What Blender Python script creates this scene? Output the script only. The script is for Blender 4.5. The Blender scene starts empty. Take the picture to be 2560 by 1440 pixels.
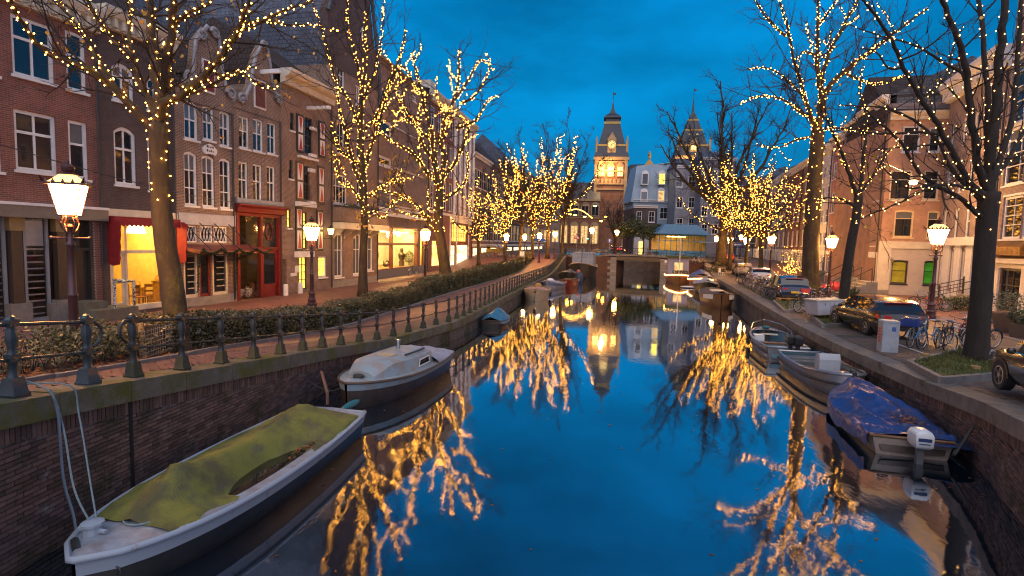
import bpy, math, random, bmesh, re
from mathutils import Vector as V, Matrix, noise
from mathutils.geometry import tessellate_polygon
random.seed(7); RN=random.Random(11)
C=bpy.context.scene.collection; SC=bpy.context.scene
R_=math.radians; SQ=math.sqrt
# ---------------------------------------------------------------- camera
FPX=1386.0; CZ=3.3
pit=math.atan(.083); rol=math.atan(.026)
fw=V((0,math.cos(pit),-math.sin(pit))); r0=V((1,0,0)); u0=r0.cross(fw)
rt=r0*math.cos(rol)+u0*math.sin(rol); up=-r0*math.sin(rol)+u0*math.cos(rol)
CAM=V((0,0,CZ))
cam=bpy.data.objects.new('camera',bpy.data.cameras.new('camera')); C.objects.link(cam)
cam.data.sensor_width=36; cam.data.lens=FPX/2560*36; cam.data.clip_start=.1; cam.data.clip_end=3000
cam.matrix_world=Matrix(((rt.x,up.x,-fw.x,0),(rt.y,up.y,-fw.y,0),(rt.z,up.z,-fw.z,CZ),(0,0,0,1)))
SC.camera=cam
# ---------------------------------------------------------------- sky and afterglow
W=bpy.data.worlds.new('World'); SC.world=W; W.use_nodes=True
nt=W.node_tree; N=nt.nodes; L=nt.links; N.clear()
def nd(t,**k):
    n=N.new(t)
    for a,b in k.items(): setattr(n,a,b)
    return n
out=nd('ShaderNodeOutputWorld'); add=nd('ShaderNodeAddShader'); L.new(add.outputs[0],out.inputs[0])
b1=nd('ShaderNodeBackground'); b2=nd('ShaderNodeBackground'); L.new(b1.outputs[0],add.inputs[0]); L.new(b2.outputs[0],add.inputs[1])
sky=nd('ShaderNodeTexSky',sky_type='NISHITA',sun_disc=False,sun_elevation=R_(-4),sun_rotation=R_(180)); sky.ozone_density=4
L.new(sky.outputs[0],b1.inputs[0]); b1.inputs[1].default_value=.05
tc=nd('ShaderNodeTexCoord'); sp=nd('ShaderNodeSeparateXYZ'); L.new(tc.outputs['Generated'],sp.inputs[0])
rp=nd('ShaderNodeValToRGB'); L.new(sp.outputs[2],rp.inputs[0])
e=rp.color_ramp.elements; e[0].position=0; e[0].color=(.007,.165,.345,1); e[1].position=1; e[1].color=(.03,.10,.22,1)
for p,c in ((.2,(.001,.172,.405,1)),(.45,(.0005,.134,.35,1)),(.7,(.004,.062,.175,1))):
    q=e.new(p); q.color=c
mp=nd('ShaderNodeMapping'); mp.inputs['Scale'].default_value=(1.6,1.6,4.2); L.new(tc.outputs['Generated'],mp.inputs[0])
cn=nd('ShaderNodeTexNoise'); cn.inputs['Scale'].default_value=1.7; cn.inputs['Detail'].default_value=6; cn.inputs['Roughness'].default_value=.55; L.new(mp.outputs[0],cn.inputs[0])
cr=nd('ShaderNodeMapRange'); L.new(cn.outputs['Fac'],cr.inputs[0])
for i,v in ((1,.3),(2,.7),(3,.58),(4,1.28)): cr.inputs[i].default_value=v
mx=nd('ShaderNodeMixRGB',blend_type='MULTIPLY'); mx.inputs[0].default_value=1; L.new(rp.outputs[0],mx.inputs[1]); L.new(cr.outputs[0],mx.inputs[2])
bk=nd('ShaderNodeMapRange',interpolation_type='SMOOTHSTEP'); L.new(sp.outputs[1],bk.inputs[0])
for i,v in ((1,.1),(2,-.8),(3,0),(4,1)): bk.inputs[i].default_value=v
hz=nd('ShaderNodeMapRange',interpolation_type='SMOOTHSTEP'); L.new(sp.outputs[2],hz.inputs[0])
for i,v in ((1,.95),(2,.0),(3,.25),(4,1)): hz.inputs[i].default_value=v
ml=nd('ShaderNodeMath',operation='MULTIPLY'); L.new(bk.outputs[0],ml.inputs[0]); L.new(hz.outputs[0],ml.inputs[1])
mg=nd('ShaderNodeMixRGB'); L.new(ml.outputs[0],mg.inputs[0]); L.new(mx.outputs[0],mg.inputs[1]); mg.inputs[2].default_value=(.60,.56,.70,1)
L.new(mg.outputs[0],b2.inputs[0]); b2.inputs[1].default_value=1.0
sun=bpy.data.objects.new('sun',bpy.data.lights.new('sun','SUN')); C.objects.link(sun)   # the last glow of dusk behind the camera
sun.data.energy=.85; sun.data.angle=R_(70); sun.data.color=(1,.88,.80)
sun.rotation_euler=V((.05,.55,-.83)).to_track_quat('-Z','Y').to_euler()
SC.view_settings.view_transform='Standard'; SC.view_settings.look='None'; SC.view_settings.gamma=1
SC.view_settings.exposure=.75; SC.view_settings.use_curve_mapping=False
cy=SC.cycles; cy.use_denoising=True; cy.max_bounces=6; cy.diffuse_bounces=2; cy.glossy_bounces=4; cy.transmission_bounces=4; cy.transparent_max_bounces=8
cy.sample_clamp_indirect=4.0; cy.sample_clamp_direct=0; cy.caustics_reflective=False; cy.caustics_refractive=False; cy.use_light_tree=True; cy.pixel_filter_type='BLACKMAN_HARRIS'; cy.filter_width=1.15
try: cy.denoising_input_passes='RGB_ALBEDO_NORMAL'; cy.denoising_prefilter='ACCURATE'
except Exception: pass
# ---------------------------------------------------------------- survey: sight lines of the camera meet real surfaces
def ray(px,py): return fw+rt*((px-1280)/FPX)-up*((py-720)/FPX)
WZ=-1.1
def uu(x,y): return x*.2079+y*.9781
def sst(a,b,x):
    t=min(1,max(0,(x-a)/(b-a))); return t*t*(3-2*t)
def zgr(x,y,side):
    fl=-.3 if side=='L' else 0.; u=uu(x,y)
    z=min(1.6,.99-.114*(u-6.6)); d=z-fl
    return fl+.5*(d+SQ(d*d+.02))-.01+(1.55-fl)*sst(62,90,u)
def gz(px,py,z):
    d=ray(px,py); return CAM+d*((z-CZ)/d.z)
def G(px,py,side='L'):
    z=0
    for i in range(50):
        p=gz(px,py,z); z=.65*z+.35*zgr(p.x,p.y,side)
    return gz(px,py,z)
def AY(px,py,Y):
    d=ray(px,py); return CAM+d*(Y/d.y)
def pxm(p):   # photo pixels per metre at a point
    return FPX/max(.5,(V(p)-CAM).dot(fw))
# ---------------------------------------------------------------- mesh helpers
class MB:
    def __init__(s): s.v=[]; s.f=[]; s.m=[]; s.M=None
    def add(s,vs,fs,mi=0):
        o=len(s.v); M=s.M
        s.v+=[tuple(M@V(p)) for p in vs] if M else [tuple(p) for p in vs]
        s.f+=[tuple(i+o for i in f) for f in fs]; s.m+=[mi]*len(fs); return s
    def box(s,x0,x1,y0,y1,z0,z1,mi=0):
        return s.add([(x0,y0,z0),(x1,y0,z0),(x1,y1,z0),(x0,y1,z0),(x0,y0,z1),(x1,y0,z1),(x1,y1,z1),(x0,y1,z1)],
          [(0,3,2,1),(4,5,6,7),(0,1,5,4),(1,2,6,5),(2,3,7,6),(3,0,4,7)],mi)
    def quad(s,a,b,c,d,mi=0): return s.add([a,b,c,d],[(0,1,2,3)],mi)
    def prism(s,pts,ax,a,b,mi=0):
        n=len(pts)
        mk={'y':lambda p,t:(p[0],t,p[1]),'x':lambda p,t:(t,p[0],p[1]),'z':lambda p,t:(p[0],p[1],t)}[ax]
        vs=[mk(p,a) for p in pts]+[mk(p,b) for p in pts]
        tr=tessellate_polygon([[V((p[0],p[1],0)) for p in pts]])
        fs=[tuple(t) for t in tr]+[tuple(i+n for i in t[::-1]) for t in tr]+[(i,(i+1)%n,(i+1)%n+n,i+n) for i in range(n)]
        return s.add(vs,fs,mi)
    def loft(s,rings,closed=True,cap=True,mi=0):
        n=len(rings[0]); vs=[p for r in rings for p in r]; fs=[]
        for i in range(len(rings)-1):
            for j in range(n if closed else n-1):
                k=(j+1)%n; fs.append((i*n+j,i*n+k,(i+1)*n+k,(i+1)*n+j))
        if cap and closed: fs+= [tuple(range(n-1,-1,-1)),tuple(range((len(rings)-1)*n,len(rings)*n))]
        return s.add(vs,fs,mi)
    def tube(s,pts,r,n=6,cap=True,mi=0):
        pts=[V(p) for p in pts]; rr=r if isinstance(r,(list,tuple)) else [r]*len(pts); rings=[]; pn=None
        for i,p in enumerate(pts):
            t=(pts[min(i+1,len(pts)-1)]-pts[max(i-1,0)])
            t=t.normalized() if t.length>1e-9 else V((0,0,1))
            if pn is None:
                a=V((0,0,1)) if abs(t.z)<.9 else V((1,0,0)); pn=(a-t*a.dot(t)).normalized()
            else:
                q=pn-t*pn.dot(t); pn=q.normalized() if q.length>1e-6 else pn
            b=t.cross(pn)
            rings.append([p+(pn*math.cos(6.2832*k/n)+b*math.sin(6.2832*k/n))*rr[i] for k in range(n)])
        return s.loft(rings,True,cap,mi)
    def lathe(s,prof,n=10,c=(0,0,0),mi=0,sq=False):
        ph=math.pi/n if sq else 0
        return s.loft([[(c[0]+r*math.cos(6.2832*k/n+ph),c[1]+r*math.sin(6.2832*k/n+ph),c[2]+z) for k in range(n)] for r,z in prof],True,True,mi)
    def ball(s,c,r,sx=1,sy=1,sz=1,n=8,m=5,mi=0):
        return s.lathe([(max(1e-3,r*math.sin(math.pi*i/m)),0) for i in range(0)] or [(max(.002,r*math.sin(math.pi*i/m)),-r*math.cos(math.pi*i/m)) for i in range(m+1)],n,c,mi) if sx==sy==sz==1 else s.loft([[(c[0]+sx*max(.002,r*math.sin(math.pi*i/m))*math.cos(6.2832*k/n),c[1]+sy*max(.002,r*math.sin(math.pi*i/m))*math.sin(6.2832*k/n),c[2]-sz*r*math.cos(math.pi*i/m)) for k in range(n)] for i in range(m+1)],True,True,mi)
    def mesh(s,name,mats,smooth=0):
        me=bpy.data.meshes.new(name); me.from_pydata(s.v,[],s.f)
        for m in (mats if isinstance(mats,(list,tuple)) else [mats]): me.materials.append(m)
        if any(s.m): me.polygons.foreach_set('material_index',s.m)
        if smooth:
            me.polygons.foreach_set('use_smooth',[True]*len(s.f))
            if smooth<180:
                try: me.set_sharp_from_angle(angle=R_(smooth))
                except Exception: pass
        me.update(); return me
    def obj(s,name,mats,parent=None,smooth=0,**k): return mko(name,s.mesh(name,mats,smooth),parent,**k)
def mko(name,me,parent=None,loc=None,rot=None,scale=None,**k):
    o=bpy.data.objects.new(name,me); C.objects.link(o); o.parent=parent
    if loc is not None: o.location=loc
    if rot is not None: o.rotation_euler=rot if isinstance(rot,(tuple,list)) else (0,0,rot)
    if scale is not None: o.scale=scale if isinstance(scale,(tuple,list)) else (scale,)*3
    for a,b in k.items():
        if b is not None: o[a]=b
    return o
def thing(name,label,category,loc=(0,0,0),rot=0,group=None,scale=None):
    return mko(name,None,None,loc,rot,scale,label=label,category=category,group=group)
def clone(root,loc,rot,label=None,scale=None,skip=()):
    r=root.copy(); C.objects.link(r); r.location=loc; r.rotation_euler=rot if isinstance(rot,(tuple,list)) else (0,0,rot)
    if scale: r.scale=(scale,)*3
    if label: r['label']=label
    def rec(o,c):
        for ch in list(o.children):
            if ch.name.split('.')[0] in skip: continue
            d=ch.copy(); C.objects.link(d); d.parent=c; rec(ch,d)
    rec(root,r); return r
UNIT=None
def unitbox(mat):
    k='unit_'+mat.name
    me=bpy.data.meshes.get(k)
    if not me:
        me=MB().box(-.5,.5,-.5,.5,-.5,.5).mesh(k,mat)
    return me
# ---------------------------------------------------------------- materials
MT={}
def mat(name,c,rough=.7,c2=None,ns=4,bump=0,bs=40,metal=0,em=None,es=0,spec=.5,coat=0,lo=.35,hi=.65,isl=0,coord='Object',detail=5,stretch=None,bd=.02):
    if name in MT: return MT[name]
    m=bpy.data.materials.new(name); MT[name]=m; m.use_nodes=True; n=m.node_tree.nodes; l=m.node_tree.links; b=n['Principled BSDF']
    b.inputs['Base Color'].default_value=(*c,1); b.inputs['Roughness'].default_value=rough; b.inputs['Metallic'].default_value=metal
    b.inputs['Specular IOR Level'].default_value=spec; b.inputs['Coat Weight'].default_value=coat; b.inputs['Coat Roughness'].default_value=.06
    t=n.new('ShaderNodeTexCoord'); src=t.outputs[coord]
    if stretch:
        mpn=n.new('ShaderNodeMapping'); mpn.inputs['Scale'].default_value=stretch; l.new(src,mpn.inputs[0]); src=mpn.outputs[0]
    c2=c2 or tuple(min(1,v*1.18+.004) for v in c)
    nz=n.new('ShaderNodeTexNoise'); nz.inputs['Scale'].default_value=ns; nz.inputs['Detail'].default_value=detail; nz.inputs['Roughness'].default_value=.62; l.new(src,nz.inputs[0])
    mr=n.new('ShaderNodeMapRange'); l.new(nz.outputs['Fac'],mr.inputs[0]); mr.inputs[1].default_value=lo; mr.inputs[2].default_value=hi
    mx=n.new('ShaderNodeMixRGB'); l.new(mr.outputs[0],mx.inputs[0]); mx.inputs[1].default_value=(*c,1); mx.inputs[2].default_value=(*c2,1); col=mx.outputs[0]
    if isl:
        gi=n.new('ShaderNodeNewGeometry'); oi=n.new('ShaderNodeObjectInfo'); ad=n.new('ShaderNodeMath'); ad.operation='ADD'; l.new(gi.outputs['Random Per Island'],ad.inputs[0]); l.new(oi.outputs['Random'],ad.inputs[1])
        fr=n.new('ShaderNodeMath'); fr.operation='FRACT'; l.new(ad.outputs[0],fr.inputs[0])
        m2=n.new('ShaderNodeMapRange'); l.new(fr.outputs[0],m2.inputs[0]); m2.inputs[3].default_value=1-isl; m2.inputs[4].default_value=1+isl
        mm=n.new('ShaderNodeMixRGB'); mm.blend_type='MULTIPLY'; mm.inputs[0].default_value=1; l.new(col,mm.inputs[1]); l.new(m2.outputs[0],mm.inputs[2]); col=mm.outputs[0]
    l.new(col,b.inputs['Base Color'])
    if bump:
        z2=n.new('ShaderNodeTexNoise'); z2.inputs['Scale'].default_value=bs; z2.inputs['Detail'].default_value=4; l.new(src,z2.inputs[0])
        bp=n.new('ShaderNodeBump'); bp.inputs['Strength'].default_value=bump; bp.inputs['Distance'].default_value=bd; l.new(z2.outputs['Fac'],bp.inputs['Height']); l.new(bp.outputs[0],b.inputs['Normal'])
    if em:
        b.inputs['Emission Color'].default_value=(*em,1); b.inputs['Emission Strength'].default_value=es
        if re.search('lit|room|stained',name):   # noise in the emission paints uneven room light onto the flat glowing panes
            z3=n.new('ShaderNodeTexNoise'); z3.inputs['Scale'].default_value=1.7; z3.inputs['Detail'].default_value=3; l.new(t.outputs['Object'],z3.inputs[0]); m3=n.new('ShaderNodeMapRange'); l.new(z3.outputs['Fac'],m3.inputs[0])
            for i_,v_ in ((1,.36),(2,.62),(3,es*.3),(4,es*1.25)): m3.inputs[i_].default_value=v_
            l.new(m3.outputs[0],b.inputs['Emission Strength'])
    return m
def moss(m,amt=.5,col=(.06,.075,.012),top=None,zs=1.3):   # moss or algae patches over an existing material
    n=m.node_tree.nodes; l=m.node_tree.links; b=n['Principled BSDF']; lk=b.inputs['Base Color'].links[0].from_socket
    t=n.new('ShaderNodeTexCoord'); nz=n.new('ShaderNodeTexNoise'); nz.inputs['Scale'].default_value=zs; nz.inputs['Detail'].default_value=8; nz.inputs['Roughness'].default_value=.7
    gp=n.new('ShaderNodeNewGeometry'); l.new(gp.outputs['Position'],nz.inputs[0])
    mr=n.new('ShaderNodeMapRange'); l.new(nz.outputs['Fac'],mr.inputs[0]); mr.inputs[1].default_value=.62-.3*amt; mr.inputs[2].default_value=.75-.3*amt
    f=mr.outputs[0]
    if top is not None:
        sx=n.new('ShaderNodeSeparateXYZ'); l.new(gp.outputs['Position'],sx.inputs[0]); m2=n.new('ShaderNodeMapRange'); l.new(sx.outputs[2],m2.inputs[0]); m2.inputs[1].default_value=top[0]; m2.inputs[2].default_value=top[1]; m2.inputs[3].default_value=1; m2.inputs[4].default_value=top[2]
        mu=n.new('ShaderNodeMath'); mu.operation='MULTIPLY'; l.new(f,mu.inputs[0]); l.new(m2.outputs[0],mu.inputs[1]); f=mu.outputs[0]
    mx=n.new('ShaderNodeMixRGB'); l.new(f,mx.inputs[0]); l.new(lk,mx.inputs[1]); mx.inputs[2].default_value=(*col,1); l.new(mx.outputs[0],b.inputs['Base Color']); return m
def brickm(name,c1,c2,mort,bw=.22,bh=.068,ms=.01,axes='xz',bump=.5,rough=.85,stain=.35,off=.5,rot=0):
    if name in MT: return MT[name]
    m=bpy.data.materials.new(name); MT[name]=m; m.use_nodes=True; n=m.node_tree.nodes; l=m.node_tree.links; b=n['Principled BSDF']; b.inputs['Roughness'].default_value=rough
    t=n.new('ShaderNodeTexCoord'); s=n.new('ShaderNodeSeparateXYZ'); c=n.new('ShaderNodeCombineXYZ')
    if axes=='xz':
        l.new(t.outputs['Object'],s.inputs[0]); a=n.new('ShaderNodeMath'); a.operation='ADD'; l.new(s.outputs[0],a.inputs[0]); l.new(s.outputs[1],a.inputs[1]); l.new(a.outputs[0],c.inputs[0]); l.new(s.outputs[2],c.inputs[1])
    else:
        mp=n.new('ShaderNodeMapping'); mp.inputs['Rotation'].default_value=(0,0,rot); l.new(t.outputs['Object'],mp.inputs[0]); l.new(mp.outputs[0],s.inputs[0]); l.new(s.outputs[0],c.inputs[0]); l.new(s.outputs[1],c.inputs[1])
    k=n.new('ShaderNodeTexBrick'); k.offset=off; l.new(c.outputs[0],k.inputs['Vector'])
    for a,v in (('Color1',(*c1,1)),('Color2',(*c2,1)),('Mortar',(*mort,1)),('Scale',1),('Mortar Size',ms),('Mortar Smooth',.2),('Bias',0),('Brick Width',bw),('Row Height',bh)): k.inputs[a].default_value=v
    nz=n.new('ShaderNodeTexNoise'); nz.inputs['Scale'].default_value=.9; nz.inputs['Detail'].default_value=9; nz.inputs['Roughness'].default_value=.68; l.new(t.outputs['Object'],nz.inputs[0])
    mr=n.new('ShaderNodeMapRange'); l.new(nz.outputs['Fac'],mr.inputs[0]); mr.inputs[1].default_value=.25; mr.inputs[2].default_value=.75; mr.inputs[3].default_value=1-stain; mr.inputs[4].default_value=1+stain
    mx=n.new('ShaderNodeMixRGB'); mx.blend_type='MULTIPLY'; mx.inputs[0].default_value=1; l.new(k.outputs[0],mx.inputs[1]); l.new(mr.outputs[0],mx.inputs[2]); l.new(mx.outputs[0],b.inputs['Base Color'])
    bp=n.new('ShaderNodeBump'); bp.inputs['Strength'].default_value=bump; bp.inputs['Distance'].default_value=.012; bp.invert=True; l.new(k.outputs['Fac'],bp.inputs['Height']); l.new(bp.outputs[0],b.inputs['Normal'])
    return m
def glass(name='glass',c=(.012,.015,.02),rough=.04,spec=.9):
    return mat(name,c,rough,spec=spec,c2=tuple(v*1.3 for v in c),ns=1.5)
def clear(name,tint=(1,1,1),f=.12):
    if name in MT: return MT[name]
    m=bpy.data.materials.new(name); MT[name]=m; m.use_nodes=True; n=m.node_tree.nodes; l=m.node_tree.links; n.remove(n['Principled BSDF'])
    a=n.new('ShaderNodeBsdfTransparent'); a.inputs[0].default_value=(*tint,1); g=n.new('ShaderNodeBsdfGlossy'); g.inputs['Roughness'].default_value=.03
    fr=n.new('ShaderNodeFresnel'); fr.inputs[0].default_value=1.5; ad=n.new('ShaderNodeMath'); ad.operation='ADD'; ad.inputs[1].default_value=f-.04; ad.use_clamp=True; l.new(fr.outputs[0],ad.inputs[0])
    mx=n.new('ShaderNodeMixShader'); l.new(ad.outputs[0],mx.inputs[0]); l.new(a.outputs[0],mx.inputs[1]); l.new(g.outputs[0],mx.inputs[2]); l.new(mx.outputs[0],n['Material Output'].inputs[0]); return m
def emis(name,c,s): return mat(name,tuple(min(1,v*.6) for v in c),.5,em=c,es=s)
WHT=mat('white_paint',(.80,.79,.77),.5,(.68,.66,.63),2.5,.15,60)
CRM=mat('cream_paint',(.66,.60,.47),.55,(.55,.49,.38),2.5)
REDP=mat('red_paint',(.20,.018,.016),.4,(.15,.014,.013),3)
DRK=mat('dark_paint',(.022,.024,.026),.45,(.035,.034,.033),6)
BLKM=mat('black_metal',(.018,.022,.026),.38,(.035,.036,.036),7,.15,50,spec=.6)
STN=mat('stone',(.30,.28,.25),.8,(.22,.205,.18),3,.4,30)
SLATE=mat('slate_roof',(.045,.05,.062),.55,(.075,.08,.095),2.5,.5,14)
GL=glass('window_glass'); GLB=glass('window_glass_curtained',(.10,.11,.12),.07)
LITW=emis('lit_window_warm',(1,.62,.14),1.7); LITD=emis('lit_window_dim',(1,.6,.22),.55)
WOOD=mat('brown_wood',(.12,.06,.028),.55,(.07,.035,.018),3,.2,30,stretch=(1,1,.15))
# ---------------------------------------------------------------- ground, water, quays
def cat2(pts,step):
    P=[V((p[0],p[1])) for p in pts]; out=[]
    for i in range(len(P)-1):
        p0,p1,p2,p3=P[max(i-1,0)],P[i],P[i+1],P[min(i+2,len(P)-1)]
        n=max(1,int((p2-p1).length/step))
        for k in range(n):
            t=k/n; out.append(.5*((2*p1)+(p2-p0)*t+(2*p0-5*p1+4*p2-p3)*t*t+(3*p1-p0-3*p2+p3)*t**3))
    out.append(P[-1]); return out
class Poly:
    def __init__(s,pts,side,step=.4):
        s.p=cat2(pts,step); s.side=side; s.sg=1 if side=='L' else -1
        s.d=[0]
        for a,b in zip(s.p,s.p[1:]): s.d.append(s.d[-1]+(b-a).length)
        s.len=s.d[-1]
    def at(s,d,t=0):      # point at distance d along, t metres towards the land
        i=0; lo,hi=0,len(s.d)-2
        while lo<hi:
            m=(lo+hi+1)//2
            if s.d[m]<=d: lo=m
            else: hi=m-1
        i=lo; a,b=s.p[i],s.p[i+1]; l=max(1e-6,(b-a).length); f=(d-s.d[i])/l; tg=(b-a)/l
        n=V((-tg.y,tg.x))*s.sg; q=a+(b-a)*f+n*t
        return q.x,q.y,math.atan2(tg.y,tg.x)
    def z(s,d,t=0):
        x,y,_=s.at(d,t); return zgr(x,y,s.side)
    def near(s,x,y):
        return min(range(len(s.p)),key=lambda i:(s.p[i].x-x)**2+(s.p[i].y-y)**2)
    def sd(s,x,y): return s.d[s.near(x,y)]
QL=Poly([(-6.9,-8),(-6.5,2),(-6.22,6.62),(-6.01,8.65),(-5.46,12.96),(-4.91,16.96),(-3.79,20.8),(-2.98,23.03),(-2.02,26.41),(.61,41.71),(4.62,64.55),(8.6,87.5),(10.2,97)],'L')
QR=Poly([(5.6,-8),(6.3,2),(7.2,6),(8.54,9.),(9.75,11.37),(10.6,14.26),(11.25,17.89),(12.49,23.77),(15.2,34.1),(16.8,40.02),(21.09,56.2),(27.0,79),(30.5,92)],'R')
def strip(Q,name,m,d0,d1,t0,t1,dz,step=1.0,nt=1,parent=None,zf=None,**k):
    b=MB(); n=max(1,int((d1-d0)/step)); vs=[]; fs=[]
    for i in range(n+1):
        for j in range(nt+1):
            x,y,_=Q.at(d0+(d1-d0)*i/n,t0+(t1-t0)*j/nt); vs.append((x,y,(zf(x,y) if zf else zgr(x,y,Q.side))+dz))
    w=nt+1
    for i in range(n):
        for j in range(nt):
            a=(i*w+j,i*w+j+1,(i+1)*w+j+1,(i+1)*w+j); fs.append(a if Q.sg<0 else a[::-1])
    b.add(vs,fs); return b.obj(name,m,parent,smooth=180,**k)
M_STREET=brickm('street_bricks',(.26,.105,.07),(.19,.08,.058),(.085,.062,.055),.2,.1,.012,'xy',.8,.6,.4,rot=.9)
M_STREETR=brickm('street_bricks_grey',(.20,.13,.095),(.145,.10,.08),(.08,.066,.055),.2,.1,.012,'xy',.8,.62,.4,rot=.3)
moss(M_STREETR,.25,(.05,.06,.015),zs=.8)
M_ROAD=mat('asphalt',(.05,.05,.055),.75,(.07,.068,.066),1.5,.3,60)
def ground(Q,name,m,wid):
    offs=[.5,1,1.6,2.2,3,4,5,6,7,8,9,10,12,14,16,20,26,35,60,120,wid]; b=MB(); n=int((Q.len-2)/1.5); vs=[]; fs=[]; w=len(offs)
    ax=12
    for i in range(n+1):
        x0,y0,_=Q.at(Q.len*i/n); 
        for t in offs:
            x,y=x0-Q.sg*t*.978,y0+Q.sg*t*.208
            vs.append((x,y,zgr(x,y,Q.side)))
    for i in range(n):
        for j in range(w-1):
            a=(i*w+j,i*w+j+1,(i+1)*w+j+1,(i+1)*w+j); fs.append(a if Q.sg<0 else a[::-1])
    b.add(vs,fs); return b.obj(name,m,None,smooth=180,kind='structure')
g_l=ground(QL,'street',M_STREET,300); g_r=ground(QR,'parking_ground',M_STREETR,300)
b=MB(); 
b.quad((-700,94.5,1.535),(9.5,94.5,1.535),(9.5,128,1.535),(-700,128,1.535)); b.quad((32,94.5,1.535),(700,94.5,1.535),(700,128,1.535),(32,128,1.535)); b.quad((-700,128,1.535),(700,128,1.535),(700,1200,1.535),(-700,1200,1.535)); b.obj('ground',M_ROAD,None,kind='structure')
# water: long-exposure calm
m=bpy.data.materials.new('canal_water'); m.use_nodes=True; n=m.node_tree.nodes; l=m.node_tree.links; pb=n['Principled BSDF']
pb.inputs['Base Color'].default_value=(.004,.009,.016,1); pb.inputs['Roughness'].default_value=.3; pb.inputs['Specular IOR Level'].default_value=.0
gl=n.new('ShaderNodeBsdfGlossy'); gl.inputs['Color'].default_value=(.86,.93,1,1); gl.inputs['Roughness'].default_value=.035
fr=n.new('ShaderNodeFresnel'); fr.inputs[0].default_value=1.33; mr=n.new('ShaderNodeMapRange'); l.new(fr.outputs[0],mr.inputs[0])
for i,v in ((1,.02),(2,.5),(3,.32),(4,.98)): mr.inputs[i].default_value=v
mx=n.new('ShaderNodeMixShader'); l.new(mr.outputs[0],mx.inputs[0]); l.new(pb.outputs[0],mx.inputs[1]); l.new(gl.outputs[0],mx.inputs[2]); l.new(mx.outputs[0],n['Material Output'].inputs[0])
t=n.new('ShaderNodeTexCoord'); mp=n.new('ShaderNodeMapping'); mp.inputs['Scale'].default_value=(1,.5,1); mp.inputs['Rotation'].default_value=(0,0,.2); l.new(t.outputs['Object'],mp.inputs[0])
nz=n.new('ShaderNodeTexNoise'); nz.inputs['Scale'].default_value=2.6; nz.inputs['Detail'].default_value=5; l.new(mp.outputs[0],nz.inputs[0]); bp=n.new('ShaderNodeBump'); n2=n.new('ShaderNodeTexNoise'); n2.inputs['Scale'].default_value=11; n2.inputs['Detail'].default_value=3; l.new(mp.outputs[0],n2.inputs[0]); ma=n.new('ShaderNodeMath'); ma.operation='MULTIPLY_ADD'; ma.inputs[1].default_value=.04; l.new(n2.outputs['Fac'],ma.inputs[0]); l.new(nz.outputs['Fac'],ma.inputs[2]); bp.inputs['Strength'].default_value=.055; bp.inputs['Distance'].default_value=.05; l.new(ma.outputs[0],bp.inputs['Height']); l.new(bp.outputs[0],gl.inputs['Normal'])
MB().quad((-40,-30,WZ),(60,-30,WZ),(60,150,WZ),(-40,150,WZ)).obj('canal_water',m,None,kind='structure')
MB().quad((-40,-30,WZ-2.5),(60,-30,WZ-2.5),(60,150,WZ-2.5),(-40,150,WZ-2.5)).obj('canal_bed',mat('mud',(.01,.009,.007),.9),None,kind='structure')
# quay walls, with the near bricks laid one by one
M_BRK=mat('quay_brick',(.105,.062,.055),.75,(.15,.088,.075),7,.5,70,isl=.45); moss(M_BRK,.35,(.028,.034,.012),top=(WZ+.1,.6,.45)); moss(M_BRK,.05,(.26,.25,.24),zs=3.1)
M_MORT=mat('quay_mortar',(.26,.245,.25),.9,(.13,.12,.12),5,.5,50); moss(M_MORT,.4,(.03,.035,.012))
M_QTEX=brickm('quay_wall_brick',(.125,.075,.065),(.088,.056,.052),(.19,.18,.175),.222,.068,.011,'xz',.8,.8,.45); moss(M_QTEX,.55,(.03,.036,.010),top=(WZ,.4,.6),zs=.9)
M_COPE=mat('coping_stone',(.15,.135,.11),.8,(.10,.09,.07),3,.6,26,isl=.15); moss(M_COPE,.55,(.085,.085,.018),zs=1.1)
M_COPR=mat('coping_stone_grey',(.19,.17,.15),.8,(.125,.11,.10),3,.6,26,isl=.13); moss(M_COPR,.2,(.06,.06,.02),zs=1.4)
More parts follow.
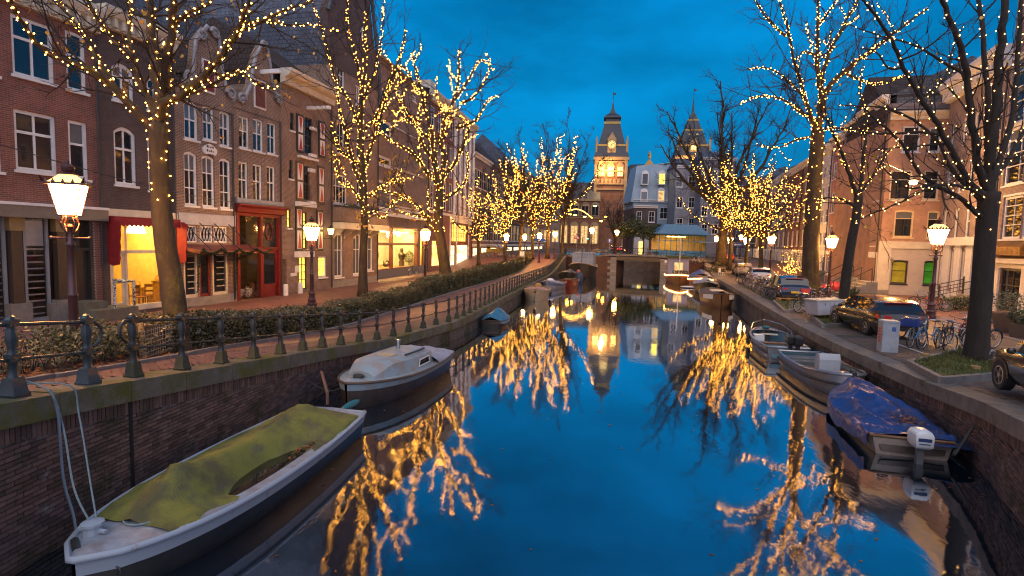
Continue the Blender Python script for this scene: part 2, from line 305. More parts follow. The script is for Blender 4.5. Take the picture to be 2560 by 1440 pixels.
def quay(Q,label,d0,d1,na,nb,cm,capw,cth,slab):
    T=thing('quay_wall',label,'quay wall')
    zt=lambda d:Q.z(d)-cth
    def wall(name,m,a,c,off):
        b=MB(); n=max(1,int((c-a)/.8)); vs=[]; fs=[]
        for i in range(n+1):
            d=a+(c-a)*i/n; x,y,_=Q.at(d,off); vs+= [(x,y,WZ-.9),(x,y,zt(d)+.01)]
        for i in range(n): fs.append((2*i,2*i+1,2*i+3,2*i+2)[::Q.sg])
        b.add(vs,fs); b.obj(name,m,T)
    wall('mortar_bed',M_MORT,na,nb,.085); wall('brick_face',M_QTEX,nb,d1,.06); wall('brick_face',M_QTEX,d0,na,.06)
    L=[]; H=.0665; BL=.222; d=na; rnd=random.Random(3)
    k=0; z=WZ-.05
    while z<.85:
        d=na+(BL/2 if k%2 else 0)+rnd.uniform(-.02,.02)
        while d<nb:
            if z+H<zt(d)-.235+rnd.uniform(0,.02):
                L.append((d+BL/2,z+H/2,BL-.014,H-.013,0))
            d+=BL
        z+=H; k+=1
    d=na
    while d<nb: L.append((d+.035,zt(d)-.117,.058,.215,1)); d+=.072
    R=[]
    for (d,z,bl,bh,so) in L:
        x,y,a=Q.at(d,.085+.012-rnd.uniform(.02,.034)); 
        R.append((-pxm((x,y,z)),x,y,z,a,bl,bh))
    R.sort(); ub=unitbox(M_BRK); rest=MB()
    for i,(q,x,y,z,a,bl,bh) in enumerate(R):
        sl=rnd.uniform(-.01,.01)
        if i<300: mko('brick',ub,T,(x,y,z),(0,sl,a),(bl,.05,bh))
        else:
            rest.M=Matrix.Translation((x,y,z))@Matrix.Rotation(a,4,'Z')@Matrix.Rotation(sl,4,'Y'); rest.box(-bl/2,bl/2,-.025,.025,-bh/2,bh/2)
    rest.M=None
    if rest.v: rest.obj('brickwork',M_BRK,T,kind='stuff')
    d=d0; i=0
    while d<d1-.3:
        ln=slab*rnd.uniform(.8,1.25) if d<60 else slab*2
        e=min(d1,d+ln); b=MB(); xs=[]
        for q in (d+.006,e-.006):
            for t in (-.03,capw):
                x,y,_=Q.at(q,t); z=Q.z(q); xs.append((x,y,z))
        jz=rnd.uniform(-.008,.012); vs=[(p[0],p[1],p[2]+h) for h in (-cth,.03+jz) for p in (xs[0],xs[2],xs[3],xs[1])]
        b.add(vs,[(0,3,2,1),(4,5,6,7),(0,1,5,4),(1,2,6,5),(2,3,7,6),(3,0,4,7)]); b.obj('coping_stone',cm,T); d=e
    return T
nl0,nl1=QL.sd(-6.3,5.6),QL.sd(-4.95,17.2); nr0,nr1=QR.sd(8.1,8.0),QR.sd(11.5,19)
TQL=quay(QL,'dark brick canal wall under the long iron railing',0,QL.len,nl0,nl1,M_COPE,.5,.3,1.25)
TQR=quay(QR,'brick canal wall with grey coping below the parked cars',0,QR.len,nr0,nr1,M_COPR,.62,.3,1.15)
# dark expansion joint and outlet in the left wall
for q,w_ in ((QL.sd(-6.0,8.75),.05),):
    x,y,a=QL.at(q,.05); mko('joint_gap',unitbox(mat('joint_dark',(.006,.006,.006),.9)),TQL,(x,y,-.2),(0,0,a),(w_,.06,1.85))
# walkway with pavers
M_PAV=mat('paver',(.17,.085,.068),.75,(.12,.068,.058),5,.4,50,isl=.25)
M_PAVR=mat('paver_grey',(.15,.10,.078),.75,(.10,.072,.058),5,.4,50,isl=.25); moss(M_PAVR,.25,(.05,.055,.014),zs=.9)
M_SAND=mat('joint_sand',(.05,.045,.04),.9)
def pavers(Q,parent,d0,d1,t0,t1,m,dz):
    L=[]; rnd=random.Random(5); nt=int((t1-t0)/.1); r=0
    d=d0
    while d<d1:
        for j in range(int((t1-t0)/.205)+1):
            t=t0+j*.205+(.1 if r%2 else 0)
            if t+.2<t1+.05: L.append((d,t))
        d+=.105; r+=1
    R=[]
    for d,t in L:
        x,y,a=Q.at(d,t+.1); z=zgr(x,y,Q.side)+dz+rnd.uniform(-.004,.004); R.append((-pxm((x,y,z)),x,y,z,a))
    R.sort(); ub=unitbox(m); rest=MB()
    for i,(q,x,y,z,a) in enumerate(R):
        if i<300: mko('paver',ub,parent,(x,y,z),(rnd.uniform(-.02,.02),rnd.uniform(-.02,.02),a),(.098,.198,.03))
        else:
            rest.M=Matrix.Translation((x,y,z))@Matrix.Rotation(a,4,'Z'); rest.box(-.049,.049,-.099,.099,-.015,.015)
    rest.M=None; rest.obj('paving',m,parent,kind='stuff')
KB=[G(*p) for p in ((0,972),(125,950),(235,932),(430,897),(560,872),(750,841),(880,813),(960,788),(1010,773))]
kl=[(p.x,p.y) for p in KB]
KL=Poly([(kl[0][0]+.5,kl[0][1]-3)]+kl+[(-4.5,35.5),(-3.5,41),(-1.3,53),(.5,63.5),(3.2,79)],'L')
wk=strip(QL,'walkway',brickm('walkway_bricks',(.16,.08,.064),(.115,.064,.054),(.05,.042,.036),.2,.1,.012,'xy',.8,.7,.3,rot=-.15),QL.sd(-4.9,17),QL.len-6,.45,1.75,.012,kind='structure')
wk2=strip(QL,'walkway_near',M_SAND,1,QL.sd(-4.9,17)+.02,.45,1.75,.002,kind='structure'); pavers(QL,wk2,QL.sd(-6.2,6.3),QL.sd(-4.9,17),.52,1.6,M_PAV,.008)
strip(KL,'planting_bed',mat('soil',(.035,.022,.014),.95,(.07,.04,.02),6,.8,30),0,KL.len,.06,1.5,.03,kind='structure')
T=thing('planter_kerb','low grey stone kerb edging the hedge bed beside the railing','kerb')
d=0
rk=random.Random(2); M_KERB=mat('kerb_stone',(.22,.205,.20),.75,(.15,.14,.135),4,.4,30,isl=.12)
while d<KL.len-1:
    ln=1.0 if d<30 else 2.; x,y,a=KL.at(d+ln/2,0); xa_,ya_,_q=KL.at(d,0); xb_,yb_,_q=KL.at(d+ln,0); mko('kerb_stone',unitbox(M_KERB),T,(x,y,zgr(x,y,'L')-.03),(0,-math.atan2(zgr(xb_,yb_,'L')-zgr(xa_,ya_,'L'),ln),a),(ln-.012,.12,.24)); d+=ln
pav_r=strip(QR,'quay_pavement',M_SAND,QR.sd(8.3,8.3),QR.sd(12.0,22),.6,3.4,.002,kind='structure',nt=4); pavers(QR,pav_r,QR.sd(8.5,8.8),QR.sd(11.8,21),.64,3.3,M_PAVR,.008)
# painted bay lines and far pavement edge on the right
WL=mat('road_paint',(.6,.6,.58),.6,(.4,.39,.37),9)
strip(QR,'bay_line',WL,QR.sd(10.9,15.6),QR.sd(12.6,24.4),2.15,2.25,.03,kind='structure')
strip(QR,'pavement_edge',mat('edge_stone',(.3,.28,.25),.8,(.2,.19,.17),4),QR.sd(9,9.5),QR.sd(26,75),7.5,7.68,.02,kind='structure')
strip(QR,'carriageway',brickm('carriage_bricks',(.27,.125,.10),(.20,.10,.085),(.11,.075,.065),.2,.1,.012,'xy',.7,.65,.35,rot=1.2),QR.sd(7,5.5),QR.sd(27,79),7.68,13,.013,nt=3,kind='structure')
# ---------------------------------------------------------------- house building kit
class Plane:
    def __init__(s,x,y,th,side='L',zb=-.3):
        s.A=V((x,y,0)); t=R_(th); s.side=side; s.zb=zb
        s.d=V((math.sin(t),math.cos(t),0)) if side=='L' else V((-math.sin(t),-math.cos(t),0))
        s.n=V((-s.d.y,s.d.x,0)); s.rot=math.atan2(s.d.y,s.d.x)
    def sz(s,px,py,off=0):
        r=ray(px,py); A=s.A-s.n*off; t=((A-CAM).dot(s.n))/(r.dot(s.n)); p=CAM+r*t
        return (p-A).dot(s.d),p.z
PANES={}
def paneme(m):
    if m.name not in PANES: PANES[m.name]=MB().quad((-.5,0,-.5),(.5,0,-.5),(.5,0,.5),(-.5,0,.5)).mesh('pane_'+m.name,m)
    return PANES[m.name]
class Bld:
    def __init__(s,P,name,label,cat,a,b,group=None,zt=None):
        s.P=P; s.s0=a if isinstance(a,(int,float)) else P.sz(*a)[0]; s.s1=b if isinstance(b,(int,float)) else P.sz(*b)[0]
        s.W=s.s1-s.s0; o=P.A+P.d*s.s0; s.o=o
        s.T=thing(name,label,cat,(o.x,o.y,0),P.rot,group); s.holes=[]; s.ex=[]; s.M=Matrix.Translation(o)@Matrix.Rotation(P.rot,4,'Z')
    def xz(s,px,py,off=0):
        q=s.P.sz(px,py,off); return q[0]-s.s0,q[1]
    def R(s,b,off=0):
        if len(b)==5: return b[:4]     # already metres: (x0,x1,z0,z1,'m')
        x0,z1=s.xz(b[0],b[1],off); x1,z0=s.xz(b[2],b[3],off); return x0,x1,z0,z1
    def w(s,x,y,z): return s.M@V((x,y,z))
    def part(s,name,b,y0,y1,m,off=None,parent=None,**k):
        x0,x1,z0,z1=s.R(b,max(0,-y0) if off is None else off); return MB().box(x0,x1,y0,y1,z0,z1).obj(name,m,parent or s.T,**k)
    def wall(s,m,zt,dep=9,zb=None,name='wall',top=None):
        zb=s.P.zb-.4 if zb is None else zb; H=s.holes; W=s.W; b=MB()
        xs=sorted({0,W}|{min(W,max(0,v)) for h in H for v in h[:2]}); zs=sorted({zb,zt}|{min(zt,max(zb,v)) for h in H for v in h[2:4]})
        for i in range(len(xs)-1):
            for j in range(len(zs)-1):
                xa,xb,za,zc=xs[i],xs[i+1],zs[j],zs[j+1]; cx,cz=(xa+xb)/2,(za+zc)/2
                if xb-xa<1e-4 or zc-za<1e-4: continue
                if not any(h[0]<cx<h[1] and h[2]<cz<h[3] for h in H): b.quad((xa,0,za),(xb,0,za),(xb,0,zc),(xa,0,zc))
        for h in H:
            x0,x1,z0,z1=h[:4]; d=h[4] if len(h)>4 else .2
            b.quad((x0,0,z0),(x0,d,z0),(x0,d,z1),(x0,0,z1)); b.quad((x1,d,z0),(x1,0,z0),(x1,0,z1),(x1,d,z1)); b.quad((x0,0,z1),(x0,d,z1),(x1,d,z1),(x1,0,z1)); b.quad((x0,d,z0),(x0,0,z0),(x1,0,z0),(x1,d,z0))
        b.quad((0,dep,zb),(0,0,zb),(0,0,zt),(0,dep,zt)); b.quad((W,0,zb),(W,dep,zb),(W,dep,zt),(W,0,zt)); b.quad((W,dep,zb),(0,dep,zb),(0,dep,zt),(W,dep,zt)); b.quad((0,0,zt),(W,0,zt),(W,dep,zt),(0,dep,zt))
        for pts,d in s.ex: b.prism(pts,'y',.0,d)
        if zt>7: MB().tube([(s.W-.12,-.09,zb+.5),(s.W-.12,-.09,zt-.1)],.05,6).obj('drainpipe',DRK,s.T)
        return b.obj(name,m,s.T)
    def win(s,b,fc=None,v=(.5,),h=(.5,),g=None,arch=0,fr=.07,sill=1,dep=.13,bar=.035,sc=None,hole=True,gl=None,up=None,lint=None,name='window'):
        fc=fc or WHT; g=g or GL; x0,x1,z0,z1=s.R(b)
        if x1<x0: x0,x1=x1,x0
        if hole: s.holes.append((x0,x1,z0,z1,.22)); y=dep
        else: y=-.02
        ww,hh=x1-x0,z1-z0; f=MB(); 
        f.box(x0,x0+fr,y-.05,y+.05,z0,z1); f.box(x1-fr,x1,y-.05,y+.05,z0,z1); f.box(x0+fr,x1-fr,y-.05,y+.05,z0,z0+fr)
        xs=[x0+fr]+[x0+ww*t for t in v]+[x1-fr]; zs=[z0+fr]+[z0+hh*t for t in h]+[z1-fr]
        f.box(x0+fr,x1-fr,y-.05,y+.05,z1-fr,z1)
        if arch:
            n=8; arc=[(x0+ww*i/n,z1-arch*(2*i/n-1)**2) for i in range(n+1)]
            s.ex.append(([(x0,z1+.002)]+[(x1,z1+.002)]+arc[::-1],.2)); f.prism([(p[0],p[1]-.004) for p in arc]+[(p[0],p[1]-fr*1.3) for p in arc[::-1]],'y',y-.055,y+.055)
        for t in v: f.box(x0+ww*t-bar/2,x0+ww*t+bar/2,y-.03,y+.03,z0+fr,z1-fr)
        for t in h: f.box(x0+fr,x1-fr,y-.04,y+.032,z0+hh*t-bar*.7,z0+hh*t+bar*.7)
        if lint is not None: f.box(x0-.05,x1+.05,-.03,.1,z1,z1+.12)
        if g is GL and up is None and name=='window' and RN.random()<.3: up=GLB
        o=f.obj(name,fc,s.T); pm=paneme(g); pu=paneme(up) if up else pm
        for i in range(len(xs)-1):
            for j in range(len(zs)-1):
                mko('pane',pu if j==len(zs)-2 and up else pm,o,((xs[i]+xs[i+1])/2,y+.01,(zs[j]+zs[j+1])/2),(RN.uniform(-.008,.008),0,RN.uniform(-.012,.012)),(xs[i+1]-xs[i],1,zs[j+1]-zs[j]))
        if sill: MB().box(x0-.06,x1+.06,-.09,.12,z0-.1,z0-.003).obj('sill',sc or fc,o)
        return o
    def cornice(s,z,m,h=.5,out=.4,x0=None,x1=None,name='cornice',br=0,bm=None):
        x0=-.02 if x0 is None else x0; x1=s.W+.02 if x1 is None else x1; b=MB()
        b.prism([(0,z),(-out*.35,z),(-out*.4,z+h*.4),(-out*.8,z+h*.55),(-out,z+h*.8),(-out,z+h),(0,z+h)],'x',x0,x1)
        o=b.obj(name,m,s.T)
        if br:
            me=MB().box(-.07,.07,-out*.7,-out*.36,h*.05,h*.5).mesh('bracket',bm or m)
            for i in range(br): mko('bracket',me,o,(x0+(x1-x0)*(i+.5)/br,0,z))
        return o
    def roof(s,z,ridge,m,dep=9,over=.1,name='roof',hip=0):
        b=MB(); W=s.W; h=hip; b.box(.02,W-.02,.45,dep-.02,z-.95,z+.003)
        b.quad((-over,-.05,z),(W+over,-.05,z),(W+over-h,dep*.5,z+ridge),(-over+h,dep*.5,z+ridge)); b.quad((W+over,dep,z),(-over,dep,z),(-over+h,dep*.5,z+ridge),(W+over-h,dep*.5,z+ridge))
        b.add([(-over,0,z),(-over+h,dep*.5,z+ridge),(-over,dep,z)],[(0,1,2)]); b.add([(W+over,0,z),(W+over,dep,z),(W+over-h,dep*.5,z+ridge)],[(0,1,2)])
        return b.obj(name,m,s.T)
    def chimney(s,x,y,z0,z1,w=.6,parent=None):
        b=MB().box(x-w/2,x+w/2,y-.35,y+.35,z0,z1).box(x-w/2-.06,x+w/2+.06,y-.41,y+.41,z1,z1+.12)
        for q in (-.15,.15): b.lathe([(.1,z1+.12),(.08,z1+.5)],8,(x+q,y,0))
        b.obj('chimney',BR_DK,parent or s.T)
    def gable(s,pts,m,th=.35,name='gable'):
        return MB().prism(pts,'y',-.004,th).obj(name,m,s.T)
    def room(s,x0,x1,z0,z1,dep,wm,fm,y0=.22):
        b=MB(); y1=y0+dep
        b.quad((x0,y1,z0),(x1,y1,z0),(x1,y1,z1),(x0,y1,z1)); b.quad((x0,y0,z0),(x0,y1,z0),(x0,y1,z1),(x0,y0,z1)); b.quad((x1,y1,z0),(x1,y0,z0),(x1,y0,z1),(x1,y1,z1)); b.quad((x0,y0,z1),(x0,y1,z1),(x1,y1,z1),(x1,y0,z1))
        b.quad((x0,y0,z0),(x1,y0,z0),(x1,y1,z0),(x0,y1,z0),1); return b.obj('interior',[wm,fm],s.T)
    def lampstrip(s,x0,x1,y,z,m,name='ceiling_light'):
        return MB().box(x0,x1,y,y+.25,z-.06,z-.02).obj(name,m,s.T)
BR_DK=brickm('brick_dark',(0.102,0.058,0.050),(0.072,0.043,0.040),(0.102,0.094,0.090))
BR_RED=brickm('brick_red',(0.253,0.071,0.041),(0.161,0.051,0.032),(0.230,0.172,0.149),bh=.072,bw=.22)
BR_BRN=brickm('brick_brown',(.225,.122,.075),(.145,.08,.054),(.36,.31,.26),bh=.072,bw=.22)
BR_PUR=brickm('brick_purple',(.225,.155,.155),(.16,.112,.118),(.36,.32,.32),bh=.072,bw=.22)
BR_TAN=brickm('brick_tan',(.46,.235,.145),(.37,.185,.12),(.42,.30,.22),bh=.062,bw=.2)
BR_WHT=brickm('brick_white',(.56,.49,.43),(.51,.45,.40),(.44,.39,.34),bh=.062,bw=.2,stain=.15)
TILE=brickm('roof_tiles',(.06,.04,.036),(.045,.032,.03),(.015,.012,.012),.25,.3,.02,'xz',1.0)
SLT=brickm('slates',(.10,.125,.17),(.075,.095,.135),(.04,.048,.065),.32,.26,.02,'xz',.8)
SHOPGL=clear('shop_glass'); GREYP=mat('grey_paint',(.30,.31,.33),.5,(.24,.25,.27),3); BLUEP=mat('bluegrey_paint',(.36,.38,.46),.5,(.30,.32,.40),3)
INW=mat('shop_wall',(.74,.58,.22),.8); INF=mat('shop_floor',(.3,.17,.07),.5); INWC=mat('shop_wall_pale',(.72,.68,.5),.8)
SHL=emis('shop_lamp',(1,.58,.12),45); SHLC=emis('shop_lamp_pale',(1,.70,.26),75); BLIND=mat('blind_white',(.5,.5,.5),.6)
def objin(F,name,label,cat,x,y,z,mb,m,rot=0,smooth=40,group=None):
    p=F.w(x,y,z); o=mb.obj(name,m,None,smooth=smooth,label=label,category=cat,group=group); o.location=p; o.rotation_euler=(0,0,F.P.rot+rot); return o
# ================================================================= left row
P1=Plane(-14.05,33.61,15.5); P2=Plane(-14.05,33.61,12.2)
# --- red brick house at the left edge
F=Bld(P1,'brick_house','red brick canal house with wide white framed windows above a slatted grey shopfront','house',(-170,600),(255,500))
zt=F.xz(245,88)[1]
for b in ((25,30,138,212),(33,270,145,436)): F.win(b,v=(.5,),h=(.64,),fr=.12,bar=.07)
for b in ((162,72,218,235),(169,298,223,450)): F.win(b,v=(),h=(.6,),fr=.12,bar=.06)
F.win((-75,255,6,430),v=(.5,),h=(.64,),fr=.12); F.win((-100,-10,-5,190),v=(.5,),h=(.64,),fr=.12)
x0,zs=F.xz(0,540); xd,_=F.xz(252,540); F.holes.append((F.W-5.6,F.W-.35,-.3,zs,.5))
xs0=F.W-5.6; F.wall(BR_RED,zt); F.cornice(zt,CRM,.95,.6,br=14)
MB().box(xs0-.5,F.W+.02,-.30,.0,zs-.02,zs+.42).obj('shop_fascia',mat('fascia_grey',(.16,.135,.11),.5),F.T); MB().box(xs0-.5,F.W+.03,-.34,.0,zs+.42,zs+.52).obj('fascia_ledge',WHT,F.T)
F.room(xs0,F.W-.35,-.3,zs,3,mat('dark_room',(.10,.085,.07),.8),INF,.52)
sg=MB().quad((xs0,.28,-.3),(F.W-.35,.28,-.3),(F.W-.35,.28,zs),(xs0,.28,zs)).obj('shop_window',SHOPGL,F.T)
BRNP=mat('brown_pillar',(.05,.034,.024),.4); TRV=mat('travertine',(.25,.22,.19),.6,(.19,.17,.15),6)
for i,(a,c) in enumerate(((28,55),(143,166))):
    xa,_=F.xz(a,600); xb,_=F.xz(c,600); MB().box(xa,xb,.0,.26,.5,zs).obj('pillar',BRNP,F.T); MB().box(xa-.15,xb+.2,-.08,.26,-.4,.62).obj('pillar_base',TRV,F.T); MB().box(xa-.06,xb+.08,-.04,.26,zs-.5,zs-.02).obj('pillar_capital',mat('gilt_wood',(.22,.16,.07),.5),F.T)
for a,c in ((-40,24),(68,131)):
    xa,_=F.xz(a,600); xb,_=F.xz(c,600); f=MB()
    for q in (xa,xb-.09): f.box(q,q+.09,.2,.3,-.1,zs)
    f.box(xa,xb,.2,.3,-.2,0); fo=f.obj('shop_window_frame',GREYP,F.T)
    for k in range(13): mko('blind_slat',unitbox(BLIND),fo,((xa+xb)/2,.42,.12+k*.245),None,(xb-xa-.1,.02,.055))
    MB().box(xa+.1,xb-.12,.3,.34,zs-1.05,zs-.12).obj('lightbox',mat('panel_pale',(.5,.52,.56),.5),fo)
xa,_=F.xz(186,640); xb,_=F.xz(226,640)
d=MB().box(xa-.15,xa,.0,.3,.3,zs).box(xb,xb+.12,.0,.3,.3,zs).box(xa,xb,.05,.3,2.5,2.62).obj('door_frame',DRK,F.T); MB().box(xa,xb,.2,.26,.5,2.5).obj('door',mat('dark_door',(.04,.03,.024),.35),d)
MB().box(xb+.14,F.W-.36,-.01,.3,.3,zs).obj('door_pier',BR_BRN,F.T); MB().box(xa-.9,F.W-.38,-.02,.3,-.4,.5).obj('stone_plinth',TRV,F.T)
p0=F.xz(200,742,.9)
st=MB().box(xa-.2,F.W+.35,-1.35,-.02,-.45,.22).box(xa-.2,F.W-.5,-.75,-.03,.2,.5)
o=st.obj('stoop',mat('stoop_stone',(.16,.15,.11),.85,(.11,.10,.075),3,.4,25),F.T)
rl=MB(); 
for q in (F.W-.55,F.W+.28): rl.tube([(q,-1.2,.2),(q,-1.2,1.28)],.05,8)
rl.tube([(F.W-.6,-1.2,1.28),(F.W+.3,-1.2,1.28)],.05,8).tube([(F.W+.28,-1.2,1.28),(F.W+.28,-.1,1.28)],.045,8)
STK=mat('stickered_rail',(.6,.6,.6),.5,(.05,.05,.05),14,lo=.46,hi=.54); rl.obj('railing',STK,F.T)
F.roof(zt+.9,3,TILE)
B1=F
# --- dark house with arched windows and lit antique shop
F=Bld(P1,'dark_house','narrow dark brick house with arched windows over a red awning shop glowing yellow','house',(255.5,500),(440,500))
zt=F.xz(425,100)[1]-.6
F.win((283,312,343,466),v=(.5,),h=(.62,),arch=.25,fr=.12,bar=.07); F.win((368,330,418,480),v=(.5,),h=(.62,),arch=.25,fr=.12,bar=.07)
F.win((278,150,336,262),v=(.5,),h=(.62,),arch=.25,fr=.12,bar=.07); F.win((366,185,412,285),v=(.5,),h=(.62,),arch=.25,fr=.12,bar=.07)
zs=F.xz(300,541)[1]; xa=F.xz(275,660)[0]; xb=F.W-.15; F.holes.append((xa,xb,-.15,zs,.35)); F.wall(BR_DK,zt); F.cornice(zt,CRM,.8,.6,br=10)
MB().box(xa-.1,F.W-.04,-.12,.0,zs,zs+.3).obj('shop_cornice',CRM,F.T)
F.room(xa,xb,-.15,zs,3.4,INW,INF,.36)
f=MB(); zm=F.xz(300,735)[1]; xm=F.xz(316,660)[0]; zt_=F.xz(300,630)[1]
for q in (xa,xm,xb-.1): f.box(q,q+.1,.06,.2,-.15,zs)
f.box(xa,xb,.06,.2,zt_-.07,zt_+.07).box(xm,xb,.06,.2,-.15,.1).box(xa,xb,.06,.2,zs-.1,zs)
fo=f.obj('shop_window_frame',CRM,F.T); MB().quad((xm,.13,.1),(xb,.13,.1),(xb,.13,zs),(xm,.13,zs)).obj('shop_window',SHOPGL,fo)
db=MB(); 
for q in (xa+.1,xm-.12): db.box(q,q+.12,.09,.17,-.15,zt_-.07)
db.box(xa+.1,xm,.09,.17,zt_-.2,zt_-.07).box(xa+.1,xm,.09,.17,-.15,.25); dbo=db.obj('shop_door',CRM,fo); 
F.lampstrip(xa+.3,xb-.3,1.4,zs,SHL); F.lampstrip(xa+.3,xb-.3,.45,zs,SHL)
AWN=mat('red_awning',(.28,.012,.014),.8,(.20,.01,.012),5); aw=MB(); n=16
za=F.xz(290,545)[1]
aw.box(xa-.05,xb+.05,-.35,-.05,za-.05,za+.06)
for sx in (xa-.1,xb+.02):
    pts=[(-.02,za+.05),(-.75,za-.15)]+[(-.75+.03*(k%2)+.12*k/8,za-.25-.24*k) for k in range(8)]+[(-.28,za-2.0),(-.02,za-1.9)]
    aw.prism(pts,'x',sx,sx+.05)
for k in range(n):
    q=xa+(xb-xa)*k/n; q2=xa+(xb-xa)*(k+1)/n; aw.quad((q,-.36,za),(q2,-.36,za),(q2,-.42,za-.28),(q,-.42,za-.28)); aw.add([(q,-.42,za-.28),(q2,-.42,za-.28),((q+q2)/2,-.425,za-.36)],[(0,1,2)])
aw.obj('awning',AWN,F.T); F.roof(zt+.75,3,TILE)
# goods in the lit shop
GOLD=mat('gilt_frame',(.5,.26,.05),.35,metal=.5); 
px0,pz1=F.xz(322,638,-3); px1,pz0=F.xz(383,697,-3)
o=objin(F,'painting','landscape painting in a gilt frame on the yellow shop wall','painting',0,0,0,MB().box(px0,px1,3.6,3.68,pz0,pz1),[GOLD]); o.location=F.w(0,0,0)
c=MB().quad((px0+.1,3.59,pz0+.1),(px1-.1,3.59,pz0+.1),(px1-.1,3.59,pz1-.1),(px0+.1,3.59,pz1-.1)).obj('canvas',mat('canvas',(.22,.06,.02),.6,(.10,.11,.03),2.2),o)
lx,lz=F.xz(340,568,-1.2); lp=MB().loft([[(-.28,-.28,-.28),(.28,-.28,-.28),(.28,.28,-.28),(-.28,.28,-.28)],[(-.18,-.18,.2),(.18,-.18,.2),(.18,.18,.2),(-.18,.18,.2)]])
objin(F,'pendant_lamp','square lantern hanging in the yellow lit shop','lamp',lx,1.2,lz,lp,[emis('pendant_glow',(1,.8,.4),6)])
WD2=mat('antique_wood',(.30,.13,.035),.4,(.2,.08,.02),5)
def chair_mb():
    m_=MB(); m_.box(-.22,.22,-.22,.22,.43,.48)
    for a in (-.19,.19):
        for c_ in (-.19,.19): m_.box(a-.02,a+.02,c_-.02,c_+.02,0,.44)
        m_.box(a-.02,a+.02,.17,.21,.45,1.0)
    m_.box(-.2,.2,.17,.2,.85,1.0).box(-.2,.2,.17,.2,.62,.7); return m_
for i,(px,yy,rr,lb) in enumerate(((352,.9,.3,'antique wooden chair in the yellow shop window facing the street'),(375,1.4,2.4,'antique wooden chair turned away beside the gilt cabinet in the yellow shop'),(330,1.7,1.2,'antique wooden chair standing behind the shop door in the yellow shop'))):
    x_=F.xz(px,740,-yy)[0]; objin(F,'antique_chair',lb,'chair',x_,yy,-.14,chair_mb(),WD2,rr,group='antique chairs in the shop')
x_=F.xz(400,740,-.9)[0]; cb=MB().box(-.3,.3,-.2,.2,0,1.1).box(-.34,.34,-.24,.24,1.1,1.16).lathe([(.3,1.16),(.24,1.35),(.1,1.5),(.05,1.62),(.0,1.7)],10); objin(F,'antique_cabinet','domed gilt cabinet in the yellow shop window','cabinet',x_,.8,-.14,cb,mat('gilt_cabinet',(.42,.24,.06),.4,(.25,.12,.03),8))
x_=F.xz(365,740,-2.2)[0]; tb=MB().box(-.6,.6,-.35,.35,.74,.79)
for a in (-.5,.5):
    for c_ in (-.28,.28): tb.lathe([(.04,0),(.05,.3),(.03,.5),(.045,.74)],6,(a,c_,0))
for k in range(7): tb.lathe([(.05+.03*(k%2),.79),(.09,.92),(.04,1.0+.08*(k%3))],8,(-.5+k*.16,.1*(k%2),0))
objin(F,'side_table','long table crowded with brass pots in the yellow shop','table',x_,2.1,-.14,tb,mat('brass',(.45,.25,.07),.35,metal=.4))
# --- neck gable house
STW=mat('carved_stone',(.36,.36,.38),.7,(.22,.22,.23),5,.6,18)
def volutes(F,pts,m,r=.1,name='gable_trim'):
    b=MB(); b.tube([(x,-.06,z) for x,z in pts],r*.75,6); return b.obj(name,m,F.T)
def scroll(F,x,z,r,m,fl=1):
    b=MB(); b.tube([(x+fl*(r*(1-k/22))*math.cos(k*.55),-.14,z+(r*(1-k/22))*math.sin(k*.55)) for k in range(19)],[.11*(1-k/28) for k in range(19)],6); b.ball((x,-.14,z),r*.35); return b.obj('scroll',m,F.T,smooth=60)
F=Bld(P1,'neck_gable_house','brown brick neck gable house with white scrolls and lattice shop windows','house',(440.5,500),(585,500))
for k,(a,c,d,e_) in enumerate(((459,248,496,353),(506,260,536,354),(548,274,576,369))): F.win((a,c,d,e_),v=(.5,),h=(.52,),arch=.12,up=GLB,fr=.1,bar=.05)
for (a,c,d,e_) in ((459,376,495,515),(504,386,538,519),(548,394,578,523)): F.win((a,c,d,e_),v=(.5,),h=(.33,.66),arch=.12,fr=.1,bar=.04)
zs=F.xz(460,606)[1]; zl=F.xz(460,545)[1]; xa=F.xz(459,660)[0]; xb=F.xz(570,660)[0]
ze=F.xz(450,236)[1]; ex=[F.xz(*p) for p in ((442,236),(452,205),(478,200),(487,100),(515,66),(545,95),(552,165),(562,215),(584,250))]
ex[0]=(0,ex[0][1]); ex[-1]=(F.W,ex[-1][1]-.3)
zw=min(ex[0][1],ex[-1][1])-.05
F.gable([(0,zw)]+ex+[(F.W,zw)],BR_BRN); volutes(F,ex[1:4],STW,.12); volutes(F,ex[3:6],STW,.16); volutes(F,ex[5:8],STW,.12)
scroll(F,*F.xz(468,195),.36,STW); scroll(F,*F.xz(572,235),.32,STW,-1); scroll(F,*F.xz(500,90),.26,STW); scroll(F,*F.xz(532,84),.26,STW,-1)
hx0,hz1=F.xz(507,150); hx1,hz0=F.xz(533,232); MB().box(hx0-.08,hx1+.08,-.06,.0,hz0-.1,hz1+.08).obj('hatch_frame',WHT,F.T); MB().box(hx0,hx1,-.09,-.065,hz0,hz1).obj('hatch_door',REDP,F.T)
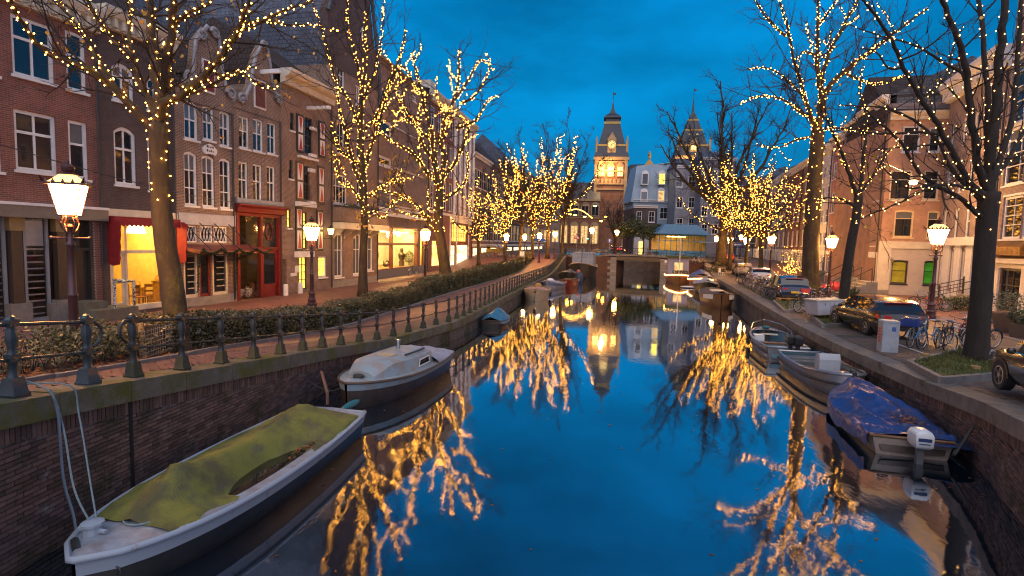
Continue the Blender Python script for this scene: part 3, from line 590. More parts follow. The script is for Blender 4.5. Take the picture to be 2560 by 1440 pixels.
# shopfront
xd0=F.xz(500,690)[0]; xd1=F.xz(527,690)[0]; za=F.xz(500,626)[1]
F.holes+= [(xa,xd0-.12,.15,za-.1,.3),(xd0,xd1,-.3,za-.05,.3),(xd1+.12,xb,.15,za-.1,.3)]
lat=[]
for (a,c) in ((460,493),(501,532),(535,568)):
    l0=F.xz(a,600)[0]; l1=F.xz(c,600)[0]; F.holes.append((l0,l1,zs,zl-.35,.2)); lat.append((l0,l1))
F.wall(BR_BRN,zw)
MB().box(.02,F.W-.02,-.12,-.0,zl-.3,zl+.25).obj('shop_fascia',BLUEP,F.T)
for l0,l1 in lat:
    f=MB(); H=zl-.35-zs; f.box(l0,l1,.04,.1,zs,zs+.07).box(l0,l1,.04,.1,zl-.42,zl-.35).box(l0,l0+.06,.04,.1,zs,zl-.35).box(l1-.06,l1,.04,.1,zs,zl-.35); nn=4; dw=(l1-l0)/nn
    for k in range(nn):
        for s_ in (0,1):
            x_a=l0+dw*(k+s_); x_b=l0+dw*(k+1-s_); xm_=(x_a+x_b)/2
            f.tube([(x_a,.07,zs),(xm_+(x_b-xm_)*0,.07,zs+H/2),(x_b,.07,zs+H)],.018,4)
    o=f.obj('lattice_window',WHT,F.T); mko('pane',paneme(GL),o,((l0+l1)/2,.12,zs+H/2),None,(l1-l0,1,H))
SH2=mat('shutter_slat',(.22,.2,.17),.6)
for (q0,q1) in ((xa,xd0-.12),(xd1+.12,xb)):
    f=MB(); f.box(q0,q0+.12,.03,.2,.15,za-.1).box(q1-.12,q1,.03,.2,.15,za-.1).box(q0,q1,.03,.2,.15,.3).box(q0,q1,.03,.2,za-.2,za-.1); o=f.obj('shop_window',CRM,F.T); mko('pane',paneme(GL),o,((q0+q1)/2,.11,(za+.2)/2),None,(q1-q0-.2,1,za-.4))
    for k in range(6): mko('shelf_slat',unitbox(mat('slat_tan',(.4,.34,.26),.6)),o,((q0+q1)/2+.1,.095,.6+k*.32),None,((q1-q0)*.5,.012,.05))
MB().box(0,F.W,-.06,.02,-.5,.14).obj('stone_plinth',STN,F.T)
f=MB(); f.box(xd0,xd0+.12,.05,.14,-.25,za-.05).box(xd1-.12,xd1,.05,.14,-.25,za-.05).box(xd0,xd1,.05,.14,-.25,.3).box(xd0,xd1,.05,.14,za-.25,za-.05); o=f.obj('shop_door',REDP,F.T); mko('pane',paneme(GL),o,((xd0+xd1)/2,.1,za/2),None,(xd1-xd0-.2,1,za-.5))
# canopy with rods
cz0=F.xz(470,645,.5)[1]; 
cp=MB().prism([(-.02,za+.1),(-1.5,za-.12),(-1.5,za+.02),(-.02,za+.3)],'x',-.1,F.W+1.0); cp.obj('canopy',mat('canopy_red',(.2,.045,.03),.5,(.12,.03,.02),4),F.T)
for k in range(4):
    q=.25+k*.95; MB().tube([(q,-.02,zl-.1),(q+.35,-1.4,za+.05)],.022,5).obj('canopy_rod',BLKM,F.T)
px,pz=F.xz(505,362); px2,pz2=F.xz(539,390)
MB().prism([(px,pz2+.1),(px+.1,pz2),(px2-.1,pz2),(px2,pz2+.1),(px2+.03,pz-.15),(px2-.15,pz),((px+px2)/2,pz+.12),(px+.15,pz),(px-.03,pz-.15)],'y',-.09,-.0).obj('stone_tablet',WHT,F.T)
PQ=(px,px2,pz2,pz,F)
F.roof(zw-.1,2.2,TILE,10); B3=F
# garland hanging from the canopy
GRN=mat('fir_green',(.022,.05,.022),.8,(.04,.075,.03),12,isl=.4)
def garland(path,name,label,cat,rad=.11,n=900,hang=()):
    b=MB(); rnd=random.Random(9)
    def along(pts,cnt):
        sg=[(pts[i],pts[i+1]) for i in range(len(pts)-1)]; ln=[(q-p).length for p,q in sg]; tot=sum(ln)
        for _ in range(cnt):
            t=rnd.uniform(0,tot); i=0
            while i<len(ln)-1 and t>ln[i]: t-=ln[i]; i+=1
            p=sg[i][0].lerp(sg[i][1],min(1,t/max(ln[i],1e-6))); d=V((rnd.gauss(0,1),rnd.gauss(0,1),rnd.gauss(0,1))).normalized(); e=p+d*rnd.uniform(.5,1.1)*rad; u=d.cross(V((.3,.5,.8))).normalized()*.022
            b.add([p-u,p+u,e],[(0,1,2)])
    along(path,n)
    for h in hang: along(h,350)
    o=b.obj(name,GRN,None,label=label,category=cat); return o
pp=[]; 
for k in range(41):
    t=k/40; q=-.1+(F.W+1.1)*t; pp.append(F.w(q,-1.55,za-.0-.22*abs(math.sin(t*math.pi*4))+.1))
hg=[[F.w(-.1,-1.5,za),F.w(-.08,-1.3,za-.8),F.w(-.05,-1.2,za-1.9)],[F.w(F.W-.35,-1.5,za-.1),F.w(F.W-.3,-.4,za-.5),F.w(F.W-.3,-.3,za-2.2)]]
garland(pp,'fir_garland','green fir garland swagged along the red shop canopy','garland',.15,1500,hg)
# --- bell gable house with the red shopfront
F=Bld(P1,'bell_gable_house','brown bell gable house with a hoist beam and a tall red shopfront','house',(585.5,500),(703,500))
RDW=mat('sash_red',(.13,.03,.022),.5)
for b in ((597,288,624,374),(632,294,659,382),(668,304,691,388),(596,402,621,505),(632,409,656,507),(667,414,689,508)):
    x0,x1,z0,z1=F.R(b); F.win((x0,x1,z0,z1,'m'),v=(.5,),h=(.55,),fr=.09,bar=.05)
ex=[F.xz(*p) for p in ((586,262),(592,250),(612,240),(625,212),(631,165),(638,138),(655,106),(668,128),(674,165),(678,205),(690,240),(702,262))]
ex[0]=(0,ex[0][1]); ex[-1]=(F.W,ex[-1][1]); zw=min(ex[0][1],ex[-1][1])-.05
F.gable([(0,zw)]+ex+[(F.W,zw)],BR_BRN); volutes(F,ex[1:6],STW,.13); volutes(F,ex[5:8],STW,.13); volutes(F,ex[7:11],STW,.11); scroll(F,*F.xz(600,247),.3,STW); scroll(F,*F.xz(693,250),.28,STW,-1); scroll(F,*F.xz(654,112),.2,STW)
hx0,hz1=F.xz(636,200); hx1,hz0=F.xz(661,272); MB().box(hx0-.08,hx1+.08,-.06,.0,hz0-.1,hz1+.08).obj('hatch_frame',WHT,F.T); MB().box(hx0,hx1,-.09,-.065,hz0,hz1).obj('hatch_door',mat('hatch_wood',(.12,.03,.02),.5),F.T)
bx,bz=F.xz(652,180); MB().box(bx-.08,bx+.1,-1.3,.1,bz-.12,bz+.1).obj('hoist_beam',WHT,F.T)
zs=F.xz(640,535)[1]; zmid=F.xz(640,622)[1]; xa=.12; xb=F.W-.12; xdd=F.xz(655,650)[0]; F.holes.append((xa,xb,-.3,zs,.4)); F.wall(BR_BRN,zw)
F.room(xa,xb,-.28,zs,3,mat('grey_room',(.22,.2,.19),.8),INF,.42)
f=MB(); f.box(xa,xa+.2,-.05,.25,-.3,zs).box(xb-.2,xb,-.05,.25,-.3,zs).box(xdd-.08,xdd+.1,.0,.2,-.3,zs).box(xa,xb,.0,.2,zmid-.08,zmid+.08).box(xa,xb,-.03,.2,zs-.15,zs); fo=f.obj('shopfront_frame',REDP,F.T)
MB().prism([(.0,zs),(-.25,zs+.05),(-.3,zs+.3),(-.45,zs+.4),(-.45,zs+.5),(0,zs+.5)],'x',-.05,F.W+.12).obj('shop_cornice',REDP,F.T); MB().box(0,F.W,-.2,.0,zs+.5,zs+.8).obj('fascia_lead',GREYP,F.T)
MB().quad((xa,.12,-.2),(xdd,.12,-.2),(xdd,.12,zs),(xa,.12,zs)).obj('shop_window',SHOPGL,fo)
d=MB().box(xdd+.1,xdd+.25,.08,.16,-.3,zmid).box(xb-.35,xb-.2,.08,.16,-.3,zmid).box(xdd+.1,xb-.2,.08,.16,-.3,.45).box(xdd+.1,xb-.2,.08,.16,zmid-.25,zmid-.08).obj('shop_door',REDP,fo); mko('pane',paneme(GL),d,((xdd+xb)/2-.05,.12,1.4),None,(xb-xdd-.5,1,2))
el=MB(); el.tube([((xdd+xb)/2-.05+.28*math.cos(k*.524),.1,(zmid+zs)/2+.5*math.sin(k*.524)) for k in range(13)],.04,5); el.obj('oval_fanlight',REDP,fo)
mko('pane',paneme(GL),fo,((xdd+xb)/2,.13,(zmid+zs)/2),None,(xb-xdd-.3,1,zs-zmid-.2))
F.lampstrip(xa+.4,xa+1.4,1.6,2.6,emis('spot_orange',(1,.5,.15),10),'pendant_strip')
VAS=mat('vase_white',(.6,.58,.55),.25,(.12,.15,.35),9,lo=.5,hi=.6)
for i,(px,yy,s_,lb) in enumerate(((603,.6,1,'blue and white plate leaning left of the vases in the red shop'),(618,.7,0,'pot bellied patterned vase in the red shop window'),(625,.55,1,'small round plate leaning between vase and brass urn'),(633,.8,2,'tall brass urn standing in the red shop window'))):
    x_=F.xz(px,710,-yy)[0]
    mb=MB()
    if s_==0: mb.lathe([(.1,0),(.2,.1),(.26,.28),(.2,.45),(.09,.55),(.12,.62)],14)
    elif s_==1: mb.M=Matrix.Rotation(-1.25,4,'X'); mb.lathe([(.02,0),(.2,.02),(.27,.05),(.2,.06)],14); mb.M=Matrix.Translation((0,0,.26))@mb.M; mb.v=[(v[0],v[1],v[2]+.26) for v in mb.v]; mb.M=None
    else: mb.lathe([(.16,0),(.16,.05),(.05,.1),(.06,.3),(.2,.42),(.2,.7),(.26,.8)],14)
    objin(F,('plate','vase')[s_!=1],lb,('plate','vase')[s_!=1],x_,yy,-.27,mb,VAS if s_<2 else mat('urn_brass',(.4,.2,.05),.3,metal=.7))
F.roof(zw-.1,2.2,TILE,10)
# --- shuttered warehouse
F=Bld(P2,'shuttered_warehouse','brick warehouse with black shutters bearing red and white hourglass panels','house',(703.5,500),(829,500))
zt=F.xz(770,238)[1]
YEL=emis('lit_room_yellow',(1,.66,.08),1.5); BSH=mat('shutter_black',(.02,.02,.02),.5); BSB=mat('shutter_brown',(.10,.06,.03),.5); SRD=mat('shutter_red',(.33,.02,.03),.5); SOR=mat('shutter_orange',(.45,.07,.025),.5)
for b,g in (((725,281,735,328),GL),((722,398,732,448),GL),((718,523,728,570),YEL)): F.win(b,fc=DRK,v=(),h=(.5,),g=g,fr=.06,sc=WHT)
for b,g in (((761,291,781,388),GL),((758,413,774,501),GL),((755,530,768,622),YEL)): F.win(b,fc=DRK,v=(.5,),h=(.25,.5,.75),g=g,fr=.07,sill=0)
F.win((796,641,817,692),v=(.5,),h=(.5,),g=YEL,fr=.12)
dx0,dz1=F.xz(748,642); dx1,dz0=F.xz(768,722); F.win((dx0,dx1,dz0,dz1,'m'),fc=DRK,v=(.5,),h=(.3,.53,.76),g=YEL,sill=0,name='door')
ex0,ez1=F.xz(707,648); ex1,ez0=F.xz(717,732); F.holes.append((ex0,ex1,ez0,ez1,.5)); MB().box(ex0,ex1,.4,.5,ez0,ez1).obj('alley_door',DRK,F.T)
F.wall(BR_BRN,zt)
def shutter(b,fm,pm):
    x0,x1,z0,z1=F.R(b); m_=MB().box(x0,x1,-.09,-.02,z0,z1); o=m_.obj('shutter',fm,F.T); h=z1-z0; w=x1-x0; cx=(x0+x1)/2
    for a,c in ((.06,.47),(.53,.94)):
        p=MB().box(x0+w*.15,x1-w*.15,-.1,-.091,z0+h*a,z0+h*c).obj('shutter_panel',WHT,o)
        za_,zc=z0+h*(a+.01),z0+h*(c-.01); q=MB()
        q.add([(cx,-.106,za_+ (zc-za_)*.98 if a<.3 else za_),(x0+w*.22,-.106,za_ if a<.3 else zc),(x1-w*.22,-.106,za_ if a<.3 else zc)],[(0,1,2)]); q.obj('painted_triangle',pm,o)
for b,fm,pm in (((740,283,757,383),BSH,SRD),((795,301,811,396),BSH,SRD),((738,401,757,502),BSB,SOR),((793,414,809,511),BSB,SOR),((737,516,754,628),BSH,SOR),((790,524,806,627),BSH,SRD)): shutter(b,fm,pm)
for b in ((752,387,797,405),(747,503,792,520),(745,629,787,642)): F.part('beam',b,-.25,.0,WHT)
for b in ((780,316,793,328),(778,383,793,395),(775,502,790,512),(776,420,789,432)): F.part('corbel',b,-.2,.0,WHT)
bl=MB(); x0,z0=F.xz(758,500); x1,_=F.xz(774,500); zz=F.xz(765,462)[1]
for k in range(7): bl.box(x0+(x1-x0)*k/6-.012,x0+(x1-x0)*k/6+.012,-.12,-.1,z0,zz)
bl.box(x0-.03,x1+.03,-.13,-.09,zz-.03,zz).obj('balcony_rail',BLKM,F.T)
F.cornice(zt,CRM,.85,.75); bx,bz=F.xz(790,268,.6); MB().box(bx-.12,bx+.12,-1.6,0,bz-.15,bz+.05).obj('hoist_beam',WHT,F.T)
pb=MB().box(F.xz(726,700)[0],F.xz(741,700)[0],-.04,-.002,F.xz(735,690)[1],F.xz(735,682)[1]).box(F.xz(737,660)[0],F.xz(747,660)[0],-.04,-.002,F.xz(742,681)[1],F.xz(742,664)[1]).obj('notice_board',WHT,F.T)
for q in (705,742): 
    x_=F.xz(q,725)[0]; MB().lathe([(.16,-.4),(.15,.3),(.12,.38)],8,(x_,-.25,0)).obj('guard_stone',WHT,F.T)
F.roof(zt+.8,3.2,TILE,9)
lx,lz=F.xz(827,578,.6)
lt=MB().loft([[(-.09,-.09,-.22),(.09,-.09,-.22),(.09,.09,-.22),(-.09,.09,-.22)],[(-.16,-.16,.16),(.16,-.16,.16),(.16,.16,.16),(-.16,.16,.16)]])
wl=thing('wall_lantern','small lit wall lantern on a bracket beside the warehouse corner','lantern',F.w(lx,-.6,lz),F.P.rot)
lt.obj('lantern_glass',emis('lantern_glow',(1,.62,.16),9),wl); MB().lathe([(.2,.16),(.1,.3),(.02,.42)],4,sq=True).obj('lantern_roof',BLKM,wl); MB().tube([(0,.6,-.5),(0,.3,-.3),(0,0,-.5),(0,0,-.24)],.02,5).tube([(0,.6,-.5),(0,0,-.5)],.02,5).obj('bracket',BLKM,wl)
# --- corner house with balcony, tall gable behind
F=Bld(P2,'corner_house','brick corner house with a planted balcony and big white framed ground floor windows','house',(829.5,500),(944,560))
zt=F.xz(880,190)[1]
for b in ((845,158,862,226),(889,210,900,266),(843,297,862,389),(893,330,910,400)): F.win(b,v=(.5,),h=(.55,),fr=.12)
F.win((834,433,868,512),v=(.25,.5,.75),h=(.6,),fr=.1); F.win((893,452,908,515),v=(.5,),h=(.5,))
x0,zc=F.xz(836,583); x1,z0=F.xz(858,692); F.win((x0,x1,z0,zc,'m'),v=(.5,),h=(.62,),fr=.14,g=GLB); F.win((883,584,902,686),v=(.5,),h=(.62,),fr=.14,g=GLB); F.win((912,590,932,676),v=(.5,),h=(.62,),fr=.14,g=GLB)
F.wall(BR_BRN,zt,14); 
cz=F.xz(880,574)[1]; MB().box(-.1,F.W+.1,-1.0,.0,cz,cz+.45).obj('canopy_cornice',CRM,F.T); MB().box(-.05,F.W+.05,-.9,-.7,cz+.5,cz+1.5).box(-.05,.2,-.7,0,cz+.5,cz+1.5).obj('balcony_parapet',BR_BRN,F.T)
for k in range(5): MB().prism([(0,cz-.02),(-.8,cz-.02),(-.6,cz-.25),(-.15,cz-.45),(0,cz-.7)],'x',.2+k*F.W/5,.35+k*F.W/5).obj('console',CRM,F.T)
MB().box(0,F.W,-.06,.0,-.7,F.xz(860,695)[1]-.12).obj('stone_plinth',STN,F.T)
LEAF_D=mat('leaf_dark',(.02,.04,.012),.5,(.05,.075,.02),9,isl=.5,spec=.6)
def leafball(b,c,rx,ry,rz,n,s,rnd,flat=0):
    for _ in range(n):
        d=V((rnd.gauss(0,1),rnd.gauss(0,1),rnd.gauss(0,1))).normalized()*rnd.uniform(.45,1)**.5
        p=V((c[0]+d.x*rx,c[1]+d.y*ry,c[2]+d.z*rz)); u=V((rnd.gauss(0,1),rnd.gauss(0,1),rnd.gauss(0,.7))).normalized()*s*rnd.uniform(.6,1.2); w_=u.cross(V((rnd.gauss(0,1),rnd.gauss(0,1),rnd.gauss(0,1)))).normalized()*s*rnd.uniform(.3,.5)
        b.add([p-u,p-w_,p+u,p+w_],[(0,1,2,3)])
rr=random.Random(4); b=MB()
for k in range(9): leafball(b,F.w(.3+k*.6,-.75,cz+1.62),.4,.25,.25,70,.07,rr)
b.obj('balcony_plants',LEAF_D,None,label='row of dark green plants growing along the corner house balcony',category='plants')
ap=[(0,zt-.05),(F.W,zt-.05),(F.W*.93,zt+2.4),(F.W*.52,zt+13),(F.W*.44,zt+13),(-.6,zt+3.5)]
F.gable(ap,BR_DK,.5,'tall_gable'); MB().tube([(F.W+.15,-.15,zt-.6),(F.W*.95,-.15,zt+2.4),(F.W*.53,-.15,zt+13.2)],.14,6).tube([(F.W*.43,-.15,zt+13.2),(-.7,-.15,zt+3.3)],.14,6).obj('gable_coping',SLATE,F.T)
MB().tube([(F.W*.62+.32*math.cos(k*.524),-.08,zt+3.6+.42*math.sin(k*.524)) for k in range(13)],.09,6).obj('round_window',WHT,F.T)
MB().prism([(ap[0][0]+.02,ap[0][1])]+[(F.W-.02,zt-.05),(F.W*.93,zt+2.3),(F.W*.52,zt+12.9),(F.W*.44,zt+12.9),(-.58,zt+3.4)],'y',.52,16).obj('roof',SLT,F.T)
# --- church nave behind the gable houses
b0=P1.A+P1.d*(-14)-P1.n*0
T=thing('church','large slate roofed church rising behind the gable houses','church',(P1.A.x,P1.A.y,0),P1.rot)
b=MB(); b.box(-9,6,9.8,13,0,9.2); b.obj('wall',BR_DK,T)
b=MB(); b.quad((-9,9.2,9),(5.5,9.2,9),(5.5,20,34),(-9,20,34)).add([(5.5,9.2,9),(5.5,30,13.6),(5.5,20,34)],[(0,1,2)]).add([(-9,9.2,9),(-9,30,9),(-9,20,34)],[(0,1,2)]); b.obj('roof',SLT,T)
MB().tube([(5.5,9.1,9),(5.5,20,34)],.22,6).tube([(-9,9.1,9),(5.6,9.1,9)],.18,6).obj('roof_edge',mat('lead',(.12,.15,.19),.5),T)
b=MB(); b.quad((5.6,9.4,9),(5.6,18,29),(13,18,29),(13,9.4,9)); b.obj('side_roof',SLT,T); MB().box(5.8,12,9.8,12,0,8.9).obj('side_wall',BR_DK,T)
# --- corner block with the big glazed shop
P3=Plane(-12.15,47.92,10)
F=Bld(P3,'corner_shop_block','tall brown corner block with band windows over a brightly lit glazed shop','building',(928,640),(1068,640))
zt=F.xz(970,172)[1]
for b in ((938,287,979,346),(938,382,979,422),(946,448,979,527)): F.win(b,v=(),h=(),fr=.22,g=GL)
for b in ((986,330,1052,352),(986,420,1052,442),(988,513,1055,534)): F.win(b,v=(.3,.72),h=(),fr=.14)
for b in ((953,217,965,247),(993,220,1003,250),(1031,235,1041,258)): F.win(b,v=(),h=(.5,),fr=.15)
x0=F.xz(930,640)[0]; x1=F.xz(1046,640)[0]; zs=F.xz(990,567)[1]; zm=F.xz(990,610)[1]; z0=F.xz(990,672)[1]; F.holes.append((x0,x1,z0,zs,.5)); xe0,xe1=F.xz(1050,640)[0],F.W-.15; F.holes.append((xe0,xe1,-.3,zs-.4,.4)); F.wall(BR_BRN,zt,14)
F.cornice(zt,mat('brown_cornice',(.14,.10,.075),.6),.5,.4); MB().box(-.1,F.W+.1,-.25,0,F.xz(990,543)[1],F.xz(990,538)[1]+.15).obj('string_course',WHT,F.T); MB().box(0,F.W,-.05,0,-.7,z0).obj('stone_plinth',mat('plinth_grey',(.17,.17,.17),.8),F.T)
F.room(x0,x1,z0,zs,3.2,INWC,INF,.52); F.lampstrip(x0+.5,x1-.5,1.0,zm+1.2,SHLC)
OXB=mat('oxblood_frame',(.16,.035,.018),.4); f=MB(); xm=F.xz(982,640)[0]
for q in (x0,xm-.25,x1-.3): f.box(q,q+.35,.02,.3,z0,zs)
f.box(x0,x1,.05,.25,zm-.12,zm+.12).box(x0,x1,.05,.25,zs-.15,zs).box(x0,x1,.0,.3,z0,z0+.1); fo=f.obj('shop_window_frame',OXB,F.T); MB().quad((x0,.16,z0),(x1,.16,z0),(x1,.16,zs),(x0,.16,zs)).obj('shop_window',SHOPGL,fo)
F.room(xe0,xe1,-.3,zs-.4,2.5,INW,INF,.42); F.lampstrip(xe0+.2,xe1-.2,1.,zs-.5,SHLC)
d=MB().box(xe0,xe0+.12,.05,.2,-.3,zs-.4).box((xe0+xe1)/2-.06,(xe0+xe1)/2+.06,.05,.2,-.3,zs-.4).box(xe1-.12,xe1,.05,.2,-.3,zs-.4).box(xe0,xe1,.05,.2,-.3,.5).obj('shop_door',OXB,F.T)
for i,(px,py,yy,kind,lb) in enumerate(((942,652,.9,0,'round gong on a stand in the big corner shop window'),(965,664,1.2,1,'low dark sculpture in the left corner shop window'),(1004,650,.9,2,'tall bust sculpture between plants in the corner shop window'),(1032,656,1.1,1,'crouching dark sculpture right of the bust in the corner shop'))):
    x_=F.xz(px,py,-yy)[0]; mb=MB()
    if kind==0: mb.tube([(.4*math.cos(k*.4),0,1.2+.4*math.sin(k*.4)) for k in range(17)],.06,6).box(-.05,.05,-.05,.05,0,.8).box(-.3,.3,-.1,.1,0,.06)
    elif kind==1: mb.ball((0,0,.25),.3,1.6,1,.8,10,6).ball((.3,0,.5),.18).tube([(-.4,0,.2),(-.6,0,.6)],[.08,.03])
    else: mb.lathe([(.3,0),(.3,.5),(.2,.55),(.34,.9),(.36,1.2),(.14,1.4),(.18,1.6),(.15,1.8),(.02,1.9)],10)
    objin(F,'sculpture',lb,'sculpture',x_,yy,z0+.1,mb,mat('bronze',(.09,.07,.05),.4,metal=.6) if kind else mat('brass2',(.5,.32,.08),.35,metal=.6))
b=MB(); x_=F.xz(1022,660,-1)[0]; leafball(b,F.w(x_,1,z0+1.0),.5,.4,.7,160,.12,rr); b.tube([F.w(x_,1,z0+.1),F.w(x_,1,z0+.9)],.04,5); b.obj('potted_plant',mat('leaf_shop',(.12,.14,.03),.6),None,label='leafy pot plant in the corner shop window beside the bust',category='plant')
F.roof(zt+.4,2.5,SLT,12,hip=2); F.chimney(F.W*.55,4,zt,zt+3.2,1.2); F.chimney(F.W*.8,5,zt,zt+3.6,1.4)
# --- white ground floor shop with pilasters, then the row beyond
F=Bld(P3,'pilaster_house','tall house with white columns above a white shopfront of gold lit windows','building',(1068.5,640),(1178,640))
zt=F.xz(1150,300)[1]; zs=F.xz(1150,545)[1]
xs=[F.W*k/8 for k in range(9)]
for k in range(8):
    for (pa,pb) in ((318,365),(382,455),(468,535)):
        za=F.xz(1150,pb)[1]; zc=F.xz(1150,pa)[1]; F.win((xs[k]+.45,xs[k+1]-.45,za,zc,'m'),v=(.5,),h=(.5,),fr=.12,sill=0)
x0,z1=F.xz(1130,559); x1,z0=F.xz(1166,605); F.win((x0,x1,z0,z1,'m'),fc=DRK,v=(.16,.33,.5,.67,.84),h=(.5,),g=emis('gold_lit',(1,.55,.1),1.2),sill=0)
x0,z1=F.xz(1142,612); x1,z0=F.xz(1169,656); F.win((x0,x1,z0,z1,'m'),v=(),h=(),g=emis('pale_lit',(1,.78,.42),1.5),fr=.08)
x0,z1=F.xz(1127,612); x1,z0=F.xz(1138,664); F.win((x0,x1,z0,z1,'m'),fc=DRK,v=(.5,),h=(.5,),g=emis('pale_lit',(1,.78,.42),1.5),fr=.1,sill=0,name='door')
x0,z1=F.xz(1080,600); x1,z0=F.xz(1110,664); F.win((x0,x1,z0,z1,'m'),fc=OXB,v=(.5,),h=(.7,),g=emis('amber_lit',(1,.6,.16),1.4),fr=.12,sill=0)
w_=F.wall(BR_RED,zt,12); MB().box(0,F.W,-.04,-.003,zs,zs+.3).obj('white_band',WHT,F.T)
c_=F.xz(1124,640)[0]; g=MB()
for q0,q1,za,zc in ((c_,F.W,zs-.02,F.xz(1150,558)[1]),): g.box(q0,q1,-.06,-.003,min(za,zc),max(za,zc))
for q in (1124,1140,1170): x_=F.xz(q,640)[0]; g.box(x_-.2,x_+.25,-.07,-.004,-.4,zs)
g.obj('white_shopfront',WHT,F.T)

for k in range(4,9): MB().lathe([(.3,zs+.3),(.3,zs+.6),(.22,zs+.7),(.2,zt-1.2),(.32,zt-1.0),(.32,zt-.6)],8,(min(F.W-.3,max(.3,xs[k])),-.12,0)).obj('column',WHT,F.T)
F.T; F.cornice(zt-.5,CRM,1.1,.8,br=20); F.roof(zt+.7,2.2,SLT,11,hip=1.5)
for q in (.25,.7): 
    MB().box(F.W*q-1,F.W*q+1,1.2,4,zt+.6,zt+2.8).obj('dormer',CRM,F.T); F.chimney(F.W*q+1.8,6,zt+1,zt+4.4)
far=[('white_gable_house','narrow brick house with a curved white cornice beyond the column house','house',1178.5,1222,400,BR_BRN,3,(3,1.6)),
 ('brown_house','brown brick house with a steep peaked roof behind the first lit far trees','house',1222.5,1262,428,BR_BRN,3,(3,5)),
 ('dark_tall_house','dark tall house with twin peaked roofs in the far left row','house',1262.5,1300,425,BR_DK,3,(3,5.5)),
 ('plum_house','plum brick house near the far end of the left row','house',1300.5,1332,445,BR_PUR,3,(3,3)),
 ('end_house','last brick house of the left row before the lit road','house',1332.5,1358,455,BR_RED,3,(2,3))]
for nm,lb,ct,a,c,py,m_,nf,(nw,rh) in far:
    F=Bld(P3,nm,lb,ct,(a,620),(c,620)); zt=F.xz((a+c)/2,py)[1]; z0=2.9
    for i in range(nw+1):
        for j in range(nf):
            h=(zt-z0-.8)/nf; x_=F.W*(i+.5)/(nw+1); F.win((x_-F.W*.14,x_+F.W*.14,z0+h*j+.5,z0+h*(j+.82),'m'),v=(.5,),h=(.5,),fr=.12,dep=.1)
    lit=emis('far_shop_lit',(1,.72,.34),2.2 if 'white' in nm else .8)
    F.win((F.W*.08,F.W*.45,.1,2.3,'m'),v=(.5,),h=(),g=lit,fr=.14); F.win((F.W*.55,F.W*.92,-.2,2.3,'m'),v=(.5,),h=(),g=lit,fr=.14,sill=0)
    F.wall(m_,zt,11,-.6); F.cornice(zt,WHT if 'white' in nm else CRM if 'plum' in nm else mat('brown_cornice',(.14,.10,.075),.6),.6,.5); F.roof(zt+.6,rh,TILE if m_ is BR_BRN else SLT,10)
    MB().box(0,F.W,-.15,0,2.45,2.85).obj('shop_fascia',WHT,F.T)
    if 'white' in nm:
        s_=MB().box(F.W-2.2,F.W+.6,-2.6,-.02,-.4,2.1).prism([(-.02,2.5),(-2.8,2.05),(-2.8,2.15),(-.02,2.65)],'x',F.W-2.3,F.W+.7); s_.obj('wooden_shed',mat('yellow_wood',(.40,.27,.05),.6,(.3,.2,.04),3,stretch=(1,1,6)),F.T)
    if 'brown' in nm:
        for k in range(8): MB().quad((F.W*.1+k*F.W*.1,-.05,2.6),(F.W*.1+(k+1)*F.W*.1,-.05,2.6),(F.W*.1+(k+1)*F.W*.1,-1.4,1.8),(F.W*.1+k*F.W*.1,-1.4,1.8)).obj('awning_stripe',AWN if k%2 else WHT,F.T)
fl=P3.A+P3.d*P3.sz(1200,560)[0]; 
T=thing('flag_pole','slanted flag pole with a furled blue flag on the far left facade','flag pole',(fl.x,fl.y,0),P3.rot); MB().tube([(0,0,6.4),(2.4,-1.8,10.6)],.05,6).obj('pole',WHT,T); MB().tube([(.1,-.1,6.6),(.3,-.35,5.2),(.1,-.2,4.6)],[.1,.28,.05],7).obj('flag',mat('flag_blue',(.03,.05,.2),.8),T)
# ================================================================= right row
PR=Plane(28.4,43.1,16,'R',0); PRn=Plane(27.2,29.3,20,'R',0)
def rgen(P,nm,lb,a,c,ytop,m_,cols,rows,gf='white',cat='house',roof=(2.6,None),lit=None,zb=.0,**k):
    a,c=min(a,c),max(a,c); F=Bld(P,nm,lb,cat,(a,640),(c,640)); zt=F.xz((a+c)/2,ytop)[1]; z0=k.get('z0',3.4); fl=k.get('fl',None)
    h=(zt-z0-.5)/rows
    for i in range(cols):
        for j in range(rows):
            x_=F.W*(i+.5)/cols; w_=min(.62,F.W/cols*.33); hh=h*(.62 if j<rows-1 else .52)
            F.win((x_-w_,x_+w_,z0+h*j+.35,z0+h*j+.35+hh,'m'),v=(.5,) if k.get('v',1) else (),h=(.5,),fr=.1,dep=.1,up=GLB if k.get('cur') else None)
    for i in range(cols):
        x_=F.W*(i+.5)/cols; w_=min(.7,F.W/cols*.36); dr=i==cols-1
        F.win((x_-w_,x_+w_,.2 if dr else .8,2.7,'m'),v=() if dr else (.5,),h=(.75,),fr=.12,dep=.1,sill=0 if dr else 1,g=GL,name='door' if dr else 'window')
    F.wall(m_,zt,11)
    if gf=='white':
        q=MB(); xs_=[0]+sorted(v for h_ in F.holes if h_[2]<2 for v in (h_[0]-.04,h_[1]+.04))+[F.W]
        for i in range(0,len(xs_),2): q.box(xs_[i],xs_[i+1],-.06,-.002,-.4,3.0)
        q.box(0,F.W,-.08,-.002,2.8,3.25); q.obj('white_ground_floor',WHT,F.T)
    F.cornice(zt,k.get('cm',WHT),.7,.55,br=k.get('br',0)); F.roof(zt+.6,roof[0],roof[1] or SLT,10,hip=k.get('hip',0)); return F,zt
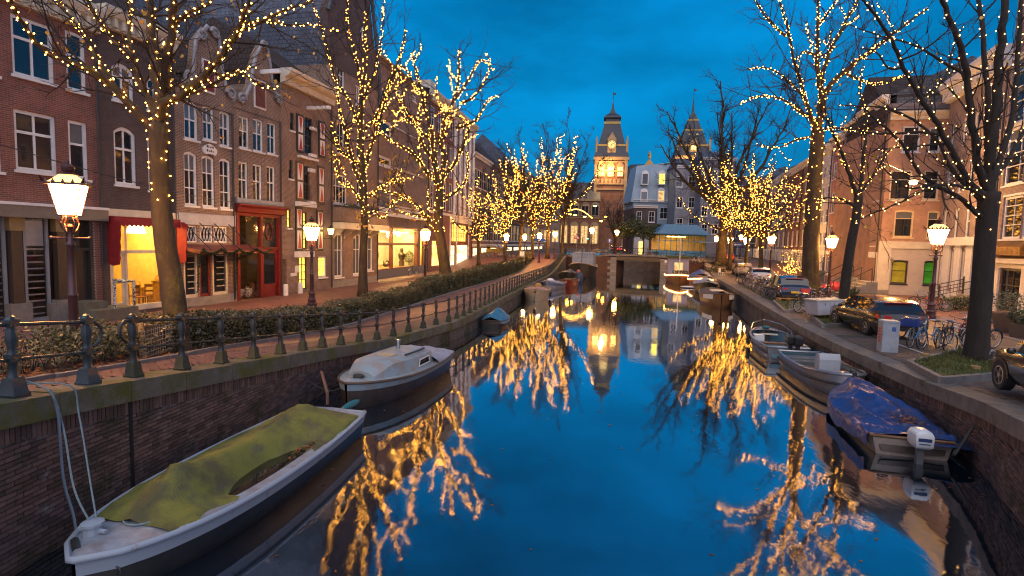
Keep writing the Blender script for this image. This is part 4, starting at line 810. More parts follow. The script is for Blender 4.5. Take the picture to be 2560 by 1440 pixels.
# nearest on the right edge
F=Bld(PRn,'dark_brick_house','dark purple brick house at the right edge with tall pale window frames','house',(2491,560),(2700,640))
for b in ((2510,494,2549,597),(2520,325,2575,452),(2535,150,2585,290)):
    x0,zc=F.xz(b[0],b[1]); x1,z0=F.xz(b[2],b[3])
    F.win((x0,x1,z0,zc,'m'),fc=mat('lilac_frame',(.55,.58,.66),.5),v=(.5,),h=(.33,.55,.78),fr=.14,lint=1)
    F.win((x0+2.2,x1+2.2,z0,zc,'m'),fc=MT['lilac_frame'],v=(.5,),h=(.33,.55,.78),fr=.14,lint=1)
xd1,zd1=F.xz(2503,670); xd0,zd0=F.xz(2548,770); xd0,xd1=min(xd0,xd1),max(xd0,xd1)
F.win((xd0,xd1,.15,zd1,'m'),fc=DRK,v=(.5,),h=(.2,.6),fr=.12,sill=0,name='door'); F.wall(BR_PUR,F.xz(2520,-60)[1],11)
MB().box(0,xd0-.05,-.1,-.002,-.4,zd1+.3).box(xd1+.05,F.W,-.1,-.002,-.4,zd1+.3).box(xd0-.05,xd1+.05,-.1,-.002,zd1+.03,zd1+.3).box(-.1,F.W+.05,-.45,-.002,zd1+.3,zd1+.55).obj('white_portal',WHT,F.T)
MB().prism([(.0,zd1+.6),(-.7,zd1+.75),(-.75,zd1+1.2),(-.3,zd1+1.5),(0,zd1+1.5)],'x',xd0-.5,xd1+1.2).obj('gilt_canopy',mat('gilt',(.35,.19,.05),.35,(.12,.07,.03),3,metal=.6),F.T); F.roof(F.xz(2520,-60)[1],2,SLT)
# bay window house
F=Bld(PRn,'bay_window_house','purple brick house with many narrow windows above a tall white ground floor','house',(2349,560),(2490.5,560))
zt=F.xz(2420,232)[1]; cols=[2362,2390,2418,2448,2472]
LIL=MT['lilac_frame']; zr=[(F.xz(2420,p)[1],F.xz(2420,q)[1]) for p,q in ((596,517),(478,400),(360,292))]
cx=sorted(F.xz(q,560)[0] for q in cols); 
for (za,zc) in zr:
    for x_ in cx: F.win((x_-.38,x_+.38,za,zc,'m'),fc=LIL,v=(),h=(.55,),fr=.13,sill=0)
zg=F.xz(2420,612)[1]
for x_ in cx: F.win((x_-.42,x_+.42,.9 if x_!=cx[3] else .7,zg-.2,'m'),fc=LIL,v=(.5,),h=(.3,.62),fr=.1,sill=0,name='window' if x_!=cx[3] else 'door')
F.wall(BR_PUR,zt,11); q=MB(); xs_=[0]+sorted(v for h_ in F.holes if h_[2]<2 for v in h_[:2])+[F.W]
for i in range(0,len(xs_),2): q.box(xs_[i],xs_[i+1],-.1,-.002,-.4,zg)
q.box(0,F.W,-.08,-.002,-.4,.62).box(0,F.W,-.3,-.002,zg-.05,zg+.5); q.obj('white_ground_floor',mat('lilac_paint',(.55,.57,.63),.55),F.T)
F.cornice(zt,WHT,1.3,.8,br=18); F.roof(zt+1.2,3.2,TILE,10,hip=1)
bayF=F
# steps with iron railing
x_=cx[3]; sp_=F.w(x_,-.1,0); T=thing('front_steps','stone front steps with black iron railing before the white ground floor','steps',sp_,F.P.rot)
for k in range(5): MB().box(-.8,.8,-1.9+k*.36,-1.9+(k+1)*.36+(.02),-.2,.13+k*.14).obj('step',STN,T)
for sx in (-.8,.8):
    r=MB(); r.lathe([(.05,-.1),(.05,1.15),(.07,1.2),(.02,1.3)],8,(sx,-1.95,0)).lathe([(.05,.4),(.05,1.7),(.07,1.75),(.02,1.85)],8,(sx,-.15,0)).tube([(sx,-1.95,1.1),(sx,-.15,1.65)],.025,6).tube([(sx,-1.95,.65),(sx,-.15,1.2)],.02,6)
    for k in range(5): r.tube([(sx,-1.7+k*.35,.5+.1*k),(sx,-1.7+k*.35,1.15+.11*k)],.012,4)
    r.obj('railing',BLKM,T)
# side wall lit orange: corner house
PS=Plane(28.4,43.1,0,'R',0); PS.d=V((math.cos(R_(-14)),math.sin(R_(-14)),0)); PS.n=V((-PS.d.y,PS.d.x,0)); PS.rot=R_(-14)
F=Bld(PS,'orange_lit_corner_house','corner house with orange lit brick, cream ground floor and green lit windows','house',0,(2352,640))
F.W=max(F.W,5.2); zt=F.xz(2260,300)[1]
AMB=mat('cream_frame',(.58,.46,.26),.5)
for b in ((2238,524,2281,594),(2320,526,2345,596)): F.win(b,fc=AMB,v=(),h=(.68,),fr=.12,arch=.08)
for b in ((2228,425,2276,500),(2312,425,2345,500)): F.win(b,fc=CRM,v=(),h=(.68,),fr=.12)
F.win((2259,315,2298,380),fc=LIL,v=(),h=(.68,),fr=.12); F.win((2325,318,2350,380),fc=LIL,v=(),h=(.68,),fr=.12)
for b,g in (((2230,650,2266,710),emis('stained_olive',(.36,.28,.015),.24)),((2311,652,2346,713),emis('stained_green',(.05,.30,.02),.22))): F.win(b,fc=DRK,v=(),h=(.55,),g=g,fr=.1,arch=.08)
zg=F.xz(2260,612)[1]; F.wall(BR_TAN,zt,12)
q=MB(); xs_=[0]+sorted(v for h_ in F.holes if h_[3]<zg for v in h_[:2])+[F.W]; hz=[h_ for h_ in F.holes if h_[3]<zg]
for i in range(0,len(xs_),2): q.box(xs_[i],xs_[i+1],-.05,-.002,-.4,zg-.3)
for h_ in hz: q.box(h_[0],h_[1],-.05,-.002,-.4,h_[2]).box(h_[0],h_[1],-.05,-.002,h_[3],zg-.3)
q.obj('painted_brick',BR_WHT,F.T); MB().box(-.1,F.W,-.16,-.002,zg-.3,zg+.25).box(-.12,.75,-.13,-.052,-.4,zg-.3).obj('cornice_band',CRM,F.T)
F.cornice(zt,CRM,.6,.4); F.roof(zt+.6,4,TILE,10)
MB().box(-.13,.78,-.16,-.05,-.4,.35).obj('stone_foot',STN,F.T)
# canal front of the same corner, continuing row
F,zt2=rgen(PR,'white_plinth_house','narrow brown house beside the corner with arched white ground floor',2194,2130,300,BR_PUR,3,3)
F,_=rgen(PR,'lavender_house','pale lavender painted house with narrow windows beside the brown house',2129,2092,340,mat('lavender_plaster',(.42,.42,.50),.7,(.36,.36,.44),1.5),3,4)
F,_=rgen(PR,'pink_house','narrow dusty pink house in the right hand row',2091,2066,370,mat('pink_plaster',(.36,.17,.17),.7,(.30,.14,.14),1.5),2,3)
F,_=rgen(PR,'tall_white_house','tall white painted house with long windows in the right row',2065,2030,395,mat('offwhite_plaster',(.55,.56,.62),.7,(.48,.49,.55),1.5),3,4,br=8)
F,_=rgen(PR,'neck_brick_house','brown house behind the thick trunk in the right row',2029,1996,420,BR_BRN,2,3)
F,_=rgen(PR,'wide_brown_house','wide brown house with cream frames left of the thick trunk',1995,1962,440,BR_RED,3,3)
F,_=rgen(PR,'grey_stoop_house','brown house with pale stoop at the far end of the right row',1961,1938,455,BR_PUR,2,3)
F,_=rgen(PR,'far_cream_house','cream fronted far house closing the right row',1937,1915,470,mat('cream_plaster',(.5,.47,.42),.7,(.42,.4,.36),1.5),2,3)
F,_=rgen(PR,'far_dark_house','dark far house glimpsed behind the lit trees on the right',1914,1880,470,BR_DK,2,3)
F,_=rgen(PR,'far_plum_house','plum far house hidden behind the densest lit trees on the right',1879,1840,480,BR_PUR,3,3)
# ================================================================= bridge
M_BRR=brickm('bridge_brick',(.12,.046,.03),(.085,.036,.028),(.10,.075,.06),.24,.075,.012,'xz',.6,.8,.4)
A_=gz(1486,683,WZ); Bq=gz(1692,694,WZ); PB=Plane(A_.x,A_.y,0,'R',0); dd=(Bq-A_).normalized(); PB.d=V((dd.x,dd.y,0)).normalized(); PB.n=V((-PB.d.y,PB.d.x,0)); PB.rot=math.atan2(dd.y,dd.x)
F=Bld(PB,'stone_bridge','low brick and stone canal bridge with iron railing and parked bicycles','bridge',-7,(1790,640)); X=lambda p,y=660:F.xz(p,y)[0]; Z=lambda p,y:F.xz(p,y)[1]
ztop=Z(1580,638); zund=Z(1580,648); o0=X(1541); o1=X(1651); F.W=X(1790)

arc=lambda x:ztop-.55*((x-(o0+o1)/2)/((o1-o0)*.9))**2 if abs(x-(o0+o1)/2)<(o1-o0)*1.1 else ztop-.83
b=MB(); b.box(0,o0,0,3.5,-3.5,ztop-.35).box(o1,F.W,0,3.5,-3.5,ztop-.35).obj('abutment',M_BRR,F.T)
n=24; xs_=[F.W*i/n for i in range(n+1)]
zd=[ztop-.45*((x-(o0+o1)/2)/8)**2 if abs(x-(o0+o1)/2)<8 else ztop-.45 for x in xs_]
b=MB(); b.loft([[(x,-.12,z-.12),(x,-.12,z+.12),(x,3.6,z+.12),(x,3.6,z-.12)] for x,z in zip(xs_,zd)]).obj('deck',mat('deck_stone',(.24,.21,.17),.8,(.16,.14,.12),2),F.T)
for i in range(n): 
    pass
MB().box(o0,o1,-.04,3.5,zund-.25,zund+.35).obj('girder',mat('girder',(.10,.075,.045),.6),F.T)
for sx,dr in ((o0,-1),(o1,1)):
    z=-1.3; k=0
    while z<zd[12]-.5:
        w_=.9 if k%2 else 1.35; mko('quoin',unitbox(mat('quoin_stone',(.30,.27,.24),.8,(.22,.2,.18),4,isl=.15)),F.T,(sx+dr*w_/2,.0,z+.23),None,(w_,.12,.44)); z+=.46; k+=1
rl=MB(); npst=18
for i in range(npst+1):
    x=F.W*i/npst; z=zd[min(n,int(i*n/npst))]; MB().lathe([(.09,z),(.07,z+.3),(.035,z+.35),(.035,z+.95),(.06,z+1.02),(.02,z+1.08)],6,(x,0,0)).obj('post',BLKM,F.T)
for hh in (.95,.5): MB().tube([(x,0,z+.12+hh-.1) for x,z in zip(xs_,zd)],.03,5).obj('rail',BLKM,F.T)
lf=MB().lathe([(.22,-.03),(.22,.03)],14); o=lf.obj('round_sign',WHT,F.T); o.rotation_euler=(R_(90),0,0); o.location=(X(1665),-.1,Z(1665,654))
MB().box(o0-9,o1+9,17,18,-3,1.6).obj('far_quay_wall',brickm('far_quay',(.13,.115,.12),(.095,.085,.09),(.06,.06,.06),.6,.2,.02,'xz',.6),F.T)
BRF=F
# ================================================================= museum and far buildings
def mpt(px,Y): p=AY(px,640,Y); return p.x
M_MUS=brickm('museum_brick',(.26,.085,.035),(.19,.062,.03),(.26,.2,.13),.6,.2,.02,'xz',.3); M_MST=mat('museum_stone',(.42,.28,.13),.7,(.34,.22,.11),.6); MSL=mat('museum_slate',(.032,.036,.048),.5,(.05,.055,.068),.5,.3,3); GLD=mat('gold_band',(.55,.33,.06),.4,(.4,.25,.05),1)
MLIT=emis('museum_lit',(1,.70,.16),2.4)
def tower(px,Y,tip,clock,lb,wpx):
    p=AY(px,600,Y); sc=Y*1.0/FPX*1.02; cx,cy_=p.x,p.y; z=lambda py:AY(px,py,Y).z
    T=thing('museum_tower',lb,'tower',(cx,cy_,0),R_(-8)); hw=wpx/2*sc
    k=(z(395)-z(605))/(z(395)-z(605)) if clock else 1
    zb=z(405) if clock else z(402)
    MB().box(-hw,hw,-hw,hw,0,zb).obj('shaft',M_MUS,T)
    b=MB()
    for q in (zb-.9,zb-4.2,z(465),z(468)-1.5): b.box(-hw-.35,hw+.35,-hw-.35,hw+.35,q,q+.5)
    b.box(-hw-.9,hw+.9,-hw-.9,hw+.9,zb,zb+1.0)
    for sx in (-1,1):
        for sy in (-1,1): b.box(sx*hw-.5,sx*hw+.5,sy*hw-.5,sy*hw+.5,0,zb-.01)
    b.obj('stone_bands',M_MST,T)
    if clock:
        za,zc=z(446),z(422)
        for i in (-1,0,1):
            f=MB().box(i*hw*.62-hw*.22,i*hw*.62+hw*.22,-hw-.25,-hw+.1,za,zc).prism([(i*hw*.62+hw*.24*math.cos(a*.314),zc+hw*.3*math.sin(a*.314)) for a in range(11)],'y',-hw-.3,-hw+.1).obj('window_arch',M_MST,T)
            MB().box(i*hw*.62-hw*.16,i*hw*.62+hw*.16,-hw-.3,-hw-.26,za+.3,zc-.1).obj('lit_window',MLIT,f); MB().box(i*hw*.62-.1,i*hw*.62+.1,-hw-.36,-hw-.31,za+.3,zc-.1).box(i*hw*.62-hw*.16,i*hw*.62+hw*.16,-hw-.36,-hw-.31,(za+zc)/2-.1,(za+zc)/2+.1).obj('mullion',M_MST,f)
        for i in range(7): MB().box(-hw*.9+i*hw*.27,-hw*.9+i*hw*.27+hw*.16,-hw-.2,-hw+.1,z(466),z(452)).obj('blind_arch',M_MST,T)
    # steep roof in stages, as fractions of the height between eaves and spire tip
    zt=z(tip); H=zt-zb
    st=[(1.16,.005),(.93,.20),(.89,.215),(.52,.585),(.48,.60),(.44,.665),(.58,.68),(.52,.71),(.22,.77),(.10,.84),(.05,.93),(.01,1.0)] if clock else [(1.16,.005),(.93,.17),(.88,.19),(.56,.43),(.52,.45),(.32,.60),(.29,.615),(.09,.74),(.045,.86),(.01,1.0)]
    b=MB(); b.loft([[(sx*hw*r*1.0,sy*hw*r,zb+1+(H-1)*h) for sx,sy in ((-1,-1),(1,-1),(1,1),(-1,1))] for r,h in st]); b.obj('roof',MSL,T)
    g=MB()
    for r,h in ([(.94,.20),(.53,.585),(.49,.60)] if clock else [(.94,.17),(.57,.43),(.33,.60)]): g.box(-hw*r-.12,hw*r+.12,-hw*r-.12,hw*r+.12,zb+1+(H-1)*h-.25,zb+1+(H-1)*h+.3)
    g.obj('gold_band',GLD,T)
    dz=zb+1+H*.02; c=MB().box(-1.5,1.5,-hw*1.08,-hw*.7,dz,dz+5.6 if clock else dz+3.6).prism([(-1.7,dz+(5.6 if clock else 3.6)),(1.7,dz+(5.6 if clock else 3.6)),(0,dz+(8.2 if clock else 6.4))],'y',-hw*1.08,-hw*.7)
    d=c.obj('dormer',M_MST,T)
    if clock:
        o=MB().lathe([(1.35,-.05),(1.35,.05)],20).obj('clock_face',emis('clock_dial',(.9,.62,.2),.6),d); o.rotation_euler=(R_(90),0,0); o.location=(0,-hw*1.08-.08,dz+3.9)
        k_=MB(); 
        for a in range(12): k_.M=Matrix.Translation((0,-hw*1.08-.16,dz+3.9))@Matrix.Rotation(a*math.pi/6,4,'Y'); k_.box(-.08,.08,0,.04,.95,1.25)
        k_.M=Matrix.Translation((0,-hw*1.08-.18,dz+3.9))@Matrix.Rotation(R_(60),4,'Y'); k_.box(-.07,.07,0,.04,-.2,1.1); k_.M=Matrix.Translation((0,-hw*1.08-.18,dz+3.9))@Matrix.Rotation(R_(-150),4,'Y'); k_.box(-.1,.1,0,.04,-.2,.75); k_.M=None
        k_.obj('clock_hands',DRK,d)
    else:
        for i in (-.5,.5): MB().box(i-.3,i+.3,-hw*1.08-.06,-hw*1.08,dz+1.6,dz+3.3).obj('dormer_window',MLIT,d)
    for sx in (-1,1): MB().lathe([(.35,dz),(.35,dz+4.5),(.5,dz+4.7),(.1,dz+7)],6,(sx*hw*1.02,-hw*1.02,0)).obj('pinnacle',M_MST,T)
    f=zb+1+(H-1)*.5
    for sx in (-.3,.3): MB().box(sx*hw*.8-.3,sx*hw*.8+.3,-hw*.66,-hw*.5,zb+H*.35,zb+H*.39).obj('skylight',emis('roof_light',(1,.7,.2),1.2),T)
    b=MB().lathe([(.5,zt-5.2),(.2,zt-5.0)],6).tube([(0,0,zt-1),(0,0,zt+3)],.09,4).box(-.06,.9,-.05,.05,zt+1.8,zt+2.6); b.obj('weather_vane',BLKM,T); return T
tower(1519,205,250,True,'left museum tower with golden clock and lit arched windows',70)
tower(1716,215,240,False,'right museum tower with steep banded slate roof and tall spire',72)
T=thing('museum_wing','long brick museum wing with arched windows and slate roof lit by streetlamps','museum',(0,0,0)); y0=198
xa,xb=mpt(1395,y0),mpt(1496,y0); z=lambda py:AY(1450,py,y0).z
MB().box(xa,xb,y0,y0+14,0,z(502)).obj('wall',M_MUS,T); MB().prism([(y0-.5,z(502)),(y0+15,z(502)),(y0+9,z(452)),(y0+5,z(452))],'x',xa,xb).obj('roof',MSL,T)
MB().box(xa,xb,y0-.5,y0,z(502),z(502)+.6).box(xa,xb,y0-.2,y0,z(545),z(545)+.4).box(xa,xb,y0-.2,y0,z(585),z(585)+.4).box(xa,xb,y0-.2,y0,z(525),z(525)+.3).obj('stone_bands',M_MST,T)
for i in range(4):
    cx=xa+(xb-xa)*(i+.5)/4
    for za,zc,gm in ((z(540),z(515),GL),(z(610),z(565),LITD)):
        f=MB().box(cx-1.5,cx+1.5,y0-.3,y0-.01,za,zc).prism([(cx+1.5*math.cos(a*.314),zc+1.5*math.sin(a*.314)) for a in range(11)],'y',y0-.3,y0-.01).obj('window_frame',M_MST,T); MB().box(cx-1.1,cx-.1,y0-.34,y0-.31,za+.3,zc).box(cx+.1,cx+1.1,y0-.34,y0-.31,za+.3,zc).obj('pane',gm,f)
    if i%2==0:
        d=MB().box(cx-1.2,cx+1.2,y0,y0+3,z(497),z(480)).prism([(cx-1.5,z(480)),(cx+1.5,z(480)),(cx,z(468))],'y',y0-.1,y0+3).obj('dormer',M_MST,T); MB().box(cx-.7,cx+.7,y0-.06,y0-.01,z(496),z(482)).obj('pane',GL,d)
# dark roof hall between the towers
y1=212; T=thing('museum_hall','steep dark slate museum hall roof with a winged statue on its gable','museum',(0,0,0)); z=lambda py:AY(1600,py,y1).z
xa,xb=mpt(1548,y1),mpt(1690,y1); MB().box(xa,xb,y1,y1+12,0,z(480)).obj('wall',M_MUS,T); MB().prism([(xa-1,z(470)),(xb,z(470)),(xb-2,z(408)),(xa+3,z(412))],'y',y1-.5,y1+12).obj('roof',MSL,T)
xs_=mpt(1610,y1); MB().prism([(xs_-2,z(415)),(xs_+2,z(415)),(xs_,z(398))],'y',y1-2,y1-1.4).obj('gable_tip',GLD,T); st=MB().lathe([(.6,z(398)),(.5,z(392)),(.7,z(387)),(.3,z(384)),(.4,z(381)),(.05,z(379))],8,(xs_,y1-1.7,0)); st.add([(xs_,y1-1.7,z(390)),(xs_-1,y1-1.6,z(380)),(xs_-.3,y1-1.7,z(387))],[(0,1,2)]).add([(xs_,y1-1.7,z(390)),(xs_+1,y1-1.6,z(380)),(xs_+.3,y1-1.7,z(387))],[(0,1,2)]).obj('winged_statue',GLD,T)
# white mansard block
class PF: pass
def block(nm,lb,px0,px1,Y,ytop,m_,wins,roofm=None,rh=0,g=GL,fr=WHT,dep=10,cat='building'):
    P=Plane(0,Y,0,'R',1.5); P.d=V((1,0,0)); P.n=V((0,1,0)); P.rot=0
    F=Bld(P,nm,lb,cat,(px0,600),(px1,600)); zt=F.xz((px0+px1)/2,ytop)[1]
    for w_ in wins: F.win(w_[:4],fc=fr,v=(.5,),h=(.55,),g=w_[4] if len(w_)>4 else g,fr=.12,dep=.1)
    F.wall(m_,zt,dep,0); F.cornice(zt,WHT,.5,.4)
    if rh: F.roof(zt+.4,rh,roofm or SLT,dep,hip=1.5)
    return F,zt
PBL=mat('paleblue_render',(.28,.36,.43),.7,(.23,.30,.36),.5)
F,zt=block('white_mansard_house','pale blue white apartment house with a sloping mansard front before the museum',1579,1682,128,505,PBL,[(1592,520,1606,548),(1622,518,1640,548),(1650,518,1668,548)],cat='apartment house')
b=MB(); x0,z0=F.xz(1580,505); x1,_=F.xz(1682,505); z1=F.xz(1630,412)[1]; b.add([(x0-.3,-.3,z0),(x1,-.3,z0),(x1,2.2,z1+1),(x0+1.2,2.2,z1),(x0-.3,10,z0),(x1,10,z0),(x1,9,z1+1),(x0+1.2,9,z1)],[(0,1,2,3),(3,2,6,7),(0,3,7,4),(1,5,6,2),(4,7,6,5)]); b.obj('mansard',PBL,F.T)
for (a,py0,c,py1,g) in ((1606,435,1618,460,GL),(1648,435,1660,460,YEL),(1603,480,1616,502,GLB),(1646,478,1658,503,LITD)):
    xa,za=F.xz(a,py0); xb,zb=F.xz(c,py1); f=MB().box(xa-.2,xb+.2,-.35,2,zb-.2,za+.2).prism([((xa+xb)/2+(xb-xa)*.6*math.cos(k*.314),za+.2+.6*math.sin(k*.314)) for k in range(11)],'y',-.35,1.6).obj('dormer',WHT,F.T); MB().quad((xa,-.37,zb),(xb,-.37,zb),(xb,-.37,za),(xa,-.37,za)).obj('pane',g,f)
F,zt=block('dark_ground_house','brown ground floor house with pale shopfront below the mansard house',1581,1640,112,520,BR_DK,[(1592,528,1604,556),(1622,528,1636,556)])
xa,za=F.xz(1585,585); xb,zb=F.xz(1638,634); MB().box(xa,xb,-.1,-.01,1.4,za).obj('pale_shopfront',mat('pale_shop',(.5,.5,.52),.6),F.T)
xa,za=F.xz(1597,604); xb,_=F.xz(1609,604); MB().box(xa,xb,-.16,-.11,1.5,za).obj('lit_shop_door',LITW,F.T)
F,zt=block('grey_gable_house','grey plastered house with slate roof right of the mansard house',1683,1745,122,420,mat('grey_render',(.24,.25,.29),.7,(.18,.19,.22),.6),[(1690,440,1706,468),(1722,440,1738,468),(1692,492,1706,520),(1722,492,1736,520),(1692,545,1706,575),(1722,545,1736,575)],SLT,2.4)
F,zt=block('slate_apartment_house','slate grey apartment house behind the great bare tree',1746,1830,118,400,mat('slate_render',(.20,.21,.26),.7,(.15,.16,.2),.6),[(q,y_,q+14,y_+26) for q in (1754,1780,1806) for y_ in (425,470,515,560)],SLT,2.2)
# blue pavilion cafe by the bridge
p=AY(1705,640,92); T=thing('blue_pavilion','blue glazed cafe pavilion glowing orange inside beside the bridge','pavilion',(p.x,p.y,1.55)); BLU=mat('pavilion_blue',(.06,.26,.46),.5)
b=MB().box(-3.9,3.9,0,5,0,1.0)
for k in range(9): b.box(-3.9+k*.96,-3.8+k*.96,0,.12,1,3.6)
b.box(-3.9,3.9,0,.12,3.5,3.75).box(-3.9,3.9,0,.1,2.6,2.7); fo=b.obj('frame',BLU,T); MB().box(-3.8,3.8,4.8,5,1,3.6).box(-3.9,-3.8,.2,5,1,3.6).box(3.8,3.9,.2,5,1,3.6).obj('back_wall',INW,T)
MB().loft([[(-4.4,-.6,3.75),(4.4,-.6,3.75),(4.4,5.4,3.75),(-4.4,5.4,3.75)],[(-2.6,1.2,5.4),(2.6,1.2,5.4),(2.6,3.6,5.4),(-2.6,3.6,5.4)]]).obj('roof',mat('pavilion_roof',(.10,.2,.30),.5),T)
MB().quad((-3.8,.06,1),(3.8,.06,1),(3.8,.06,3.5),(-3.8,.06,3.5)).obj('pane',SHOPGL,fo); MB().box(-2,1,2,2.3,3.3,3.4).obj('ceiling_light',emis('pavilion_light',(1,.45,.08),24),T)
MB().box(-5.4,-3.9,-.6,3,.8,.9).box(-5.3,-5.2,-.5,-.4,0,.8).obj('counter',BLU,T)
# red brick annex left of the pavilion
p=AY(1655,640,104); T=thing('brick_annex','small reddish brick wall building between shopfront and blue pavilion','building',(p.x,p.y,1.5)); MB().box(-1.6,2.2,0,4,0,4.4).obj('wall',M_BRR,T); MB().box(-1.8,2.4,-.2,4.2,4.4,4.6).obj('roof',SLATE,T)
# distant dark row closing the street on the left of the museum
F,zt=block('far_corner_house','dark far corner house under streetlamps left of the museum wing',1340,1400,185,470,BR_BRN,[(q,y_,q+9,y_+20) for q in (1346,1362,1380) for y_ in (490,530)]+[(1350,575,1372,605,LITD),(1380,575,1396,605,LITD)],SLT,4)
F,zt=block('far_right_block','distant dark apartment block behind the right hand trees',1832,1960,150,470,BR_DK,[(q,y_,q+10,y_+22) for q in (1840,1866,1892,1920) for y_ in (495,535,575)],SLT,3)

for nm,px,py,Y in (('tower_floodlight',1519,420,197),('tower_floodlight',1716,415,207)):   # the floodlit tower tops
    l_=bpy.data.lights.new(nm,'POINT'); l_.energy=3200; l_.color=(1,.56,.18); l_.shadow_soft_size=.6; o=bpy.data.objects.new(nm,l_); C.objects.link(o); o.location=AY(px,py,Y)
# ---------------------------------------------------------------- bare trees and their light strings
BARK=mat('bark',(.034,.023,.012),.9,(.065,.042,.022),5,.9,22,stretch=(1,1,.22),bd=.03); moss(BARK,.3,(.085,.075,.014),zs=2.2)
BARKD=mat('bark_dark',(.017,.012,.009),.9,(.032,.023,.016),5,.9,22,stretch=(1,1,.22),bd=.03)
TWIG=mat('twig',(.018,.013,.010),.85,(.03,.021,.015),3)
YLEAF=mat('yellow_leaf',(.55,.33,.03),.6,(.42,.20,.02),6,isl=.3)
BULB=emis('bulb_glow',(1,.38,.045),27); BULBW=emis('bulb_glow_white',(1,.50,.13),11)
def octa(b,p,r):
    x,y,z=p; b.add([(x+r,y,z),(x-r,y,z),(x,y+r,z),(x,y-r,z),(x,y,z+r),(x,y,z-r)],[(0,2,4),(2,1,4),(1,3,4),(3,0,4),(2,0,5),(1,2,5),(3,1,5),(0,3,5)])
def smooth(pts,n=4):
    P=[V(p) for p in pts]; out=[]
    for i in range(len(P)-1):
        p0,p1,p2,p3=P[max(i-1,0)],P[i],P[i+1],P[min(i+2,len(P)-1)]
        for k in range(n):
            t=k/n; out.append(.5*((2*p1)+(p2-p0)*t+(2*p0-5*p1+4*p2-p3)*t*t+(3*p1-p0-3*p2+p3)*t**3))
    out.append(P[-1]); return out
def rv(r,z=1): 
    return V((r.gauss(0,1),r.gauss(0,1),r.gauss(0,z))).normalized()
